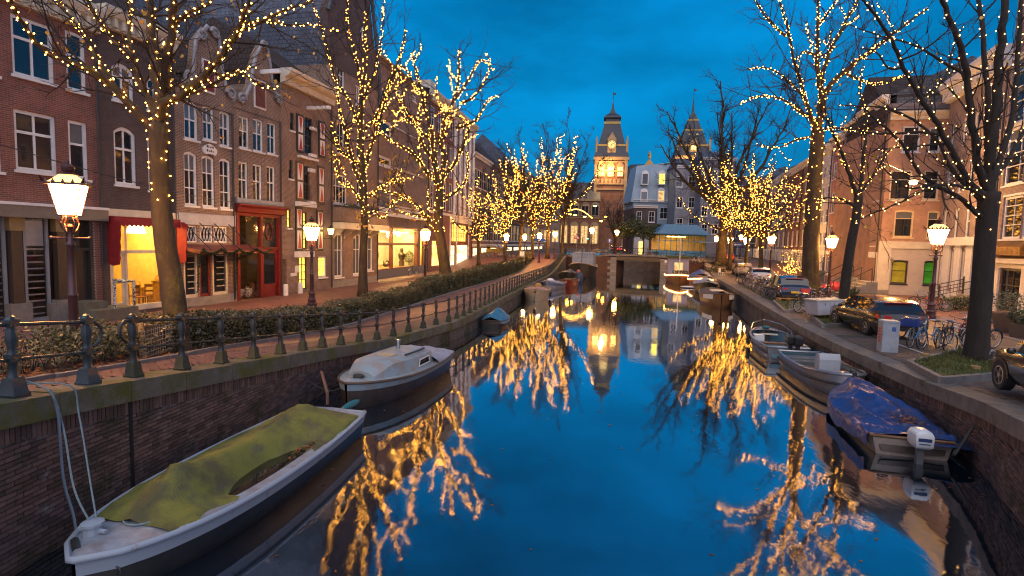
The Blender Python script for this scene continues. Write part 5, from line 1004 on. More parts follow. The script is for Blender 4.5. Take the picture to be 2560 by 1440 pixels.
class Tree:
    def __init__(s,label,lights,seed,bark=None,group='bare canal trees'):
        s.r=random.Random(seed); s.lab=label; s.ll=lights; s.tr=MB(); s.tw=MB(); s.limbs=[]; s.bulbs=[]; s.bark=bark or BARK; s.group=group; s.leaf=[]; s.tips=[]
    def trunk(s,pts,rs,n=12):
        p=smooth(pts,3); rr=[]
        for i in range(len(pts)-1): rr+= [rs[i]+(rs[i+1]-rs[i])*k/3 for k in range(3)]
        rr.append(rs[-1]); rr[0]*=1.35; rr[1]*=1.1
        p2=[]; s.tr.tube(p,rr,n); s.base=V(pts[0]); s.limbs.append((p,rr,0)); return s
    def limb(s,pts,ra,rb,lit=1,sec=1.,n=7):
        p=smooth(pts,4); m=len(p); rr=[ra+(rb-ra)*(i/(m-1))**.8 for i in range(m)]
        for i in range(1,m-1): p[i]=p[i]+rv(s.r)*ra*.25
        s.tr.tube(p,rr,n); s.limbs.append((p,rr,lit)); 
        if sec: s.seconds(p,rr,sec,lit)
        return s
    def walk(s,p,d,L,r0,r1,n,wob,upb,mesh,sides):
        pts=[p]; st=L/n
        for _ in range(n):
            d=(d+rv(s.r)*wob+V((0,0,upb))).normalized(); p=p+d*st; pts.append(p)
        rr=[r0+(r1-r0)*i/n for i in range(n+1)]; mesh.tube(pts,rr,sides,False); return pts,rr
    def seconds(s,p,rr,dens,lit):
        ln=sum((b-a).length for a,b in zip(p,p[1:])); k=int(ln*s.sd*dens); m=len(p)
        for _ in range(k):
            t=s.r.uniform(.12,1); i=min(m-2,int(t*(m-1))); q=p[i].lerp(p[i+1],s.r.random()); tg=(p[i+1]-p[i]).normalized()
            d=(tg*s.r.uniform(.3,1)+rv(s.r)*.9+V((0,0,.25))).normalized(); L=s.r.uniform(.5,1.25)*s.sl*(1.15-.55*t); r=min(rr[i]*.55,s.tr0)
            a,ar=s.walk(q,d,L,r,s.tmin,5,.22,.05,s.tw,4)
            if s.r.random()<s.litsec*lit: s.limbs.append((a,ar,2))
            for j in range(s.nt):
                i2=s.r.randrange(1,5); q2=a[i2].lerp(a[i2+1] if i2<5 else a[i2],s.r.random()); d2=((a[min(5,i2+1)]-a[i2-1]).normalized()+rv(s.r)*.75+V((0,0,.12))).normalized()
                b_,_=s.walk(q2,d2,L*s.r.uniform(.3,.6),max(s.tmin,r*.45),s.tmin*.7,4,.25,.04,s.tw,3); s.tips.append(b_[-1])
                for _2 in range(s.nq):
                    i3=s.r.randrange(1,4); d3=((b_[i3+1]-b_[i3]).normalized()+rv(s.r)*.7).normalized(); c_,_=s.walk(b_[i3],d3,L*s.r.uniform(.12,.3),s.tmin*.9,s.tmin*.6,2,.2,0,s.tw,3); s.tips.append(c_[-1])
    def light(s,dens,r,zmin=2.4,mat_=None,indiv=False,trunk_from=None,sz=1.):
        T=thing('fairy_lights',s.ll,'fairy lights',s.base,0,'fairy light strings wound on the trees'); T.location=(0,0,0)
        L=[]; wire=MB()
        for p,rr,lit in s.limbs:
            if lit==0 and trunk_from is None: continue
            acc=0; ph=s.r.uniform(0,6); hp=[]
            for i in range(len(p)-1):
                sg=p[i+1]-p[i]; l=sg.length
                if l<1e-5: continue
                t=sg/l; a=t.cross(V((.3,.2,.9))).normalized(); b=t.cross(a); acc+=l*dens*(1 if lit!=2 else .8)
                while acc>=1:
                    acc-=1; f=s.r.random(); ph+=2.1+s.r.uniform(-.5,.5); q=p[i]+sg*f+(a*math.cos(ph)+b*math.sin(ph))*(rr[i]+r*1.1)
                    if q.z<zmin or (lit==0 and q.z<trunk_from): continue
                    L.append(q); hp.append(q)
            if len(hp)>2: wire.tube(hp,.006 if sz<1.5 else .008,3,False)
        if wire.v: wire.obj('wire',mat('light_wire',(.02,.025,.015),.6),T)
        L.sort(key=lambda q:-pxm(q)); k=300 if indiv else 0; rest=MB(); bm=mat_ or BULB
        if k:
            u=MB(); octa(u,(0,0,0),r); me=u.mesh('bulb_'+bm.name,bm)
            for q in L[:k]: mko('bulb',me,T,q)
        for q in L[k:]: octa(rest,q,r*s.r.uniform(.8,1.2))
        if rest.v: rest.obj('bulb',bm,T,kind='stuff')
        s.nb=len(L); return s
    def leaves(s,n,size,zlo,zhi,indiv=False):
        c=[t for t in s.tips if zlo<t.z<zhi]; s.r.shuffle(c); s.leaf=c[:n]; s.ls=size; s.li=indiv; return s
    def done(s):
        T=thing('canal_tree',s.lab,'tree',s.base,0,s.group); inv=-s.base
        def sh(mb): mb.v=[(v[0]+inv.x,v[1]+inv.y,v[2]+inv.z) for v in mb.v]; return mb
        sh(s.tr).obj('trunk',s.bark,T,smooth=180); sh(s.tw).obj('crown',TWIG,T)
        if s.leaf:
            b=MB(); me=MB().add([(0,0,0),(.38,.08,-.3),(.3,0,-.8),(0,.05,-1.05),(-.3,0,-.8),(-.38,.08,-.3)],[(0,1,2,3),(0,3,4,5)]).mesh('leaf',YLEAF)
            for i,q in enumerate(s.leaf):
                sc=s.ls*s.r.uniform(.7,1.2); e=(s.r.uniform(-.6,.6),s.r.uniform(-.6,.6),s.r.uniform(0,6.28))
                if s.li and i<300: mko('leaf',me,T,q+inv,e,sc)
                else:
                    b.M=Matrix.Translation(q+inv)@Matrix.Rotation(e[2],4,'Z')@Matrix.Rotation(e[0],4,'X')@Matrix.Scale(sc,4); b.add([(0,0,0),(.38,.08,-.3),(.3,0,-.8),(0,.05,-1.05),(-.3,0,-.8),(-.38,.08,-.3)],[(0,1,2,3),(0,3,4,5)])
            b.M=None
            if b.v: b.obj('foliage',YLEAF,T,kind='stuff')
        return T
    def par(s,sd,sl,tr0,tmin,nt,nq,litsec):
        s.sd,s.sl,s.tr0,s.tmin,s.nt,s.nq,s.litsec=sd,sl,tr0,tmin,nt,nq,litsec; return s
    def px(s,Y,dY,pts): 
        n=len(pts)-1; return [AY(p[0],p[1],Y+dY*i/max(1,n)) for i,p in enumerate(pts)]
def W2(Y,w): return w/2*Y/FPX
# near left tree
Y=13.2; t=Tree('thick mossy bare tree beside the near left lantern wound with golden lights','golden light string winding up the thick near left tree',21).par(2.6,1.5,.035,.0045,4,2,0)
pt=t.px(Y,0,[(446,900),(440,800),(428,700),(412,600),(402,500),(399,400),(397,310)]); t.trunk(pt,[W2(Y,w) for w in (60,56,52,48,45,44,46)],14)
for dY,ra,rb,pts in ((-2.2,22,5,[(392,340),(333,270),(280,217),(233,180),(173,153),(113,127),(77,87),(50,50),(32,10),(10,-60)]),
 (1.5,16,5,[(290,225),(260,173),(233,127),(207,83),(177,43),(143,3),(100,-70)]),(2.4,20,6,[(392,290),(373,247),(347,197),(330,143),(290,110),(253,60),(217,0),(180,-80)]),
 (.8,34,14,[(397,320),(397,233),(387,150),(377,83),(373,0),(360,-120)]),(-1.0,28,12,[(400,300),(412,233),(417,167),(430,67),(433,0),(450,-120)]),
 (-1.8,26,6,[(402,300),(410,258),(467,227),(517,180),(567,120),(600,67),(617,17),(640,-60)]),(1.6,14,3,[(455,240),(460,237),(520,217),(573,190),(640,165)]),
 (-1.,12,4,[(428,80),(448,50),(480,28),(520,8),(560,-40)]),(-1.6,12,2.5,[(560,130),(587,85),(640,62),(690,35),(760,10),(830,-30)]),(1.8,9,2,[(600,62),(660,50),(720,62),(780,62),(850,80)]),(.9,12,4,[(330,143),(322,90),(328,30),(318,-40)]),
 (1.2,9,2,[(520,175),(560,190),(600,180),(650,215),(700,220)])):
    t.limb(t.px(Y,dY,pts),W2(Y,ra),W2(Y,rb),lit=1 if ra>9.5 else 0,sec=1.1 if ra>9.5 else .8)
t.leaves(110,.10,3,9,True); t.light(12,.019,indiv=True,trunk_from=3.9); t.done(); n1=t.nb
# second and third lit trees on the left
Y=34.5; t=Tree('slim upright bare tree with golden lights and yellow leaves before the corner house','golden light string on the slim upright tree before the corner house',5).par(2.0,2.6,.04,.008,4,2,.12)
t.trunk(t.px(Y,0,[(907,742),(908,650),(911,560),(909,480),(905,400)]),[W2(Y,w) for w in (24,21,18,17,17)],10)
for dY,ra,rb,lit,pts in ((0,16,5,1,[(905,400),(902,320),(905,240),(912,150),(914,60),(915,30)]),(-2,10,3,1,[(906,470),(880,400),(862,330),(850,280),(840,215)]),(2,11,3,1,[(908,430),(930,360),(950,290),(975,210),(1003,130),(1015,75)]),(2.5,9,2,1,[(985,185),(1005,165),(1030,200),(1047,240)]),(-2.5,9,2,1,[(905,420),(870,390),(845,370),(828,300)]),(3,9,2,1,[(910,500),(950,470),(985,450),(1005,420)]),(1,9,2,1,[(905,330),(940,290),(965,230),(1000,180)]),(-1,8,1.5,0,[(903,330),(872,250),(835,190),(800,60),(770,-20)]),(2,7,1.5,0,[(905,260),(940,170),(955,80),(960,-20)]),(-2,7,1.5,0,[(907,230),(890,140),(870,70),(868,-10)]),(1.5,8,2,1,[(909,520),(880,470),(850,455),(835,400)]),(-1,8,2,1,[(911,545),(935,530),(958,545),(985,500)])):
    t.limb(t.px(Y,dY,pts),W2(Y,ra),W2(Y,rb),lit=lit,sec=.9)
t.leaves(420,.16,3,9); t.light(10.5,.024,trunk_from=4.2); t.done()
Y=47; t=Tree('leaning golden lit bare tree over the hedge beside the corner shop','golden light string on the leaning tree beside the corner shop',8).par(1.7,3.0,.045,.010,4,2,.14)
t.trunk(t.px(Y,0,[(1116,706),(1108,640),(1100,590),(1096,540),(1100,480)]),[W2(Y,w) for w in (31,27,24,22,20)],10)
for dY,ra,rb,lit,pts in ((0,16,4,1,[(1100,480),(1088,410),(1080,340),(1060,260),(1045,200),(1030,130)]),(2,15,4,1,[(1100,470),(1110,400),(1105,330),(1135,250),(1148,180),(1150,120)]),(-3,12,3,1,[(1090,575),(1062,540),(1040,512),(1005,488),(955,478)]),(3,11,3,1,[(1102,450),(1140,400),(1162,350),(1170,310),(1150,290)]),(-2,11,3,1,[(1095,460),(1060,420),(1030,380),(990,360),(950,330)]),(2,10,2,1,[(1088,400),(1060,370),(1040,310),(1015,300),(1000,250)]),(3,10,2,1,[(1104,500),(1150,470),(1170,430),(1168,380)]),(1,9,2,0,[(1135,250),(1170,200),(1200,150),(1235,175)]),(2,9,2,0,[(1140,320),(1190,300),(1220,250),(1248,240)]),(-1,8,2,0,[(1150,260),(1190,235),(1225,170),(1215,130)]),(0,8,2,1,[(1080,345),(1050,330),(1020,280),(990,230),(1005,190)]),(2,8,2,1,[(1110,345),(1120,300),(1095,250),(1090,190)])):
    t.limb(t.px(Y,dY,pts),W2(Y,ra),W2(Y,rb),lit=lit,sec=.9)
t.leaves(120,.18,3,9); t.light(9.5,.03,trunk_from=4.); t.done()
# generic lit trees farther off
def gtree(label,ll,base,H,r,seed,nl=8,spread=.5,lit=1,dens=3.8,br=.06,leaves=0,fork=.3,litsec=.32,top=1.0,par=None,bark=None,bm=None,limbtop=.75):
    t=Tree(label,ll,seed,bark=bark); rn=t.r; t.par(*(par or (1.3,2.4,.05,.012,4,2,litsec))); B=V(base); f=H*fork
    tp=[B,B+V((rn.uniform(-.1,.1),0,f*.5)),B+V((rn.uniform(-.2,.2),0,f))]; t.trunk(tp,[r,r*.85,r*.75],10)
    for k in range(nl):
        a=6.283*k/nl+rn.uniform(-.4,.4); el=rn.uniform(.25,1.25); L=(H-f)*rn.uniform(.75,1.05)
        d=V((math.cos(a)*math.cos(el),math.sin(a)*math.cos(el),math.sin(el))); d=V((d.x*spread*1.6,d.y*spread*1.6,d.z)).normalized(); pts=[tp[-1]-V((0,0,rn.uniform(0,.12)*f))]; p=pts[0]
        for j in range(5):
            d=(d+V((0,0,.16))+rv(rn)*.14).normalized(); p=p+d*L/5; pts.append(p)
        t.limb(pts,r*rn.uniform(.42,.6),r*.08,lit=lit,sec=1.)
    L0=V((0,0,1)); p=tp[-1]; pts=[p]
    for j in range(5): p=p+V((rn.uniform(-.25,.25),rn.uniform(-.25,.25),1)).normalized()*(H-f)*top/5; pts.append(p)
    t.limb(pts,r*.6,r*.1,lit=lit,sec=1.1)
    if leaves: t.leaves(leaves,.2,2.5,H)
    if lit: t.light(dens,br,zmin=B.z+2.6,trunk_from=B.z+f*.6,mat_=bm,sz=2)
    t.done(); return t
def gb(px,py,side='L'): return G(px,py,side)
gtree('first golden lit far tree on the left beside the shed','golden light string on the far tree beside the shed',gb(1262,664),13.5,.2,31,nl=9,spread=.5,dens=3.8,br=.038)
gtree('thin golden lit far tree in front of the white gable house','golden light string on the thin tree before the white gable house',gb(1197,664),11,.26,32,nl=7,spread=.42,dens=3.0,br=.038)
gtree('round golden lit far tree beside the second far left lantern','golden light string on the round far left tree',gb(1330,648),16.5,.28,33,nl=10,spread=.5,dens=3.8,br=.042)
gtree('tall golden lit last tree of the left row before the bridge','golden light string on the last tree of the left row',gb(1368,646),18,.32,34,nl=10,spread=.5,dens=3.8,br=.042)
gtree('faint bare unlit tree with fine twigs behind the last lit left trees','',gb(1405,640),20,.28,35,nl=10,spread=.55,lit=0,par=(1.5,2.8,.05,.016,5,3,0))
gtree('bare unlit tree rising behind the first far lit left tree','',gb(1300,654),18,.25,36,nl=9,spread=.6,lit=0,par=(1.5,2.8,.05,.014,5,3,0))
# right side: thick lit tree
Y=41.3; t=Tree('tall thick trunked bare tree with golden lit limbs on the right quay','golden light string up the tall thick trunked right tree',41).par(1.5,3.2,.05,.009,5,3,.12)
t.trunk(t.px(Y,0,[(2025,742),(2026,660),(2030,560),(2036,450),(2041,380),(2045,325)]),[W2(Y,w) for w in (42,38,36,33,31,30)],14)
for dY,ra,rb,lit,pts in ((-3,14,4,1,[(2040,330),(2028,290),(2012,244),(2003,200)]),(-4,9,2,0,[(2003,205),(1990,169),(1969,75),(1949,0),(1935,-60)]),(0,22,6,1,[(2046,330),(2050,270),(2050,215)]),(0,13,4,0,[(2050,220),(2044,150),(2046,38),(2044,-50)]),(3,14,4,1,[(2052,240),(2057,188),(2072,135),(2102,75),(2140,8),(2170,-50)]),(-2,17,4,1,[(2052,280),(2069,221),(2125,169),(2177,128),(2245,75),(2320,20)]),(2,8,2,1,[(2042,400),(2050,350),(2064,322),(2110,322),(2170,332)]),(-3,8,2,0,[(2040,300),(2000,280),(1960,250),(1900,240),(1850,260)]),(2,7,2,0,[(2020,260),(1980,210),(1920,170),(1870,175)]),(-2,7,2,0,[(1965,90),(1930,60),(1900,20),(1880,-20)]),(3,8,2,0,[(2110,180),(2150,200),(2200,210),(2280,180)]),(1,7,2,0,[(2046,140),(2005,130),(1995,165)]),(2,8,1.5,0,[(2047,60),(2080,20),(2110,-30)]),(1,7,1.5,0,[(2038,340),(1990,350),(1940,370),(1890,360)])):
    t.limb(t.px(Y,dY,pts),W2(Y,ra),W2(Y,rb),lit=lit,sec=1.15)
t.light(8.5,.028,trunk_from=5.2); t.leaves(40,.16,3,8); t.done()
# curved slim tree and near right tree
Y=26.2; t=Tree('slim curved bare tree with lights between the white cart and black estate car','golden light string on the slim curved right tree',43,bark=BARKD).par(1.9,2.0,.03,.006,4,2,.25)
t.trunk(t.px(Y,0,[(2106,800),(2112,720),(2126,620),(2140,545),(2147,485)]),[W2(Y,w) for w in (27,24,22,20,20)],10)
for dY,ra,rb,lit,pts in ((-1,12,4,1,[(2145,500),(2125,440),(2105,380),(2085,340),(2080,300)]),(1,12,4,1,[(2148,490),(2155,440),(2160,380),(2165,330),(2163,270)]),(-1,9,2,1,[(2140,520),(2110,500),(2075,495),(2030,500)]),(1.5,8,2,0,[(2150,480),(2190,430),(2220,380),(2260,350)]),(-1,6,1.5,0,[(2085,340),(2065,290),(2060,230)]),(1,6,1.5,0,[(2163,280),(2150,220),(2160,160)])):
    t.limb(t.px(Y,dY,pts),W2(Y,ra),W2(Y,rb),lit=lit,sec=.9)
t.light(6.5,.019,trunk_from=4.6); t.leaves(30,.13,3,8); t.done()
Y=16.4; t=Tree('dark near right bare tree with white lights and branches reaching over the street','white light string on the dark near right tree',44,bark=BARKD).par(1.6,1.8,.028,.0042,4,2,.1)
t.trunk(t.px(Y,0,[(2438,915),(2448,800),(2456,700),(2463,600),(2468,540),(2474,480)]),[W2(Y,w) for w in (54,48,45,44,44,46)],14)
for dY,ra,rb,lit,pts in ((0,30,14,1,[(2474,490),(2478,420),(2485,319),(2496,188),(2505,75),(2512,-40)]),(-1.5,20,9,1,[(2470,480),(2447,424),(2430,310),(2416,188),(2395,94),(2365,22),(2340,-40)]),(1.5,18,8,1,[(2474,470),(2468,380),(2468,250),(2460,120),(2448,0),(2440,-60)]),(-3,17,4,1,[(2466,490),(2425,457),(2357,337),(2309,255),(2256,169),(2230,101),(2177,26),(2140,-20)]),(1,14,3,1,[(2462,510),(2436,480),(2384,431),(2346,356),(2282,300),(2215,270),(2100,262)]),(-1.5,15,3,1,[(2462,545),(2436,530),(2395,491),(2331,457),(2290,420),(2249,352),(2196,304),(2162,270)]),(-2.5,10,2,1,[(2462,500),(2432,475),(2380,462),(2327,467),(2252,506),(2177,536),(2130,560)]),(1.5,18,8,1,[(2480,450),(2496,412),(2526,311),(2541,188),(2549,75),(2556,-40)]),(2,14,6,1,[(2486,440),(2520,400),(2560,330),(2620,240)]),(1,8,2,0,[(2360,340),(2300,330),(2200,335),(2100,320),(2040,330)]),(-1,8,2,0,[(2416,190),(2350,150),(2280,110),(2200,90),(2120,60)]),(2,8,2,0,[(2300,245),(2360,200),(2380,130),(2410,60)]),(-1,7,1.5,0,[(2331,457),(2290,470),(2250,460),(2190,400)]),(0,7,2,0,[(2256,169),(2220,170),(2190,130),(2150,120)])):
    t.limb(t.px(Y,dY,pts),W2(Y,ra),W2(Y,rb),lit=lit,sec=.95)
t.light(4.8,.018,mat_=BULBW,indiv=True,trunk_from=3.7); t.leaves(70,.10,3,9,True); t.done()
# lit clump beyond
gtree('great spreading tree with dark crown over lit lower boughs near the bridge','golden light string on the great spreading tree near the bridge',gb(1803,664,'R'),24,.66,51,nl=10,spread=.5,dens=0,lit=0,fork=.32,par=(1.4,3.4,.07,.014,5,3,0))
def lowlit(label,ll,px,py,H,r,seed,**k): return gtree(label,ll,gb(px,py,'R'),H,r,seed,**k)
lowlit('golden lit tree with drooping boughs in front of the great tree','golden light string on the drooping lit right tree',1822,676,15,.3,52,nl=13,spread=1.0,dens=3.8,br=.034,litsec=.4,fork=.36)
lowlit('golden lit tree between the cream car and the red car','golden light string on the tree between cream and red cars',1862,690,14,.22,53,nl=11,spread=.75,dens=3.8,br=.034,litsec=.4,fork=.34)
lowlit('golden lit tree standing behind the pale blue car','golden light string on the tree behind the pale blue car',1897,704,12,.24,54,nl=11,spread=.85,dens=3.8,br=.034,litsec=.4,fork=.38,leaves=60)
gtree('bare dark tree behind the bridge beside the museum tower','',(V((AY(1535,640,108).x,108,1.55))),10.5,.3,61,nl=9,spread=.7,lit=0,par=(1.6,2.6,.05,.016,5,3,0))
# small evergreen trees by the bridge
EVL=mat('evergreen_leaf',(.035,.05,.014),.6,(.07,.075,.02),4,isl=.5)
for i,(px,lb,rx,rz,zc) in enumerate(((1607,'small dark leafy tree on the bridge pavement before the pale shopfront',3.6,1.9,4.6),(1655,'round leafy tree beside the blue pavilion',2.2,1.7,4.2),(1566,'small leafy tree left of the pale shopfront',2.6,1.6,4.4))):
    Y=96+i*4; x=AY(px,640,Y).x; T=thing('leafy_tree',lb,'tree',(x,Y,1.5),0,'leafy trees by the bridge'); b=MB(); rn=random.Random(70+i)
    for k in range(9): leafball(b,(rn.uniform(-.6,.6)*rx,rn.uniform(-.5,.5)*rx,zc+rn.uniform(-.5,.5)*rz),rx*.5,rx*.5,rz*.5,260,.2,rn)
    b.obj('crown',EVL,T); m_=MB().tube([(0,0,0),(.05,0,1.5),(0,.05,zc)],[.16,.13,.07],7)
    for k in range(5): m_.tube([(0,0,2.6),(rn.uniform(-1,1)*rx*.6,rn.uniform(-1,1),zc)],[.06,.02],5)
    m_.obj('trunk',BARKD,T)
# ---------------------------------------------------------------- crown lanterns
MAR=mat('maroon_iron',(.05,.016,.018),.38,(.07,.022,.02),8,.2,40,spec=.6)
GLO=emis('lantern_glass_glow',(1,.45,.11),125.0)
def lantern(label,loc,top,rot=.4):
    T=thing('street_lantern',label,'street lantern',loc,rot,'crown lanterns along the canal')
    MB().lathe([(.24,-.3),(.24,.12),(.2,.16),(.2,.3),(.23,.34),(.16,.42),(.15,.6),(.2,.66),(.13,.74),(.11,.8)],8).obj('base',MAR,T,smooth=30)
    b=MB().lathe([(.11,.8),(.095,1.6),(.11,1.63),(.11,1.68),(.085,1.72),(.07,2.75),(.1,2.8),(.1,2.86),(.06,2.92),(.055,3.2),(.085,3.24),(.05,3.3)],10); b.obj('pole',MAR,T,smooth=40)
    MB().tube([(-.34,0,2.98),(.34,0,2.98)],.022,6).ball((-.36,0,2.98),.045).ball((.36,0,2.98),.045).obj('ladder_bar',MAR,T)
    b=MB()
    for k in range(4):
        a=math.pi/4+k*math.pi/2; c,s_=math.cos(a),math.sin(a); b.tube([(c*.05,s_*.05,3.05),(c*.16,s_*.16,3.2),(c*.2,s_*.2,3.32),(c*.13,s_*.13,3.46),(c*.19,s_*.19,3.52)],.018,5)
    b.obj('bracket',MAR,T)
    r0_,r1,z0,z1=.24,.42,3.5,4.18; q=[(1,1),(-1,1),(-1,-1),(1,-1)]; k_=.7071
    fr=MB()
    for i in range(4):
        a,c=q[i],q[(i+1)%4]; f=.985
        MB().quad((a[0]*r0_*k_*f,a[1]*r0_*k_*f,z0),(c[0]*r0_*k_*f,c[1]*r0_*k_*f,z0),(c[0]*r1*k_*f,c[1]*r1*k_*f,z1),(a[0]*r1*k_*f,a[1]*r1*k_*f,z1)).obj('pane',GLO,T)
        fr.tube([(a[0]*r0_*k_,a[1]*r0_*k_,z0),(a[0]*r1*k_,a[1]*r1*k_,z1)],.014,5).tube([(a[0]*r0_*k_,a[1]*r0_*k_,z0),(c[0]*r0_*k_,c[1]*r0_*k_,z0)],.018,5)
    fr.obj('lantern_frame',MAR,T)
    rb=MB(); w=r1*k_+.06; rb.loft([[(sx*w,sy*w,z1) for sx,sy in q],[(sx*w,sy*w,z1+.05) for sx,sy in q]]); ro=rb.obj('roof_rim',MAR,T)
    MB().loft([[(sx*w*.86,sy*w*.86,z1+.052) for sx,sy in q],[(sx*.13,sy*.13,z1+.24) for sx,sy in q]],cap=False).obj('roof_glass',emis('roof_glow',(1,.5,.14),2.2),T)
    cr=MB()
    for sd in range(4):
        for j in range(5):
            t=-1+.5*j; p=(t*w,w) if sd==0 else (t*w,-w) if sd==1 else (w,t*w) if sd==2 else (-w,t*w); h=.13 if j in (0,4) else .075; o=1.15 if j in (0,4) else 1.03
            cr.loft([[(p[0]-.03,p[1]-.03,z1+.05),(p[0]+.03,p[1]-.03,z1+.05),(p[0]+.03,p[1]+.03,z1+.05),(p[0]-.03,p[1]+.03,z1+.05)],[(p[0]*o-.006,p[1]*o-.006,z1+.05+h),(p[0]*o+.006,p[1]*o-.006,z1+.05+h),(p[0]*o+.006,p[1]*o+.006,z1+.05+h),(p[0]*o-.006,p[1]*o+.006,z1+.05+h)]])
    cr.obj('crown_points',MAR,T,kind='stuff')
    MB().lathe([(.2,z1+.24),(.16,z1+.27),(.09,z1+.3),(.13,z1+.36),(.14,z1+.42),(.08,z1+.48),(.03,z1+.5),(.04,z1+.54),(.01,z1+.6)],10).obj('finial',MAR,T,smooth=50)
    return T
def lsc(p,py): # scale so that the finial reaches the surveyed height
    d=pxm(p); return (p.z+ (0) ,)
LH=4.78; lamps=[((189,912),398,'L','tall maroon crown lantern glowing beside the thick mossy tree'),((780,764),540,'L','lit crown lantern standing before the shuttered warehouse'),((1062,714),560,'L','lit crown lantern before the corner shop and leaning tree'),((1264,674),575,'L','lit crown lantern beside the golden tree and wooden shed'),((1310,660),578,'L','lit crown lantern in the middle of the far left hedge'),((1386,648),572,'L','lit crown lantern by the last hedge before the bridge'),((1347,656),575,'L','lit crown lantern between the two golden far left trees'),
 ((2326,796),541,'R','lit crown lantern behind the black estate car'),((2070,737),576,'R','lit crown lantern right of the thick trunked tree'),((1923,694),578,'R','lit crown lantern with a round hoop beside the bicycle rows'),((1862,680),585,'R','lit crown lantern between the lit trees and the cream car'),((1822,672),585,'R','lit crown lantern close to the great tree trunk'),((1789,662),583,'R','lit crown lantern behind the red car')]
L0=None
for (b_,ty,sd,lb) in lamps:
    p=G(*b_,sd); h=(AY(b_[0],ty,p.y)-AY(b_[0],b_[1],p.y)).z; sc=h/LH
    if L0 is None: L0=lantern(lb,p,0); L0.scale=(sc,)*3
    else: clone(L0,p,RN.uniform(0,1.5),lb,sc)
clone(L0,(AY(1478,635,86).x,86,1.5),.3,'lit crown lantern on the left end of the bridge',1.0); clone(L0,(AY(1541,620,99).x,99,1.6),.9,'smaller lit crown lantern behind the bridge bicycles',.98); clone(L0,(AY(1850,640,105).x,105,1.4),.9,'distant lit crown lantern among the golden right trees',1.0)
# orange sodium lamps hanging over the far road and the pendant over the right street
SOD=emis('sodium_glow',(1,.40,.03),60)
for i,(px,py,Y,lb) in enumerate(((1488,513,150,'bright orange lamp hanging over the far road beside the museum tower'),(1514,541,170,'orange lamp hung lower right of the bright orange lamp'),(1438,536,165,'second orange lamp strung over the road before the museum wing'),(1425,534,160,'first orange lamp strung over the road before the museum wing'),(1462,540,165,'third orange lamp strung over the road before the museum wing'),(1503,551,170,'faint orange lamp above the far crossing'))):
    p=AY(px,py,Y); T=thing('hanging_lamp',lb,'hanging lamp',p,0,'orange lamps over the road'); MB().lathe([(.45,-.15),(.3,-.3),(.0,-.36)],10).obj('bulb',SOD,T); MB().lathe([(.5,-.15),(.4,.1),(.05,.2)],10).obj('lamp_shade',BLKM,T); MB().tube([(-14,0,1.2),(0,0,.2),(14,0,1.2)],.03,4).obj('cable',BLKM,T)
p=AY(2284,452,37); T=thing('hanging_lamp','saucer lamp glowing on a cable above the right street','hanging lamp',p,.3); MB().ball((0,0,-.1),.2,1.2,1.2,.8,12,8).obj('bulb',emis('saucer_glow',(1,.62,.25),32),T); MB().lathe([(.36,.0),(.3,.08),(.08,.16),(.03,.3)],14).obj('lamp_shade',BLKM,T); MB().tube([(-9,-2,1.6),(0,0,.3),(8,2,1.8)],.015,4).obj('cable',BLKM,T)
# arch of bulbs over the far road
b=MB(); p0=AY(1400,545,120); 
for k in range(46):
    t=k/45; q=AY(1400+80*t,545-22*math.sin(t*math.pi),120); octa(b,q,.07)
T=thing('light_garland','string of golden bulbs arched across the road before the museum wing','light garland',(0,0,0)); b.obj('bulb',BULB,T,kind='stuff'); MB().tube([AY(1400+80*k/12,545-22*math.sin(k/12*math.pi),120) for k in range(13)],.015,3).obj('wire',BLKM,T)
# ---------------------------------------------------------------- iron railing along the left quay
IRN=mat('railing_iron',(.016,.026,.032),.38,(.03,.042,.046),7,.25,45,spec=.6); IRB=mat('railing_black',(.016,.017,.017),.4,(.03,.03,.028),7,.25,45,spec=.6); MSS=mat('mossy_iron',(.02,.025,.014),.7,(.042,.045,.018),8,.4,40)
def postme(m1,m2,sc=1.):
    b=MB(); b.loft([[(x*s_*sc,y*s_*sc,z) for x,y in ((1,1),(-1,1),(-1,-1),(1,-1))] for s_,z in ((.105,-.05),(.105,.05),(.09,.07),(.072,.24),(.062,.27))],mi=1)
    b.lathe([(.075,.26),(.058,.3),(.052,.44),(.07,.47)],8); b.box(-.062,.062,-.062,.062,.47,.57); b.lathe([(.06,.57),(.045,.61),(.05,.66),(.068,.76),(.06,.86),(.042,.92),(.06,.94)],8); b.box(-.065,.065,-.065,.065,.93,1.02); b.lathe([(.07,1.02),(.05,1.06),(.02,1.075)],8); return b.mesh('post',[m1,m2],35)
PM1=postme(IRN,IRN,1.15); PM2=postme(IRB,MSS)
def railing(label,ds,me,m,ht=1.,curl=(0,0)):
    T=thing('iron_railing',label,'railing'); P=[]
    for d in ds:
        x,y,a=QL.at(d,.26); z=QL.z(d); mko('post',me,T,(x,y,z+.02),(0,0,a)); P.append(V((x,y,z)))
    ev=lambda h:[p+V((0,0,h)) for p in P]
    for h,r in ((.975,.026),(.52,.02)):
        q=ev(h); s0=(q[0]-q[1]).normalized(); s1=(q[-1]-q[-2]).normalized()
        if h>.9:
            if curl[0]: q=[q[0]+s0*.12+V((0,0,-.36)),q[0]+s0*.24+V((0,0,-.26)),q[0]+s0*.26+V((0,0,-.1)),q[0]+s0*.15+V((0,0,0))]+q
            if curl[1]: q=q+[q[-1]+s1*.15,q[-1]+s1*.27+V((0,0,-.1)),q[-1]+s1*.25+V((0,0,-.28)),q[-1]+s1*.12+V((0,0,-.38))]
        else: q=[q[0]+s0*.15]+q+[q[-1]+s1*.15]
        MB().tube(q,r,7).obj('rail',m,T,smooth=60)
    return T
d0=QL.sd(*G(217,968)[:2]); d1=QL.sd(*G(312,950)[:2])
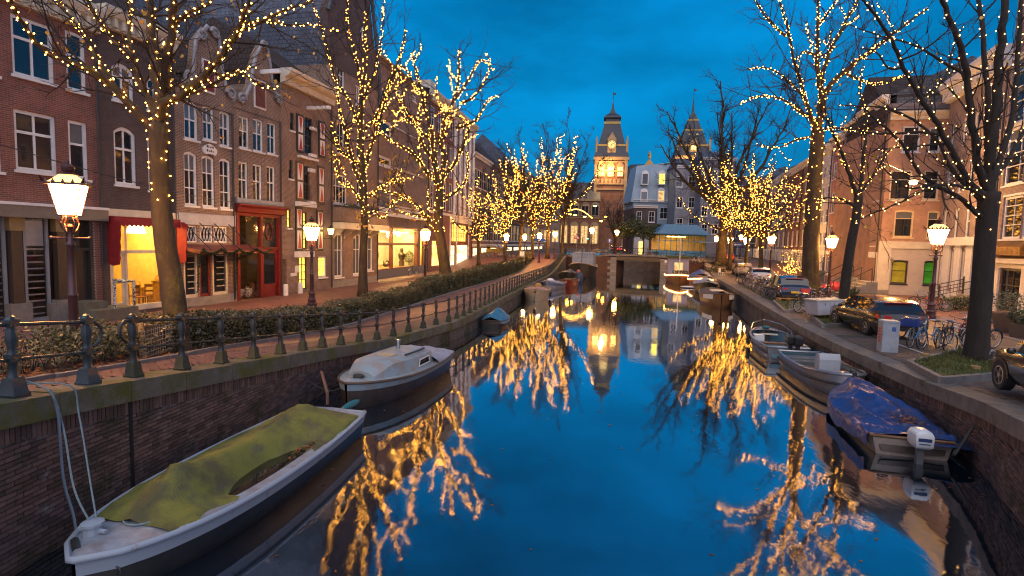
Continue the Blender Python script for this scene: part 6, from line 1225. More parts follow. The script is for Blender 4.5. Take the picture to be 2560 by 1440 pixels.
railing('short blue green iron railing with curled end at the left edge',[d0-2.3,d0-1.1,d0],PM1,IRN,curl=(0,1))
ds=[d1]; 
while ds[-1]<QL.len-9: ds.append(ds[-1]+1.12)
railing('long black iron railing with mossy posts following the left quay',ds,PM2,IRB,curl=(1,0))
# ---------------------------------------------------------------- hedges and shrubs
LG1=mat('hedge_leaf',(.04,.055,.018),.38,(.17,.125,.045),1.3,isl=.6,spec=.6); LG2=mat('shrub_leaf',(.08,.085,.03),.45,(.20,.16,.07),6,isl=.5); LCORE=mat('hedge_twigs',(.022,.016,.010),.95,(.04,.028,.016),18)
LIT=mat('fallen_leaf',(.22,.075,.02),.75,(.12,.045,.015),5,isl=.5)
def hedge(label,d0,d1,h,w,n,sz,m=LG1,seed=1,name='hedge',cat='hedge',core=True,t0=.35,wob=.15):
    rn=random.Random(seed); T=thing(name,label,cat); b=MB(); L=d1-d0
    if core:
        c=MB(); k=max(2,int(L/.5)); rings=[]
        for i in range(k+1):
            d=d0+.12+(L-.24)*i/k; a=KL.at(d,t0+w*.14); e=KL.at(d,t0+w*.86); z=zgr(a[0],a[1],'L'); hh=h*.8*(1+wob*noise.noise(V((d*.6,seed,0))))
            rings.append([(a[0],a[1],z),(a[0],a[1],z+hh),(e[0],e[1],z+hh),(e[0],e[1],z)])
        c.loft(rings); c.obj('branches',LCORE,T)
    else:
        c=MB()
        for _ in range(int(L*22)):
            d=d0+L*rn.random(); x,y,_a=KL.at(d,t0+w*rn.uniform(.3,.7)); z=zgr(x,y,'L'); p=V((x,y,z)); pts=[p]; dr=(V((0,0,1))+rv(rn)*.5).normalized()
            for _k in range(4): p=p+dr*h*.24; dr=(dr+rv(rn)*.3).normalized(); pts.append(p)
            c.tube(pts,[.009,.007,.006,.004,.003],3,False)
        c.obj('branches',TWIG,T)
    for _ in range(n):
        d=d0+L*rn.random(); hh=h*(1+wob*1.6*noise.noise(V((d*.6,seed,0)))+wob*noise.noise(V((d*2.2,seed,3)))); q=rn.random()
        if core:
            if q<.45: t,zz=rn.uniform(-.02,.12)+(rn.random()**3)*.1,rn.uniform(.03,1)
            elif q<.85: t,zz=rn.random(),1+rn.gauss(0,.06)
            else: t,zz=1-rn.uniform(-.02,.1),rn.uniform(.05,1)
        else: t,zz=rn.random(),rn.uniform(.15,1)**.8
        x,y,_a=KL.at(d,t0+w*t); z=zgr(x,y,'L')+hh*zz; p=V((x,y,z)); u=rv(rn,.8)*sz*rn.uniform(.6,1.2); v_=u.cross(rv(rn)).normalized()*sz*rn.uniform(.35,.55)
        b.add([p-u,p-v_,p+u,p+v_],[(0,1,2,3)])
    b.obj('foliage',m,T,kind='stuff'); return T
s_=lambda px,py:KL.sd(*G(px,py)[:2])
e0=s_(235,932); e1=s_(430,897); e2=s_(560,872)
hedge('sparse young shrubs with pale leaves around the lantern foot',.3,e0-.1,.62,1.,2600,.042,LG2,3,'shrub','shrub',False,wob=.5)
hedge('low leafy shrub between the iron railing gap and the thick tree',e0+.0,e1+.2,.72,1.0,3200,.045,LG2,4,'shrub','shrub',False,wob=.4)
hs=[(e1+.55,s_(1010,773)+4.2,.8,26000,.048,'long glossy hedge behind the railing from the thick tree onward'),(s_(1010,773)+4.4,s_(1010,773)+13.5,1.05,13000,.06,'clipped hedge between the slim tree and the leaning tree'),(s_(1010,773)+14.2,s_(1010,773)+31,1.2,16000,.075,'clipped dark hedge beyond the leaning tree'),(s_(1010,773)+31.6,s_(1010,773)+44,1.2,9000,.09,'clipped hedge in front of the far left lanterns'),(s_(1010,773)+46,KL.len-1,1.2,4500,.1,'last short hedge before the bridge ramp')]
for i,(a,c,h,n_,sz,lb) in enumerate(hs): hedge(lb,a,min(c,KL.len-.5),h,1.0,n_,sz,seed=10+i,wob=.2)
b=MB(); rn=random.Random(8)
for _ in range(1500):
    d=rn.uniform(0,15) if rn.random()<.85 else rn.uniform(15,30); x,y,_a=KL.at(d,rn.uniform(.1,.9)); p=V((x,y,zgr(x,y,'L')+.05+rn.uniform(0,.03))); u=rv(rn,.25)*rn.uniform(.03,.06); v_=V((-u.y,u.x,rn.uniform(-.02,.03)))*.6; b.add([p-u,p-v_,p+u,p+v_],[(0,1,2,3)])
b.obj('fallen_leaves',LIT,None,kind='stuff',label='brown fallen leaves lying along the hedge foot',category='leaves')
x,y,_a=KL.at(e1-.5,.35); wf=MB()
for k in range(14): wf.tube([(k*.09,0,0),(k*.09,.02*math.sin(k),.62)],.004,3)
for k in range(7): wf.tube([(0,0,.04+k*.09),(1.2,0,.04+k*.09)],.004,3)
o=wf.obj('wire_mesh_fence',mat('galvanised',(.3,.3,.3),.5,metal=.6),None,label='small wire mesh guard standing in front of the low shrub',category='wire fence'); o.location=(x,y,zgr(x,y,'L')); o.rotation_euler=(0,0,_a)
o=MB().tube([(0,0,0),(-.12,.05,.75)],[.06,.055],8).obj('wooden_stake',mat('stake_wood',(.30,.19,.07),.8),None,label='leaning wooden stake in the shrub beside the thick tree',category='stake'); x,y,_a=KL.at(e1-.1,.5); o.location=(x,y,zgr(x,y,'L'))
# utility boxes on the left bed
x,y,_a=KL.at(s_(1010,773)+45,.9); T=thing('utility_cabinet','white utility cabinet in the gap of the far left hedge','cabinet',(x,y,zgr(x,y,'L')),_a); MB().box(-.35,.35,-.25,.25,0,1.9).obj('body',WHT,T); MB().box(-.38,.38,-.28,.28,1.9,1.96).obj('lid',GREYP,T); MB().box(-.25,.25,-.27,-.255,.9,1.0).obj('label_plate',GREYP,T)
# ---------------------------------------------------------------- boats
def boat(label,pos,head,L,B,fb,mats,sw=.75,bp=2.2,bq=.75,bow=.5,stern=.12,inner=True,rim=.035,keel=.35,band=.45,group='boats moored in the canal',flare=.12,n=22,clinker=0):
    T=thing('moored_boat',label,'boat',(pos[0],pos[1],WZ),-R_(head),group); hm,sm,rm,im=mats
    def hb(t):
        if t<.45: q=t/.45; return B/2*(sw+(1-sw)*(1-(1-q)**2))
        q=(t-.45)/.55; return max(.025,B/2*(1-q**bp)**bq)
    def sh(t): return fb*(1+bow*max(0,(t-.35)/.65)**2+stern*max(0,(.3-t)/.3)**2)
    yy=lambda t,z=1:-L/2+L*t- (1-z)*max(0,t-.7)*.9*fb
    T_=[i/n for i in range(n+1)]
    def sec(t,fr): # half section by height fraction 1 top .. 0 keel
        h=hb(t); s=sh(t); kz=-keel*(1-max(0,t-.8)*3.5) if t>.8 else -keel
        if fr>=.4: q=(fr-.4)/.6; return h*(1-flare*(1-q)),0.02+(s-.02)*q
        q=fr/.4; return h*(1-flare)*math.sin(q*1.45)/math.sin(1.45),kz+(.02-kz)*q**1.4
    top=.4+.6*(1-band); b=MB()
    fr_=[top,top-.12,.4,.25,.1,0]; 
    rings=[]
    for t in T_:
        R=[sec(t,f) for f in fr_]; rings.append([(x,yy(t,.4+.6*f),z) for (x,z),f in zip(R,fr_)]+[(-x,yy(t,.4+.6*f),z) for (x,z),f in list(zip(R,fr_))[-2::-1]])
    b.loft(rings,False,False); b.add(rings[0],[tuple(range(len(rings[0])))]); b.obj('hull',hm,T,smooth=50)
    b=MB(); K=3+clinker
    for s_ in (1,-1):
        for k in range(K):
            fa=1-(1-top)*k/K; fb_=1-(1-top)*(k+1)/K; o=.014*(K-k)*(1 if clinker else .2)
            b.loft([[(s_*(sec(t,f)[0]+.004+o),yy(t,.4+.6*f),sec(t,f)[1]) for f in (fa,fb_)] for t in T_],False,False)
    x0,x1=sec(0,1),sec(0,top); b.quad((x0[0],-L/2-.004,x0[1]),(-x0[0],-L/2-.004,x0[1]),(-x1[0],-L/2-.004,x1[1]),(x1[0],-L/2-.004,x1[1])); b.obj('strake',sm,T,smooth=50)
    r=MB(); pr=[(hb(t)+.01,yy(t),sh(t)) for t in T_]; r.tube(pr+[(-x,y,z) for x,y,z in pr[::-1]]+[pr[0]],rim,6); r.obj('gunwale',rm,T,smooth=60)
    if inner:
        b=MB(); g=.07; rings=[]
        for t in T_[:-1]:
            h=max(.02,hb(t)-g); s=sh(t)-.02; rings.append([(h,yy(t)+ (g if t==0 else 0)-(.1 if t>.93 else 0),s),(h*.85,yy(t)-.05,.12),(0,yy(t)-.05,.08),(-h*.85,yy(t)-.05,.12),(-h,yy(t)+(g if t==0 else 0)-(.1 if t>.93 else 0),s)])
        b.loft(rings,False,False); b.add(rings[0],[(0,1,2,3,4)]); b.obj('inner_hull',im,T,smooth=50)
    return T,hb,sh,yy
def deck(T,hb,sh,yy,t0,t1,m,name='foredeck',dz=.0,cam_=.06,n=8):
    b=MB(); b.loft([[(s*(hb(t)-.01),yy(t),sh(t)+dz+cam_*(1-s*s)) for s in (-1,-.5,0,.5,1)] for t in [t0+(t1-t0)*i/n for i in range(n+1)]],False,False); return b.obj(name,m,T,smooth=60)
def tarp(T,hb,sh,yy,t0,t1,ridge,m,ov=.06,drop=.12,wr=.03,pool=None,seed=0,name='tarpaulin',nu=40,nv=22,pw=1.15):
    b=MB(); rows=[]
    for i in range(nu+1):
        u=i/nu; t=t0+(t1-t0)*u; row=[]
        k=u*(len(ridge)-1); a=int(min(k,len(ridge)-2)); rz=ridge[a]+(ridge[a+1]-ridge[a])*(k-a)
        for j in range(nv+1):
            v=-1+2*j/nv; av=abs(v)
            if av>.9: x=(hb(t)+ov)*(1 if v>0 else -1); z=sh(t)+.03-drop*(av-.9)/.1; y=yy(t)
            else: q=av/.9; x=(hb(t)+ov)*q*(1 if v>0 else -1); y=yy(t); z=sh(t)+.03+rz*(1-q)**pw
            z+=wr*1.6*((1-abs(noise.noise(V((x*1.6+y*.5+seed,y*.9-x*.7,seed+9)))))**4-.35)*(1 if .03<u<.97 else .3)*(.6 if av>.85 else 1)
            z+=wr*(noise.noise(V((x*3+seed,y*1.3,seed)))+.6*noise.noise(V((x*2+seed,y*7,seed+3)))*(1-.5*av))*(1 if .03<u<.97 else .3)
            if pool and v>0:
                g=math.exp(-((y-pool[0])/pool[1])**2-((x-pool[2])/pool[3])**2); z-=pool[4]*g
            row.append((x,y,z))
        rows.append(row)
    b.loft(rows,False,False); return b.obj(name,m,T,smooth=55)
def rope(pts,r,m,label,name='mooring_rope'): return MB().tube(smooth(pts,6),r,5).obj(name,m,None,label=label,category='rope')
ROPE=mat('rope',(.22,.30,.33),.8,(.15,.21,.23),20); ROPED=mat('dark_rope',(.04,.04,.04),.8)
HBLK=mat('hull_black',(.014,.014,.016),.45,(.03,.028,.026),3,.15,20); HWHT=mat('hull_white_worn',(.34,.40,.48),.55,(.20,.13,.10),5,.2,25,lo=.6,hi=.74)
CANV=mat('mossy_tarpaulin',(.175,.18,.035),.88,(.085,.085,.038),1.7,.9,30,lo=.44,hi=.62,detail=12); moss(CANV,.18,(.10,.085,.07),zs=1.7); DKP=mat('worn_deck_paint',(.29,.35,.43),.6,(.20,.19,.21),4,.3,30)
# large boat under a mossy green tarpaulin
T,hb,sh,yy=boat('long black boat with white rim under a mossy olive tarpaulin beside the wall',(-4.5,9.15),190,6.1,1.95,.52,(HBLK,HWHT,HWHT,mat('boat_inside',(.05,.045,.04),.8)),sw=.82,bp=2.6,bq=.62,bow=.12,stern=.05,rim=.045,inner=True,band=.38,keel=.3)
deck(T,hb,sh,yy,.80,1,DKP); deck(T,hb,sh,yy,0,.07,DKP,'afterdeck')
sd=MB()
for s_ in (1,-1): sd.loft([[(s_*(hb(t)+.01),yy(t),sh(t)+.012),(s_*(hb(t)-.2),yy(t),sh(t)+.02)] for t in [.07+.73*i/14 for i in range(15)]],False,False)
sd.obj('side_deck',DKP,T)
tp=tarp(T,lambda t:hb(t)-.05,lambda t:sh(t)+.015,yy,.05,.87,[.06,.46,.38,.33,.39,.52,.06],CANV,ov=.0,drop=.06,wr=.03,seed=2,pw=1.0,nu=60,nv=30)
# sagging pool of rainwater on the tarpaulin, canal side (boat heads towards the camera, so canal side is -x)
me=tp.data
for v in me.vertices:
    x,y=v.co.x,v.co.y
    g=math.exp(-((y-.30)/1.15)**2-((x+.52)/.32)**2); v.co.z-=.37*g
for v in me.vertices:
    x,y=v.co.x,v.co.y
    for py_ in (-1.6,1.75):
        dx,dy=x,y-py_; r=math.hypot(dx,dy)
        if .05<r<1.3: v.co.z+=.022*math.sin(math.atan2(dy,dx)*9)*min(1,r/.35)*(1.3-r)
me.update()
pl=MB(); pl.prism([(-.53+.30*math.cos(a*.2618),.30+1.35*math.sin(a*.2618)) for a in range(24)],'z',.525,.535); pl.obj('puddle',mat('puddle',(.012,.012,.008),.03,spec=1),tp)
lv=MB(); rn=random.Random(5)
for _ in range(110):
    a,q=rn.uniform(0,6.28),rn.random()**.5; p=V((-.52+.24*q*math.cos(a),.35+.85*q*math.sin(a),.515)) if rn.random()<.45 else V((-.66+rn.gauss(0,.06),-.95+rn.gauss(0,.28),.56+rn.uniform(0,.03))); u=rv(rn,.2)*.035; w_=V((-u.y,u.x,.01))*.6; lv.add([p-u,p-w_,p+u,p+w_],[(0,1,2,3)])
lv.obj('wet_leaves',LIT,tp,kind='stuff')
MB().lathe([(.11,0),(.10,.16),(.13,.17),(.13,.2),(.02,.22)],10,(.25,2.55,.56)).tube([(.05,2.55,.66),(.45,2.55,.66)],.03,6).obj('mooring_bitt',HWHT,T)
cl=MB(); 
for k in range(4): cl.tube([( -.05+(.16+.03*k)*math.cos(a*.45),2.0+(.26+.02*k)*math.sin(a*.45),.60+.012*k) for a in range(15)],.014,5)
cl.obj('coiled_rope',ROPE,T); MB().tube([(0.1,2.9,.60),(.3,2.75,.62)],.05,6).obj('fairlead',BLKM,T); MB().tube([(.05,-2.95,.7),(.05,-2.95,.95),(.55,-3.6,1.25)],.035,6).obj('rudder_tiller',mat('rusty',(.14,.07,.05),.8),T)
MB().tube([(-.32+.05*math.cos(a*.55),2.78,.33+.06*math.sin(a*.55)) for a in range(12)],.012,5).obj('iron_ring',BLKM,T)
bt=T.matrix_basis; wp=lambda *p: Matrix.Translation((-4.5,9.15,WZ))@Matrix.Rotation(-R_(190),4,'Z')@V(p)
pa=V(QL.at(d0,.26)[:2]+(0,)); q0=G(30,990); c0=QL.at(QL.sd(q0.x,q0.y),0)
e_=wp(.25,2.55,.7); s0=V((c0[0],c0[1],q0.z+.05)); 
rope([V((q0.x,q0.y,q0.z+.25)),s0+V((.1,.02,.04)),s0+V((.16,.15,-.5)),s0.lerp(e_,.6)+V((.03,0,-.22)),e_],.012,ROPE,'pale mooring rope from the railing post to the tarpaulin boat')
rope([V((q0.x,q0.y,q0.z+.15)),s0+V((.1,.35,.03)),s0+V((.18,.4,-.4)),s0.lerp(e_,.7)+V((.08,.15,-.18)),e_+V((.05,.02,0))],.012,ROPE,'second pale rope hanging slack beside the mooring rope')
rope([s0+V((.05,.1,.03)),s0+V((.14,.1,-.3)),s0+V((.16,.12,-1.2)),s0+V((.3,.1,-1.75)),s0+V((.5,-.1,-2.2))],.018,mat('rope_blue',(.12,.16,.22),.8),'loose blue rope end hanging down the wall into the water')
# cabin boat
HBR=mat('hull_brown',(.035,.026,.022),.45,(.07,.045,.035),2.5,.2,14); CABP=mat('cabin_paint',(.25,.34,.40),.55,(.27,.26,.25),2.2,.25,24,lo=.45,hi=.6); CANG=mat('grey_canvas',(.36,.37,.44),.75,(.27,.27,.33),2,.4,9)
T,hb,sh,yy=boat('pale blue cabin boat with a grey canvas cockpit cover',(-3.45,16.35),196,5.2,2.1,.58,(HBR,CABP,mat('brown_rail',(.10,.06,.035),.5),CABP),sw=.8,bp=2.4,bq=.66,bow=.22,stern=.04,band=.3,inner=False,flare=.2)
deck(T,hb,sh,yy,.0,1,CABP,'deck',0,.05,14)
def cab(t): return hb(t)-.24
b=MB(); ts=[.30+.56*i/12 for i in range(13)]; rings=[]
for i,t in enumerate(ts):
    h=max(.1,cab(t)); hz=.36*min(1,(.86-t)/.16+.22); rings.append([(h,yy(t),sh(t)),(h*.9,yy(t),sh(t)+hz),(h*.5,yy(t),sh(t)+hz+.09),(0,yy(t),sh(t)+hz+.12),(-h*.5,yy(t),sh(t)+hz+.09),(-h*.9,yy(t),sh(t)+hz),(-h,yy(t),sh(t))])
b.loft(rings,False,False); b.add(rings[0],[tuple(range(7))]); b.add(rings[-1],[tuple(range(7))]); c_=c_cab=b.obj('cabin',CABP,T,smooth=35)
for s_ in (-1,1):
    q=[(s_*(cab(t)*.965+.02),yy(t),sh(t)+z) for t,z in ((.36,.09),(.50,.08),(.49,.27),(.37,.29))]; MB().add(q,[(0,1,2,3)]).obj('cabin_window',GL,c_); MB().tube(q+[q[0]],.018,5).obj('window_frame',WHT,c_)
    MB().tube([(s_*cab(t)*.7,yy(t),sh(t)+.47) for t in (.34,.42,.5,.58)],.03,5).obj('hand_rail',BLKM,c_)
MB().lathe([(.06,0),(.06,.2),(.09,.21),(.09,.28)],8,(.1,-.4,1.06)).obj('vent_pipe',mat('steel',(.5,.5,.52),.25,metal=.9),T)
for k in range(6): MB().ball((.05+.13*k,1.25-.05*k*k*.3,1.02-.03*k),.045,1,1,.6).obj('deck_cleat',BLKM,T)
MB().ball((.0,2.0,.76),.12,1.5,1,.5).obj('rope_heap',ROPED,T); MB().box(-.3,.2,.45,.8,1.05,1.085).obj('hatch',mat('hatch_yellowed',(.42,.33,.2),.6),T)
tarp(T,lambda t:hb(t)-.02,lambda t:sh(t)+.02,yy,-.01,.32,[.04,.18,.32,.42],CANG,ov=.02,drop=.05,wr=.045,seed=7,pw=.8)
MB().ball((0,0,0),.1,.9,4.2,.9,10,8).obj('fender',mat('fender_teal',(.03,.16,.19),.5),T).location=(-.25,2.75,.22)
wc=Matrix.Translation((-3.45,16.35,WZ))@Matrix.Rotation(-R_(196),4,'Z'); e_=wc@V((.0,2.1,.76)); f_=V(QL.at(QL.sd(-5.3,14.2),0)[:2]+(-.4,)); rope([e_,e_.lerp(f_,.5)+V((0,0,-.35)),f_],.015,ROPED,'dark mooring rope from the cabin boat bow to the wall')
# small boats along the left quay
BTP=mat('blue_tarp',(.045,.20,.32),.5,(.03,.13,.24),3,.6,7,bd=.05); WDH=mat('varnished_hull',(.20,.10,.045),.35,(.14,.07,.03),4,stretch=(6,1,6)); CRH=mat('cream_hull',(.46,.36,.24),.5,(.38,.29,.19),4); GRH=mat('grey_hull',(.26,.27,.30),.45,(.2,.2,.23),4)
T,hb,sh,yy=boat('small round boat wrapped in a bright blue tarp',(-.75,29.3),14,2.5,1.25,.32,(HBLK,HBR,HBR,HBR),inner=False); tarp(T,hb,lambda t:sh(t)-.1,yy,.02,.97,[.25,.5,.6,.5,.15],BTP,ov=.05,drop=.05,wr=.06,seed=4,pw=.6)
T,hb,sh,yy=boat('cream clinker rowing boat with pink cover and black fenders',(1.95,43.3),186,4.4,2.0,.75,(CRH,CRH,mat('rubbing_strake',(.3,.2,.13),.5),CRH),clinker=3,band=.75,bow=.25); deck(T,hb,sh,yy,.45,1,mat('pink_cover',(.40,.21,.19),.7),'cover',.02,.16)
for k in range(3): MB().ball((0,0,0),.1,1,1,2.4).obj('fender',HBLK,T).location=(-hb(.15+.18*k)-.08,yy(.15+.18*k),.4)
MB().box(-.5,.5,-1.5,-1.1,.35,.5).obj('thwart',WDH,T); MB().ball((0,-1.9,.85),.3,1,.6,1).obj('outboard_cover',mat('ochre_cover',(.4,.22,.06),.7),T)
T,hb,sh,yy=boat('slate blue dinghy with a crumpled white sheet',(3.95,53.5),200,4.2,2.1,.55,(GRH,mat('slate_blue_hull',(.10,.14,.22),.5),mat('ochre_rim',(.3,.17,.08),.5),GRH)); tarp(T,hb,sh,yy,.5,.95,[.1,.3,.2,.1],CANG,wr=.08); MB().ball((0,.9,.8),.4,1,1.2,.7,8,5).obj('white_sheet',WHT,T)
T,hb,sh,yy=boat('red dinghy moored behind the slate blue dinghy',(5.9,57.5),195,4.4,1.9,.55,(REDP,REDP,mat('ochre_rim',(.3,.17,.08),.5),mat('red_inside',(.16,.05,.04),.7)))
for t in (.3,.6): MB().box(-hb(t)+.05,hb(t)-.05,yy(t)-.12,yy(t)+.12,.38,.43).obj('thwart',WDH,T)
T,hb,sh,yy=boat('black sloop with a dark cover moored before the barge',(6.6,64.5),190,6.2,2.3,.85,(HBLK,HBLK,CRM,HBLK),inner=False); tarp(T,hb,sh,yy,.05,.95,[.3,.5,.4,.3,.1],mat('black_tarp',(.03,.032,.035),.6,(.05,.05,.05),3,.4,8),wr=.06); MB().ball((0,0,0),.42,1,1,1.8,10,7).obj('buoy_bag',mat('navy_bag',(.03,.05,.1),.6),T).location=(-1.35,2.2,.5); MB().ball((-1.2,2.0,1.3),.22).obj('pink_buoy',mat('pink_buoy',(.5,.14,.12),.5),T)
T,hb,sh,yy=boat('large dark barge with cream bow rail and grey canvas deckhouse',(9.5,74.5),193,10.5,3.5,1.35,(HBLK,HBLK,mat('barge_rail',(.36,.28,.2),.6),mat('barge_deck',(.2,.17,.14),.7)),rim=.08,bow=.5,inner=False,bp=2.8,bq=.55); deck(T,hb,sh,yy,0,1,mat('barge_deck',(.2,.17,.14),.7),'deck'); MB().box(-1.35,1.35,-3.6,1.2,1.3,3.1).prism([(-1.4,3.1),(1.4,3.1),(1.3,3.25),(-1.3,3.25)],'y',-3.65,1.25).obj('canvas_deckhouse',mat('pale_canvas',(.30,.34,.40),.8,(.24,.27,.33),2,.3,6),T); MB().tube([(0,2.2,1.5),(0,2.2,5.2)],.05,6).obj('mast',BLKM,T); MB().tube([(-1.2,3.2,1.9),(-1.2,3.2,2.6),(-.4,4.3,2.7),(.4,4.3,2.7)],.04,6).obj('bow_rail',mat('steel',(.5,.5,.52),.25,metal=.9),T)
# right quay boats
BLT=mat('royal_tarp',(.012,.055,.22),.42,(.03,.045,.13),1.6,.7,5,bd=.06,lo=.42,hi=.6)
T,hb,sh,yy=boat('motor boat under a sagging royal blue tarp by the right wall',(9.25,13.7),15,4.3,1.8,.36,(mat('pale_hull',(.34,.29,.25),.5,(.25,.2,.17),3),mat('pale_hull',(.34,.29,.25),.5),WDH,HBR),sw=.85,inner=True,bow=.3)
tarp(T,hb,lambda t:sh(t)+.0,yy,.015,.99,[.04,.07,.17,.36,.46,.40,.2],BLT,ov=.09,drop=.30,wr=.085,seed=11,pw=.8,nu=60,nv=34)
tb=MB(); 
for s_,y0,y1 in ((1,-2.35,-.9),): tb.loft([[(x,y,.36+.05*noise.noise(V((x*5,y*5,1)))-.5*max(0,x-.95)) for x in (.25,.5,.7,.85,1.0,1.15)] for y in [y0+(y1-y0)*k/8 for k in range(9)]],False,False)
tb.obj('tarp_flap',BLT,T,smooth=60)
om=MB(); om.loft([[(sx*w,sy*d_-2.5,z) for sx,sy in ((1,1),(-1,1),(-1,-1),(1,-1))] for w,d_,z in ((.11,.14,.34),(.16,.21,.42),(.165,.21,.64),(.13,.17,.72),(.07,.1,.75))]); omo=om.obj('outboard_cowl',mat('motor_white',(.62,.66,.70),.3),T,smooth=50)
MB().box(-.06,.06,-2.56,-2.44,-.3,.34).obj('outboard_leg',mat('leg_grey',(.12,.12,.13),.4),T); MB().box(-.12,.12,-2.717,-2.712,.53,.60).box(-.1,.1,-2.717,-2.712,.47,.49).obj('cowl_stripe',mat('stripe_navy',(.03,.05,.14),.4),omo)
lv=MB(); rn=random.Random(6)
for _ in range(150): p=V((.30+rn.gauss(0,.16),-1.1+rn.gauss(0,.25),.50+rn.uniform(0,.08))); u=rv(rn,.3)*.04; w_=V((-u.y,u.x,.01))*.6; lv.add([p-u,p-w_,p+u,p+w_],[(0,1,2,3)])
lv.obj('wet_leaves',LIT,T,kind='stuff')
wq=V(QR.at(QR.sd(9.7,11.2),0)[:2]+(-.3,)); rope([Matrix.Translation((9.25,13.7,WZ))@Matrix.Rotation(-R_(15),4,'Z')@V((.8,-2.2,.4)),wq+V((-.5,-.2,-.55)),wq],.03,ROPED,'thick black rope from the blue tarp boat to the wall ring')
ALU=mat('aluminium',(.42,.42,.43),.32,(.33,.33,.34),3,metal=.7); ALB=mat('boat_rubber',(.025,.024,.026),.6); TEAL=mat('teal_sole',(.08,.17,.22),.6,(.12,.2,.24),3)
def sloop(label,pos,head,bowrail,console):
    T,hb,sh,yy=boat(label,pos,head,4.5,1.75,.54,(mat('alu_hull',(.30,.29,.29),.38,(.22,.2,.2),2.5,metal=.5),ALU,ALU,TEAL),sw=.86,bp=2.6,bq=.62,bow=.34,stern=.05,rim=.05,band=.5)
    r=MB(); pr=[(hb(t)*.99+.03,yy(t)-.01,sh(t)*.55) for t in [i/20 for i in range(21)]]; r.tube(pr+[(-x,y,z) for x,y,z in pr[::-1]],.035,6).obj('rubbing_strake',ALB,T)
    deck(T,hb,sh,yy,.84,1,ALU); MB().box(-hb(.45)+.07,hb(.45)-.07,yy(.45)-.2,yy(.45)+.2,.36,.42).obj('thwart',WDH,T); MB().box(-hb(.12)+.07,hb(.12)-.07,yy(.03),yy(.16),.12,.45).obj('stern_bench',ALU,T)
    o=MB(); o.loft([[(sx*w,sy*d_-2.55,z) for sx,sy in ((1,1),(-1,1),(-1,-1),(1,-1))] for w,d_,z in ((.1,.14,.75),(.15,.2,.84),(.15,.2,1.05),(.08,.12,1.12))]).box(-.06,.06,-2.6,-2.45,-.3,.75); o.obj('outboard_motor',HBLK,T,smooth=40)
    if bowrail:
        MB().tube([(-hb(.62),yy(.62),sh(.62)),(-hb(.66)*1.0,yy(.68),sh(.68)+.22),(-hb(.85),yy(.86),sh(.86)+.34),(0,yy(1)-.02,sh(1)+.36),(hb(.85),yy(.86),sh(.86)+.34),(hb(.66),yy(.68),sh(.68)+.22),(hb(.62),yy(.62),sh(.62))],.024,6).obj('bow_rail',mat('steel',(.5,.5,.52),.25,metal=.9),T)
        MB().box(-.35,.35,yy(.72),yy(.72)+.18,.55,.6).obj('step_board',CRM,T); MB().ball((0,yy(.9),sh(.9)+.12),.13,1.5,1,.6).obj('teal_cover',mat('teal_cloth',(.03,.13,.13),.7),T); MB().box(-.75,-.35,.3,.75,.12,.62).obj('locker',WHT,T)
        for s_ in (-1,1): MB().tube([(s_*(hb(.75)+.08),yy(.75),sh(.75)),(s_*(hb(.75)+.1),yy(.75),.1)],.09,8).obj('fender',HBLK,T)
    if console:
        MB().box(-.32,.32,.1,.5,.12,.82).prism([(.1,.82),(.5,.82),(.42,1.02),(.14,.96)],'x',-.32,.32).obj('console',mat('console_grey',(.36,.38,.42),.5),T)
        MB().tube([(.17*math.cos(a*.524),-.02,.86+.17*math.sin(a*.524)) for a in range(13)],.016,5).obj('steering_wheel',HBLK,T); MB().box(-.06,.06,yy(1)-.02,yy(1)+.05,-.3,sh(1)+.1).obj('stem_post',ALB,T); MB().ball((0,yy(.96),sh(.96)+.1),.07,1,1,1).obj('bow_light',HBLK,T)
        MB().box(-.7,.7,-1.2,-.95,.40,.45).obj('bench',ALU,T)
    return T
sloop('open aluminium boat with an arched bow rail and outboard motor',(11.35,23.6),13,True,False)
sloop('open aluminium boat with a grey steering console nearest the blue tarp boat',(10.55,18.4),189,False,True)
T,hb,sh,yy=boat('varnished wooden sloop with a white painted bow emblem',(15.9,43.0),193,6.2,2.4,.8,(WDH,WDH,WDH,HBR),bow=.3,inner=False,bp=2.6,bq=.6); deck(T,hb,sh,yy,0,.98,mat('dark_cover',(.06,.045,.035),.6),'cover',.0,.22); MB().loft([[(s_*(hb(t)+.03),yy(t),sh(t)*q) for q in (.98,.62)] for t in (.72,.8,.88,.94) for s_ in (-1,)],False,False).obj('white_bow_panel',WHT,T); MB().loft([[(s_*(hb(t)+.03),yy(t),sh(t)*q) for q in (.98,.62)] for t in (.72,.8,.88,.94) for s_ in (1,)],False,False).obj('white_bow_panel',WHT,T); MB().box(-.5,.4,-1.2,.6,1.0,1.06).obj('hatch',CRM,T)
T,hb,sh,yy=boat('black sloop with a sagging grey cover behind the wooden sloop',(19.3,55.2),195,6,2.3,.75,(HBLK,HBLK,CRM,HBLK),inner=False); tarp(T,hb,sh,yy,.05,.93,[.2,.5,.35,.5,.2],CANG,wr=.07)
LED=emis('led_strip',(1,.42,.12),14)
def ledboat(label,pos,head,L,B): 
    T,hb,sh,yy=boat(label,pos,head,L,B,.9,(WDH,WDH,CRM,WDH),inner=False,bow=.3); deck(T,hb,sh,yy,0,1,mat('plank_deck',(.25,.15,.08),.6),'deck'); pr=[(hb(t)+.09,yy(t),sh(t)-.12) for t in [i/18 for i in range(19)]]; MB().tube(pr+[(-x,y,z) for x,y,z in pr[::-1]],.03,5).obj('light_strip',LED,T); return T,hb,sh,yy
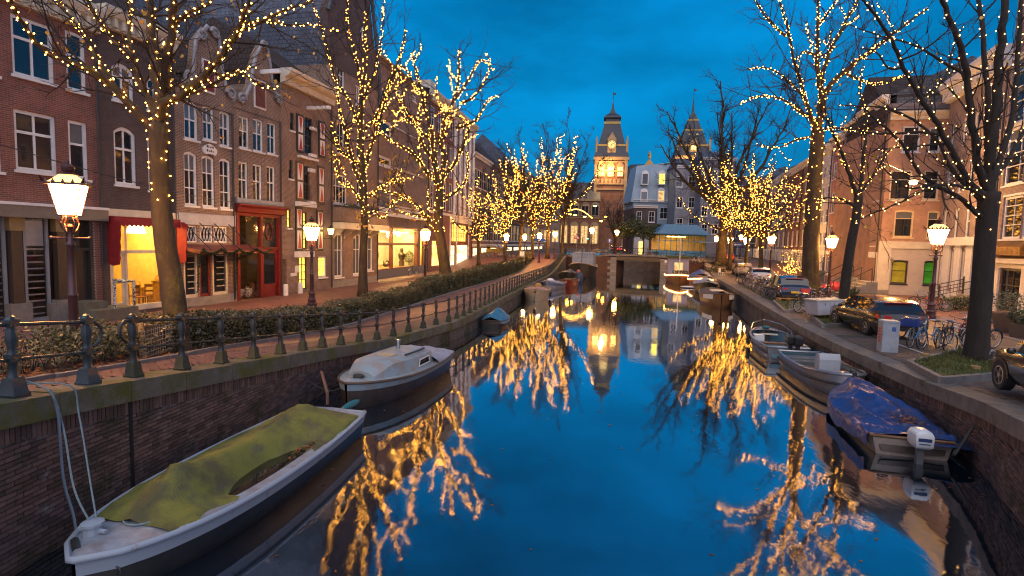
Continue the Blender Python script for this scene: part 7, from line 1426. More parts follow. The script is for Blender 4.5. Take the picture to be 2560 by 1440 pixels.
T,hb,sh,yy=ledboat('boat with a glowing orange light strip and grassy roofed lilac cabin',(20.6,69),193,8.5,3); MB().box(-1.2,1.2,-2.4,.8,.9,3.0).box(-.6,.6,.8,.86,1,2.6).obj('cabin',mat('lilac_boards',(.36,.33,.42),.6,(.28,.26,.34),4,stretch=(6,6,.3)),T); MB().box(-1.4,1.4,-2.7,1.1,3.0,3.2).obj('grass_roof',mat('turf',(.06,.09,.02),.9,(.1,.11,.03),8,.8,20),T); MB().box(-.5,.5,.87,.9,1.1,2.4).obj('cabin_door',LITD,T); MB().tube([(0,2.2,1),(0,2.2,5.6)],.05,6).obj('mast',WHT,T)
b=MB(); rn=random.Random(3)
for k in range(6): leafball(b,(rn.uniform(-1.3,1.3),rn.uniform(1.2,3.2),1.25),.35,.35,.3,60,.12,rn)
b.obj('pot_plants',mat('pot_leaf',(.16,.08,.02),.6,(.07,.08,.02),3),T,kind='stuff')
b=MB(); 
for k in range(6): leafball(b,(24.4+rn.uniform(-.8,.8),66+rn.uniform(-1.5,1.5),.3+rn.uniform(-.2,.7)),.9,.9,.7,130,.14,rn)
b.obj('quay_bush',EVL,None,label='green bush growing over the quay edge behind the lit boat',category='bush')
T,hb,sh,yy=ledboat('blue covered boat with a pink light strip along its side',(20.9,61.5),195,6.5,2.5); tarp(T,hb,sh,yy,.1,.8,[.3,.9,1.0,.5],mat('blue_canvas',(.10,.14,.26),.6,(.07,.1,.2),2),wr=.05,pw=.6)
b=MB(); b.lathe([(.01,0),(.5,.05),(.6,.12),(.5,.2),(.01,.22)],16); b.v=[(x*1.0,y*1.7,z) for x,y,z in b.v]; o=b.obj('paddle_board',WHT,None,smooth=60,label='white oval paddle board floating before the lit boats',category='paddle board'); o.location=(19.0,59.0,WZ-.02); o.rotation_euler=(0,0,1.2)

b=MB(); rn=random.Random(77)
for _ in range(900):
    q=rn.random()
    if q<.5: d=rn.uniform(2,40); x,y,_a=QL.at(QL.sd(-6.2,6)+d,-abs(rn.gauss(0,.9))-.1)
    elif q<.8: d=rn.uniform(0,40); x,y,_a=QR.at(QR.sd(8.5,9)+d,-abs(rn.gauss(0,.8))-.1)
    else: x,y=rn.uniform(-3.5,9),rn.uniform(6,40)
    p=V((x,y,WZ+.006)); u=V((rn.gauss(0,1),rn.gauss(0,1),0)).normalized()*rn.uniform(.02,.05); w_=V((-u.y,u.x,.004))*.6; b.add([p-u,p-w_,p+u,p+w_],[(0,1,2,3)])
b.obj('floating_leaves',LIT,None,kind='stuff',label='brown leaves floating on the canal along the walls',category='leaves')
def txt(body,size,m,parent,loc,rot,name='lettering'):
    cu=bpy.data.curves.new('t','FONT'); cu.body=body; cu.size=size; cu.align_x='CENTER'; cu.extrude=.002; o=bpy.data.objects.new('t',cu); me=bpy.data.meshes.new_from_object(o); me.name=name; me.materials.clear(); me.materials.append(m); bpy.data.objects.remove(o); return mko(name,me,parent,loc,rot)
# ---------------------------------------------------------------- cars
TYRE=mat('tyre',(.015,.015,.016),.8); ALLOY=mat('alloy_wheel',(.42,.45,.5),.3,metal=.8); CGL=mat('car_glass',(.012,.014,.018),.03,spec=1); REDL=mat('tail_light',(.35,.012,.012),.2,em=(1,.03,.02),es=.08); PLAT=mat('number_plate',(.6,.42,.03),.5); CHR=mat('chrome',(.6,.6,.6),.12,metal=1)
def car(label,pos,head,paint,L=4.6,Wd=1.82,H=1.48,wagon=.9,zf=None,wb=2.75,light=REDL):
    z=zgr(pos[0],pos[1],'R'); T=thing('parked_car',label,'car',(pos[0],pos[1],z),-R_(head),'cars parked along the quay'); w=Wd/2; hL=L/2
    # stations from rear to front: y, half width, belt z, roof z, roof half width
    S=[(-hL,.86*w,.62,.62,.5),(-hL+.06,.95*w,.92,.93,.6),(-hL+.22,.985*w,.97,1.0+(.06 if wagon>.5 else 0),.66),(-hL+.55,w,.99,H*.9 if wagon>.5 else 1.12,.62),(-hL+1.0,w,.98,H*.975 if wagon>.5 else H*.9,.62),(-.35,w,.955,H,.62),(.35,w,.94,H*.985,.61),(.85,w,.93,H*.87,.6),(1.25,.99*w,.925,.97,.62),(hL-.6,.995*w,.86,.87,.66),(hL-.2,.95*w,.74,.75,.62),(hL,.78*w,.56,.56,.5)]
    b=MB(); g=MB(); rings=[]
    for y,hw,bz,rz,rw in S:
        rwf=hw*rw/.75 if rz>bz+.1 else hw*.86; lo=.24 if abs(y)<hL-.1 else .36
        rings.append([(hw*.88,y,lo),(hw,y,.45),(hw,y,bz*.8),(hw*.965,y,bz),(rwf,y,rz),(rwf*.55,y,rz+.035),(0,y,rz+.045)])
    full=[r+[(-x,y,zz) for x,y,zz in r[-2::-1]] for r in rings]
    n=len(full[0]); vs=[p for r in full for p in r]
    for i in range(len(full)-1):
        tall=S[i][3]>S[i][2]+.12 or S[i+1][3]>S[i+1][2]+.12; both=S[i][3]>S[i][2]+.12 and S[i+1][3]>S[i+1][2]+.12
        for j in range(n-1):
            f=(i*n+j,i*n+j+1,(i+1)*n+j+1,(i+1)*n+j); side=j in (3,8); topj=j in (4,5,6,7)
            (g if (side and both) or (topj and tall and not both) else b).add([vs[k] for k in f],[(0,1,2,3)])
    for r in (full[0],full[-1]): b.add(r,[tuple(range(n))])
    import bmesh as _bm
    o=b.obj('body',paint,T); me=o.data; bb=_bm.new(); bb.from_mesh(me); _bm.ops.remove_doubles(bb,verts=bb.verts,dist=.0005); bb.to_mesh(me); bb.free(); me.polygons.foreach_set('use_smooth',[True]*len(me.polygons)); me.set_sharp_from_angle(angle=R_(32))
    g.obj('windows',CGL,T,smooth=40)
    p=MB()
    for s_ in (-1,1):
        for i in (5,): 
            y,hw,bz,rz,rw=S[i]; p.tube([(s_*hw*.967,y,bz),(s_*(hw*rw/.75+.006),y,rz)],.035,4)
        p.tube([(s_*(S[i][1]*.966+.004),S[i][0],S[i][2]+.005) for i in range(3,9)],.013,4,mi=1)
    p.obj('window_trim',[HBLK,CHR],T)
    for fy,nm in ((wb/2+.05,'f'),(-wb/2+.05,'r')):
        for s_ in (-1,1):
            ar=MB(); ar.loft([[(s_*(w+.006),fy+q*math.cos(a*.2244),.33+q*math.sin(a*.2244)) for q in (.33,.40)] for a in range(15)],False,False); ar.obj('wheel_arch',HBLK,T)
            tw=MB(); tw.lathe([(.2,-.1),(.3,-.11),(.33,-.08),(.33,.08),(.3,.11),(.2,.1)],18); t_=tw.obj('wheel',TYRE,T,smooth=40); t_.rotation_euler=(0,R_(90),0); t_.location=(s_*(w-.09),fy,.33)
            rm=MB(); rm.lathe([(.21,.06),(.215,.1),(.19,.105),(.19,.07)],18).lathe([(.06,.06),(.05,.105),(.01,.11)],8)
            for k in range(5): rm.M=Matrix.Rotation(k*1.2566,4,'Z'); rm.box(-.028,.028,.03,.2,.07,.1); 
            rm.M=None; rm.lathe([(.19,.045),(.01,.05)],14,mi=1); r_=rm.obj('rim',[ALLOY,HBLK],t_,smooth=30)
            if s_<0: r_.rotation_euler=(R_(180),0,0)
        
    for s_ in (-1,1):
        MB().loft([[(s_*w*.99,-hL+.3,.80),(s_*w*.99,-hL+.3,.92),(s_*w*.985,-hL+.1,.92),(s_*w*.975,-hL+.1,.80)],[(s_*w*.5,-hL+.0,.80),(s_*w*.5,-hL+.0,.88),(s_*w*.5,-hL-.02,.88),(s_*w*.5,-hL-.02,.80)]]).obj('tail_light',light,T)
        MB().ball((s_*(w+.1),.75,.98),.1,.9,.7,.7).obj('mirror',paint,T); MB().prism([(.55*w,.62),(.9*w,.66),(.86*w,.78),(.55*w,.74)] if s_>0 else [(-.55*w,.62),(-.9*w,.66),(-.86*w,.78),(-.55*w,.74)],'y',hL-.22,hL-.08).obj('headlight',mat('headlight_glass',(.5,.52,.55),.1),T)
        MB().box(s_*w-.012 if s_>0 else -w-.012,s_*w+.012 if s_>0 else -w+.012,-.75,-.6,.80,.83).obj('door_handle',CHR,T)
    MB().box(-.26,.26,-hL-.03,-hL-.005,.58,.7).obj('number_plate',PLAT,T); MB().box(-w*.8,w*.8,-hL-.02,-hL+.05,.34,.46).obj('bumper',HBLK,T); MB().box(-.5,.5,-hL+.42,-hL+.5,H*.92,H*.935).obj('brake_light',light,T) if wagon>.5 else None
    return T
PBRN=mat('paint_brown_black',(.022,.016,.012),.22,(.026,.02,.016),2,coat=1,metal=.3); PNAV=mat('paint_navy',(.014,.022,.05),.22,coat=1,metal=.3); PBLK=mat('paint_black',(.01,.009,.008),.2,coat=1); PRED=mat('paint_red',(.36,.022,.02),.25,coat=1); PBEI=mat('paint_champagne',(.33,.28,.20),.28,coat=1,metal=.4); PPAL=mat('paint_pale_blue',(.40,.46,.52),.25,coat=1)
car('black brown estate car parked beside the grey cabinet and bicycles',(15.05,22.9),8,PBRN,wagon=1)
car('dark navy car parked left of the thick trunked tree',(18.15,36.6),13,PNAV,wagon=1,H=1.62,Wd=1.9)
car('black car entering the picture at the right edge',(11.2,10.45),20,PBLK,wagon=0,H=1.45)
car('pale blue hatchback behind the heap of bicycles',(23.6,53.2),15,PPAL,L=4.1,wagon=1)
car('champagne coloured car behind the white plastic chair',(26.2,63.0),15,PBEI,L=4.2,wagon=0)
car('small red hatchback farthest along the right quay',(30.1,78.5),14,PRED,L=3.8,wagon=1,H=1.55)
# ---------------------------------------------------------------- bicycles
def ring(b,r,rr,n=20,m=5,mi=0):
    b.loft([[((r+rr*math.cos(6.283*j/m))*math.cos(6.283*i/n),(r+rr*math.cos(6.283*j/m))*math.sin(6.283*i/n),rr*math.sin(6.283*j/m)) for j in range(m)] for i in range(n+1)],True,False,mi)
BK={}
def bikemesh():
    b=MB(); ring(b,.325,.021); BK['wheel']=b.mesh('wheel',TYRE,60)
    b=MB(); ring(b,.298,.009,18,4)
    for k in range(16):
        a=6.283*k/16; b.tube([(.02*math.cos(a+.6),.02*math.sin(a+.6),.015*(-1)**k),(.295*math.cos(a),.295*math.sin(a),0)],.0035,3,False)
    b.lathe([(.02,-.04),(.02,.04)],6); BK['rim']=b.mesh('rim',mat('spoke_steel',(.45,.45,.46),.3,metal=.8))
bikemesh()
FR={n:mat('frame_'+n,c,.35,coat=.5) for n,c in (('black',(.018,.018,.02)),('silver',(.36,.37,.39)),('blue',(.05,.20,.38)),('red',(.35,.03,.03)),('white',(.5,.5,.5)),('yellow',(.5,.32,.04)),('teal',(.03,.14,.14)))}
SAD=mat('saddle',(.03,.022,.018),.6); 
def bike(label,pos,rot,fr='black',lean=.08,basket=None,omafiets=True,side='R',zz=None,fend=None,group='bicycles parked along the canal'):
    z=zgr(pos[0],pos[1],side) if zz is None else zz; T=thing('bicycle',label,'bicycle',(pos[0],pos[1],z),0,group); T.rotation_euler=(lean,0,rot); F_=FR[fr]; H_=.345
    for x in (-.53,.53):
        o=mko('wheel',BK['wheel'],T,(x,0,H_),(R_(90),0,0)); mko('rim',BK['rim'],o)
    k='frame_mesh_'+fr+str(omafiets)
    me=bpy.data.meshes.get(k)
    if not me:
        b=MB(); bb=(-.06,0,.29); st=(-.2,0,.83); hd=(.37,0,.86); hl=(.40,0,.70); r=.017
        b.tube([bb,st],r,6); b.tube([hd,hl],.02,6)
        if omafiets: b.tube([hl,(.2,0,.42),bb],r,6); b.tube([(.385,0,.78),(.2,0,.52),(-.1,0,.46)],r*.85,6)
        else: b.tube([hl,bb],r,6); b.tube([hd,(-.18,0,.80)],r,6)
        for y in (-.045,.045): b.tube([(-.53,y,.345),bb],.01,5); b.tube([(-.53,y,.345),(-.19,y*.4,.74)],.009,5); b.tube([hl,(.44,y,.6),(.53,y,.345)],.011,5)
        b.lathe([(.085,-.05),(.085,-.045)],12); b.tube([(-.06,-.09,.29),(-.06,-.09,.13),(-.06,-.16,.13)],.012,5); b.tube([(-.06,.09,.29),(-.06,.09,.45),(-.06,.16,.45)],.012,5)
        me=b.mesh(k,F_)
    mko('frame',me,T)
    k2='bar_'+str(omafiets); me=bpy.data.meshes.get(k2)
    if not me:
        b=MB(); b.tube([(.37,0,.86),(.345,0,1.0)],.013,5)
        if omafiets: b.tube([(.14,-.28,1.02),(.28,-.27,1.06),(.38,-.12,1.05),(.38,.12,1.05),(.28,.27,1.06),(.14,.28,1.02)],.012,6)
        else: b.tube([(.37,-.29,1.02),(.37,.29,1.02)],.012,6)
        b.ball((.45,0,.88),.045); me=b.mesh(k2,CHR)
    mko('handlebar',me,T)
    me=bpy.data.meshes.get('saddle_m')
    if not me:
        b=MB(); b.loft([[(-.34,-.1,.93),(-.34,.1,.93),(-.34,.08,.99),(-.34,-.08,.99)],[(-.22,-.08,.93),(-.22,.08,.93),(-.22,.06,.985),(-.22,-.06,.985)],[(-.07,-.025,.95),(-.07,.025,.95),(-.07,.02,.975),(-.07,-.02,.975)]]).tube([(-.2,0,.8),(-.215,0,.94)],.013,5); me=b.mesh('saddle_m',SAD)
    mko('saddle',me,T)
    me=bpy.data.meshes.get('rack_m')
    if not me:
        b=MB()
        for y in (-.06,.06): b.tube([(-.22,y,.72),(-.78,y,.72)],.008,4); b.tube([(-.53,y*1.2,.36),(-.66,y,.72)],.007,4)
        b.tube([(-.78,-.06,.72),(-.78,.06,.72)],.008,4).tube([(-.5,-.06,.72),(-.5,.06,.72)],.008,4); me=b.mesh('rack_m',BLKM)
    mko('rack',me,T)
    if omafiets or fend:
        fk='fend_'+(fend or fr); me=bpy.data.meshes.get(fk)
        if not me:
            b=MB()
            for cx,a0,a1 in ((-.53,.3,3.1),(.53,.2,2.4)):
                b=MB(); b.loft([[(cx+.355*math.cos(a0+(a1-a0)*i/10),y,.345+.355*math.sin(a0+(a1-a0)*i/10)) for y in (-.028,.028)] for i in range(11)],False,False)
                me=b.mesh(fk+('' if cx<0 else 'f'),FR[fend] if fend else F_)
        for q_ in ('','f'): mko('mudguard',bpy.data.meshes[fk+q_],T)
    if basket:
        b=MB(); x0,x1,w,z0,z1=.44,.84,.24,.78,1.04
        b.box(x0,x1,-w,w,z0,z0+.02).box(x0,x0+.015,-w,w,z0,z1).box(x1-.015,x1,-w,w,z0,z1).box(x0,x1,-w,-w+.015,z0,z1).box(x0,x1,w-.015,w,z0,z1); b.obj('crate',basket,T)
    return T
CRB=mat('crate_blue',(.012,.04,.20),.5); CRR=mat('bag_red',(.45,.03,.035),.6); CRK=mat('crate_black',(.02,.02,.02),.6)
rb=random.Random(12)
qr=lambda d,t: QR.at(d,t)
def rowp(px,py,side='R'): p=G(px,py,side); return (p.x,p.y)
# cluster by the near tree
for px,py,rt_,fr,kw,lb in ((2270,845,.50,'white',{},'white bicycle behind the grey cabinet near the estate car'),(2290,868,.62,'silver',{'basket':CRB},'bicycle carrying a blue crate beside the grey cabinet'),(2325,872,.45,'blue',{'fend':'blue'},'light blue bicycle second from the grey cabinet'),(2352,868,.7,'black',{},'black city bicycle right of the light blue bicycle'),(2385,862,.35,'black',{},'dark bicycle in the middle of the near bicycle row'),(2400,882,.3,'silver',{'omafiets':False},'silver straight framed bicycle leaning by the near tree'),(2450,872,.2,'black',{},'black bicycle half hidden behind the near dark tree'),(2425,852,.5,'red',{},'dark red bicycle behind the silver bicycle')):
    bike(lb,rowp(px,py),rt_+math.pi,fr,rb.uniform(-.16,.1),**kw)
# cluster behind the cart
for px,py,rt_,fr,kw,lb in ((2012,782,2.6,'black',{},'black bicycle at the canal end of the group behind the cart'),(2028,785,2.5,'black',{},'second dark bicycle in the group behind the white cart'),(2045,780,2.7,'silver',{},'grey bicycle right against the white cart'),(2040,768,2.9,'red',{'basket':CRR},'bicycle with red bags in the group behind the white cart'),(2068,768,2.8,'silver',{},'silver bicycle behind the red bag bicycle'),(2085,765,2.6,'black',{'basket':CRK},'bicycle with a black crate beside the slim curved tree')):
    bike(lb,rowp(px,py),rt_,fr,rb.uniform(-.15,.15),**kw)
cols=['black','silver','red','white','yellow','teal']*4
for i in range(18):
    d=QR.sd(15.6,35.5)+1.6+i*.95; x,y,a=qr(d,rb.uniform(1.5,2.6)); f=cols[i]
    bike(f+' bicycle in the crowded row '+('just beyond the navy car' if i<6 else 'before the pale blue car' if i<12 else 'near the champagne car')+' '+('with its front wheel turned' if i%2 else 'standing straight'),(x,y),a+rb.uniform(.9,1.9)+(math.pi if rb.random()<.5 else 0),f,rb.uniform(-.22,.22),group='bicycles of the long crowded quay row')
for i in range(9):
    x=-5.2+i*1.55; p=BRF.w(BRF.W*.18+i*BRF.W*.088,.9,0); bike(cols[i+3]+' bicycle parked against the '+('left' if i<3 else 'middle' if i<6 else 'right')+' part of the bridge railing',(p.x,p.y),BRF.P.rot+rb.uniform(-.5,.5),cols[i+3],rb.uniform(-.2,.2),zz=1.62,group='bicycles along the bridge railing')
for i in range(7):
    p=BRF.w(BRF.W*.80+i*.8,-.6+rb.uniform(-.5,1.2),0); bike(cols[i]+' bicycle in the '+('near' if i<3 else 'far')+' jumble at the right end of the bridge',(p.x,p.y),BRF.P.rot+rb.uniform(-.6,.9),cols[i],rb.uniform(-.3,.2),zz=zgr(p.x,p.y,'R'),group='bicycles at the right bridge end')
for i in range(8):
    p=G(1268+i*13,628+22,'L'); q=V((p.x-3.2,p.y+3)); bike(cols[i]+' bicycle in the far row before the left shops '+('by the shed' if i<4 else 'by the lit road'),(q.x,q.y),rb.uniform(.2,1.1),cols[i],rb.uniform(-.2,.2),side='L',group='bicycles before the far left shops')
p=G(1033,690,'L'); bike('dark bicycle parked alone before the bright corner shop',(p.x,p.y),R_(65),'black',.05,side='L',group=None)
p=G(2310,772,'R'); bike('black bicycle leaning behind the black estate car roof',(p.x,p.y),2.3,'black',.1,group=None); p=G(2137,722,'R'); bike('bicycle leaning on the white arched ground floor',(p.x,p.y),1.4,'black',.12,group=None)
p=G(2335,778,'R'); bike('red bicycle with white tyres beside the lantern post',(p.x,p.y),2.6,'red',.1,group=None)
p=G(2000,712,'R'); bike('dark bicycle by the grey stoop left of the thick trunk',(p.x,p.y),.6,'black',.1,group=None)
# ---------------------------------------------------------------- smaller quay things
p=G(2217,880,'R'); T=thing('utility_cabinet','grey metal cabinet with a pink notice standing by the bicycles','cabinet',p,-R_(14)); CBG=mat('cabinet_grey',(.36,.40,.45),.5,(.28,.31,.34),3,.1,20)
MB().box(-.24,.24,-.21,.21,-.1,1.0).obj('body',CBG,T); MB().prism([(-.26,1.0),(.26,1.0),(.22,1.06),(-.22,1.06)],'y',-.23,.23).obj('lid',CBG,T); n_=MB().box(-.2505,-.241,-.14,.16,.3,.85).obj('notice',mat('notice_pink',(.45,.22,.18),.6),T)
for k in range(5): MB().box(-.2525,-.2506,-.1,.11,.35+k*.1,.40+k*.1).obj('notice_line',mat('print_red',(.35,.08,.07),.6),n_)
MB().box(.02,.14,-.2145,-.2105,.72,.86).obj('emblem',mat('emblem_blue',(.04,.09,.28),.5),T)
p=G(2068,800,'R'); T=thing('cargo_cart','white box cargo cart tipped beside the slim curved tree','cart',p,R_(12)); 
tb=MB(); tb.prism([(-.85,.28),(.72,.38),(.85,.98),(-.98,.92)],'y',-.42,.42); bo=tb.obj('box',mat('cart_white',(.5,.5,.54),.5,(.4,.4,.44),3),T); MB().prism([(-1.02,.93),(.88,.99),(.86,1.04),(-1.04,.98)],'y',-.45,.45).obj('lid',CRM,bo)
for x in (-.55,-.3,-.05,.2,.45): MB().box(x,x+.02,-.4265,-.4205,.72,.86).obj('dark_mark',DRK,bo)
for s_ in (-1,1):
    w_=MB(); ring(w_,.25,.03,18,5); o=w_.obj('wheel',TYRE,T); o.rotation_euler=(R_(90),0,0); o.location=(.22,s_*.47,.27); MB().prism([(-.15,.3),(.0,.58),(.45,.58),(.6,.3),(.52,.3),(.4,.52),(.05,.52),(-.07,.3)],'y',s_*.47-.03,s_*.47+.03).obj('wheel_guard',GREYP,T)
p=G(1970,757,'R'); T=thing('wooden_pallets','stack of two wooden pallets behind the navy car','pallets',p,R_(-14)); PAL=mat('pallet_wood',(.38,.2,.06),.7,(.28,.14,.04),4)
for l in range(2):
    for k in range(5): MB().box(-.6,.6,-.4+k*.18,-.28+k*.18,l*.15+.1,l*.15+.12).obj('plank',PAL,T)
    for k in (-.55,0,.48):
        for j in (-.4,-.04,.34): MB().box(k-.06,k+.06,j,j+.09,l*.15,l*.15+.1).obj('block',PAL,T)
p=G(2080,729,'R'); RB=mat('red_plastic',(.5,.05,.06),.4,(.4,.035,.045),5,.8,9,bd=.06)
for i,(dx,r,lb) in enumerate(((-.5,.38,'red rubbish bag on the left of the pile by the lantern'),(.1,.55,'tallest red rubbish bag in the middle of the pile'),(.75,.40,'flat red rubbish bag on the right of the pile'))):
    b=MB(); b.ball((0,0,r*.7),r,1.1,1,.85,12,8); b.v=[(x*(1+.12*noise.noise(V((x*4,y*4,z*4+i)))),y,z+.08*noise.noise(V((x*6,y*6,i)))) for x,y,z in b.v]; o=b.obj('rubbish_bag',RB,None,smooth=70,label=lb,category='rubbish bag',group='red rubbish bags'); o.location=(p.x+dx*1.1,p.y+dx*.2,p.z)
# raised tree beds with stone kerbs and moss
GRS=mat('bed_moss',(.045,.06,.012),.9,(.085,.09,.02),3,.8,25); GRL=mat('bed_grass',(.055,.075,.014),.7,(.12,.12,.025),6,isl=.5)
def bed(label,pts,n,seed,h=.17,stump=()):
    T=thing('tree_bed',label,'tree bed'); P_=[G(a,c,'R') for a,c in pts]; cx=sum((q for q in P_),V((0,0,0)))/len(P_); zz=[q.z for q in P_]
    for i in range(len(P_)):
        a,c=P_[i],P_[(i+1)%len(P_)]; d=(c-a); b=MB(); nn=V((-d.y,d.x,0)).normalized()*.07
        b.loft([[q+o+V((0,0,hh)) for o,hh in ((-nn,-.1),(nn,-.1),(nn,h),(-nn,h))] for q in (a,c)]); b.obj('kerb_stone',M_KERB,T)
    b=MB(); b.add([q+V((0,0,h-.04)) for q in P_],[tuple(range(len(P_)))]); b.obj('soil',GRS,T); rn=random.Random(seed); b=MB(); k=0
    def ins(x,y):
        c=False; j=len(P_)-1
        for i in range(len(P_)):
            if (P_[i].y>y)!=(P_[j].y>y) and x<(P_[j].x-P_[i].x)*(y-P_[i].y)/(P_[j].y-P_[i].y)+P_[i].x: c=not c
            j=i
        return c
    xa,xb,ya,yb=min(q.x for q in P_),max(q.x for q in P_),min(q.y for q in P_),max(q.y for q in P_)
    while k<n:
        x,y=rn.uniform(xa,xb),rn.uniform(ya,yb); 
        if not ins(x,y): k+=.05; continue
        k+=1; z=sum(zz)/len(zz)+h-.04; hh=.07*(1+noise.noise(V((x*1.7,y*1.7,0)))); p=V((x,y,z)); u=rv(rn,.2)*.014; e_=p+V((rn.gauss(0,.04),rn.gauss(0,.04),hh*rn.uniform(.5,1.6))); b.add([p-u,p+u,e_],[(0,1,2)])
    b.obj('grass',GRL,T,kind='stuff')
    for (a,c) in stump: q=G(a,c,'R'); MB().lathe([(.1,0),(.11,.26),(.01,.27)],8,q).obj('post_stump',mat('stake_wood',(.30,.19,.07),.8),T)
bed('mossy tree bed with stone kerb around the near dark tree',[(2272,918),(2352,962),(2490,950),(2560,905),(2420,880)],5000,1,.2,((2312,905),(2437,938)))
bed('grassy tree bed with stone kerb around the slim curved tree',[(2030,795),(2058,820),(2122,815),(2140,790),(2090,780)],1800,2,.16)
bed('small grassy bed in front of the thick trunked tree and pallets',[(1934,757),(1962,783),(2010,776),(2060,755),(2020,742)],1500,3,.16)
b=MB(); rn=random.Random(4)
for _ in range(2600):
    d=QR.sd(13.5,27)+rn.uniform(0,22); t=1.0+abs(rn.gauss(0,.6)); x,y,a=QR.at(d,t); p=V((x,y,zgr(x,y,'R')+.005)); u=rv(rn,.2)*.016; b.add([p-u,p+u,p+V((rn.gauss(0,.03),rn.gauss(0,.03),rn.uniform(.03,.09)))],[(0,1,2)])
b.obj('verge_grass',GRL,None,kind='stuff',label='thin grass growing between the stones of the right quay edge',category='grass')
# planters and shrubs along the right houses
def planter(label,px,py,s,col,seed):
    p=G(px,py,'R'); T=thing('planter',label,'planter',p,.3); MB().loft([[(sx*w,sy*w,z) for sx,sy in ((1,1),(-1,1),(-1,-1),(1,-1))] for w,z in ((.34*s,-.05),(.45*s,.7*s),(.4*s,.7*s),(.38*s,.6*s))]).obj('pot',mat('pot_brown',(.14,.09,.055),.7),T); b=MB(); rn=random.Random(seed)
    for k in range(4): leafball(b,(rn.uniform(-.35,.35)*s,rn.uniform(-.3,.3)*s,(.95+rn.uniform(0,.3))*s),.5*s,.5*s,.35*s,150,.06,rn)
    b.obj('foliage',col,T,kind='stuff')
planter('square planter with pale grey green plants at the right edge',2528,832,1.15,mat('pale_leaf',(.22,.21,.12),.7,(.12,.13,.05),4,isl=.4),1); planter('low planter of yellow green leaves at the far right edge',2556,845,.8,LEAF_D,2)
p=G(2405,775,'R'); b=MB(); rn=random.Random(5)
for k in range(6): leafball(b,(p.x+rn.uniform(-1.2,1.2),p.y+rn.uniform(-.7,.7),p.z+.35),.8,.6,.45,170,.08,rn)
b.obj('shrub',LEAF_D,None,label='dark spreading shrub beside the front steps',category='shrub')
p=G(2432,748,'R'); T=thing('clipped_tree','small ball crowned tree in a pot by the white ground floor','tree',p); MB().tube([(0,0,0),(0,0,2.2)],.04,6).obj('trunk',BARKD,T); b=MB(); leafball(b,(0,0,2.6),.75,.75,.5,420,.09,rn); b.obj('crown',LEAF_D,T); MB().lathe([(.25,0),(.32,.5),(.28,.5)],10).obj('pot',mat('pot_brown',(.14,.09,.055),.7),T)
p=G(2130,770,'R'); b=MB(); 
for k in range(40): 
    a=rn.uniform(0,6.28); q=V((p.x+.4,p.y+.8,p.z)); e_=q+V((math.cos(a)*rn.uniform(.2,.6),math.sin(a)*rn.uniform(.2,.6),rn.uniform(.7,1.5))); u=V((-math.sin(a),math.cos(a),0))*.04; b.add([q-u*.5,q+u*.5,q.lerp(e_,.6)+u+V((0,0,.15)),e_,q.lerp(e_,.6)-u+V((0,0,.15))],[(0,1,2,3,4)])
b.obj('spiky_plant',LEAF_D,None,label='spiky green plant behind the slim curved tree',category='plant')
# lit shrub and stoops in the right row
p=G(1972,690,'R'); b=MB(); bl_=MB()
for k in range(5): leafball(b,(p.x+rn.uniform(-.8,.8),p.y+rn.uniform(-.8,.8),p.z+.6+.5*k),.9,.9,.6,60,.12,rn)
for k in range(90): octa(bl_,(p.x+rn.gauss(0,.5),p.y+rn.gauss(0,.5),p.z+abs(rn.gauss(0,1.3))+.3),.03)
T=thing('lit_shrub','climbing shrub wrapped in golden lights by the right row stoops','shrub',(0,0,0)); b.obj('foliage',LEAF_D,T,kind='stuff'); bl_.obj('bulb',BULB,T,kind='stuff')
for i,(px,py,w_,lb) in enumerate(((2050,722,3.0,'tall stone stoop with iron rails right of the thick trunk'),(1995,700,2.2,'pale grey stoop behind the lit climbing shrub'),(2085,738,2.4,'white stoop with slanting rails by the pink house'))):
    p=G(px,py,'R'); T=thing('front_steps',lb,'steps',p,PR.rot)
    for k in range(6): MB().box(-w_/2,w_/2,.2+k*.3,2.4,-.1+(.19*k if k else 0),.19*(k+1)).obj('step',STN,T)
    for s_ in (-1,1): MB().tube([(s_*w_/2,.2,1.0),(s_*w_/2,2.0,2.1)],.03,5).tube([(s_*w_/2,.2,0),(s_*w_/2,.2,1.0)],.03,5).tube([(s_*w_/2,2,1.1),(s_*w_/2,2,2.1)],.03,5).obj('railing',BLKM,T)
# plastic chair by the red car
p=G(1803,690,'R'); T=thing('plastic_chair','white plastic garden chair beside the champagne car','chair',p,.8,); MB().box(-.25,.25,-.25,.25,.4,.44).obj('seat',WHT,T); MB().box(-.25,.25,.2,.25,.44,.9).obj('backrest',WHT,T)
for a in (-.22,.22):
    for c_ in (-.22,.22): MB().box(a-.02,a+.02,c_-.02,c_+.02,0,.4).obj('leg',WHT,T)
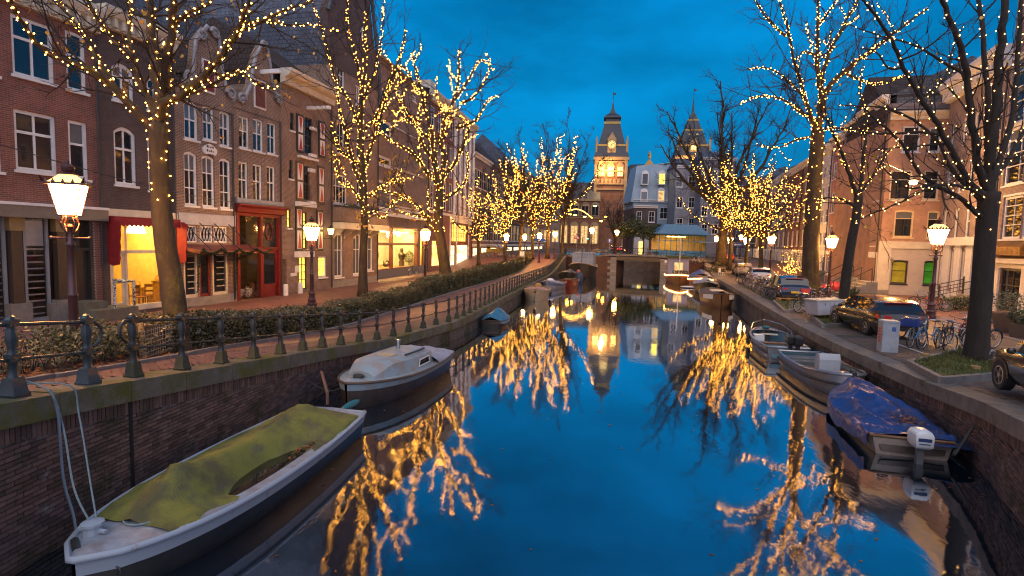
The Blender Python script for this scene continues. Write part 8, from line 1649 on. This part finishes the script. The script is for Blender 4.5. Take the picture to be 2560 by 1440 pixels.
# road signs and traffic light over the bridge
def sign(label,px,py,Y,kind,cat='road sign'):
    p=AY(px,py,Y); T=thing('road_sign',label,cat,(p.x,p.y,1.5)); h=p.z-1.5; MB().tube([(0,0,0),(0,0,h+.1)],.04,6).obj('pole',GREYP,T)
    if kind=='tri':
        MB().add([(-.55,-.06,h-.35),(.55,-.06,h-.35),(0,-.06,h+.6)],[(0,1,2)]).obj('sign_plate',mat('sign_red',(.5,.03,.03),.5),T); MB().add([(-.36,-.07,h-.25),(.36,-.07,h-.25),(0,-.07,h+.38)],[(0,1,2)]).obj('sign_face',WHT,T); MB().box(-.05,.05,-.08,-.075,h-.18,h+.1).obj('sign_mark',DRK,T)
    elif kind=='blue':
        o=MB().lathe([(.42,-.02),(.42,.02)],16).obj('sign_plate',mat('sign_blue',(.02,.08,.35),.5),T); o.rotation_euler=(R_(90),0,0); o.location=(0,-.06,h); MB().box(-.05,.05,-.1,-.09,h-.25,h+.12).add([(-.18,-.095,h+.1),(.18,-.095,h+.1),(0,-.095,h+.3)],[(0,1,2)]).obj('arrow',WHT,T)
    elif kind=='arrow':
        MB().box(-.75,.75,-.06,-.03,h-.25,h+.25).obj('sign_plate',mat('sign_blue',(.02,.08,.35),.5),T); MB().box(-.4,.5,-.075,-.065,h-.06,h+.06).add([(-.4,-.07,h-.18),(-.4,-.07,h+.18),(-.65,-.07,h)],[(0,1,2)]).obj('arrow',WHT,T)
    return T
sign('triangular red warning sign left of the green traffic light',1442,592,95,'tri'); sign('round blue direction sign with a white arrow behind the bridge',1524,602,104,'blue'); sign('blue one way sign with white arrow among the right far trees',1845,612,84,'arrow')
p=AY(1469,597,110); T=thing('traffic_light','traffic light glowing green beside the bridge lantern','traffic light',(p.x,p.y,1.5)); h=p.z-1.5; MB().tube([(0,0,0),(0,0,h)],.06,6).obj('pole',BLKM,T); MB().box(-.17,.17,-.05,.15,h-.3,h+.75).obj('signal_box',BLKM,T); MB().lathe([(.16,-.02),(.12,.04)],10).obj('green_light',emis('signal_green',(.05,1,.55),22),T).location=(0,-.08,h); T.children[-1].rotation_euler=(R_(90),0,0)
for i,(px,py,lb) in enumerate(((1536,598,'dark car with red tail lights on the far road left'),(1558,596,'second far car with red tail lights before the museum'))):
    c_=car(lb,(AY(px,py,125).x,125),4,PBLK,light=emis('tail_glow',(1,.05,.03),7)); c_.location.z=1.54; c_['group']='far cars on the lit road'
# cafe umbrellas and canopies at the far right bank
p=AY(1810,610,92)
T=thing('terrace_canopy','long low terrace canopy behind the great tree','canopy',(p.x,p.y,1.5)); MB().box(-4.5,4.5,-1.5,1.5,2.5,2.65).obj('roof',mat('canopy_pale',(.25,.32,.36),.6),T)
for a in (-4.2,0,4.2): MB().box(a-.05,a+.05,-1.4,-1.3,0,2.5).obj('post',BLKM,T)
# the small things on the left street
p=AY(1345,588,110); T=thing('shop_parasol','blue shop parasol opened before the far left shops','parasol',(AY(1348,640,108).x,108,1.3)); MB().lathe([(1.7,2.3),(.9,2.75),(.05,3.0)],8).obj('canopy',mat('parasol_blue',(.03,.12,.3),.7),T); MB().tube([(0,0,0),(0,0,3)],.03,5).obj('pole',GREYP,T)
# lettering cut into the stone tablet of the neck gable house
px,px2,pz2,pz,F=PQ
ln=MB(); rn=random.Random(2)
for r_ in range(3):
    x=px+.2
    while x<px2-.25: w_=rn.uniform(.03,.09); ln.box(x,x+w_,-.096,-.0905,(pz+pz2)/2+.12-.2*r_,(pz+pz2)/2+.12-.2*r_+rn.uniform(.05,.12)); x+=w_+rn.uniform(.02,.06)
ln.obj('worn_inscription',DRK,F.T,kind='stuff')
# the saucer lamp throws orange light on the corner house
for nm,loc,e_,col,r in (('saucer_lamp_light',AY(2275,458,36.5),1100,(1,.46,.13),.15),):
    l_=bpy.data.lights.new(nm,'POINT'); l_.energy=e_; l_.color=col; l_.shadow_soft_size=r; o=bpy.data.objects.new(nm,l_); C.objects.link(o); o.location=loc

txt('5',.16,mat('number_teal',(.10,.42,.5),.5),c_cab,(-.885,.62,.80),(R_(78),0,R_(-90)))

for i,(a,c,lb) in enumerate((((-30,352,12.2),(850,498,40),'thin black cable sagging across the near left house fronts'),((560,170,30),(900,305,44),'thin cable slanting over the warehouse cornice'))):
    p,q=AY(*a),AY(*c); MB().tube([p.lerp(q,k/14)-V((0,0,.9*(1-(k/7-1)**2))) for k in range(15)],.012,4).obj('overhead_cable',BLKM,None,label=lb,category='cable')
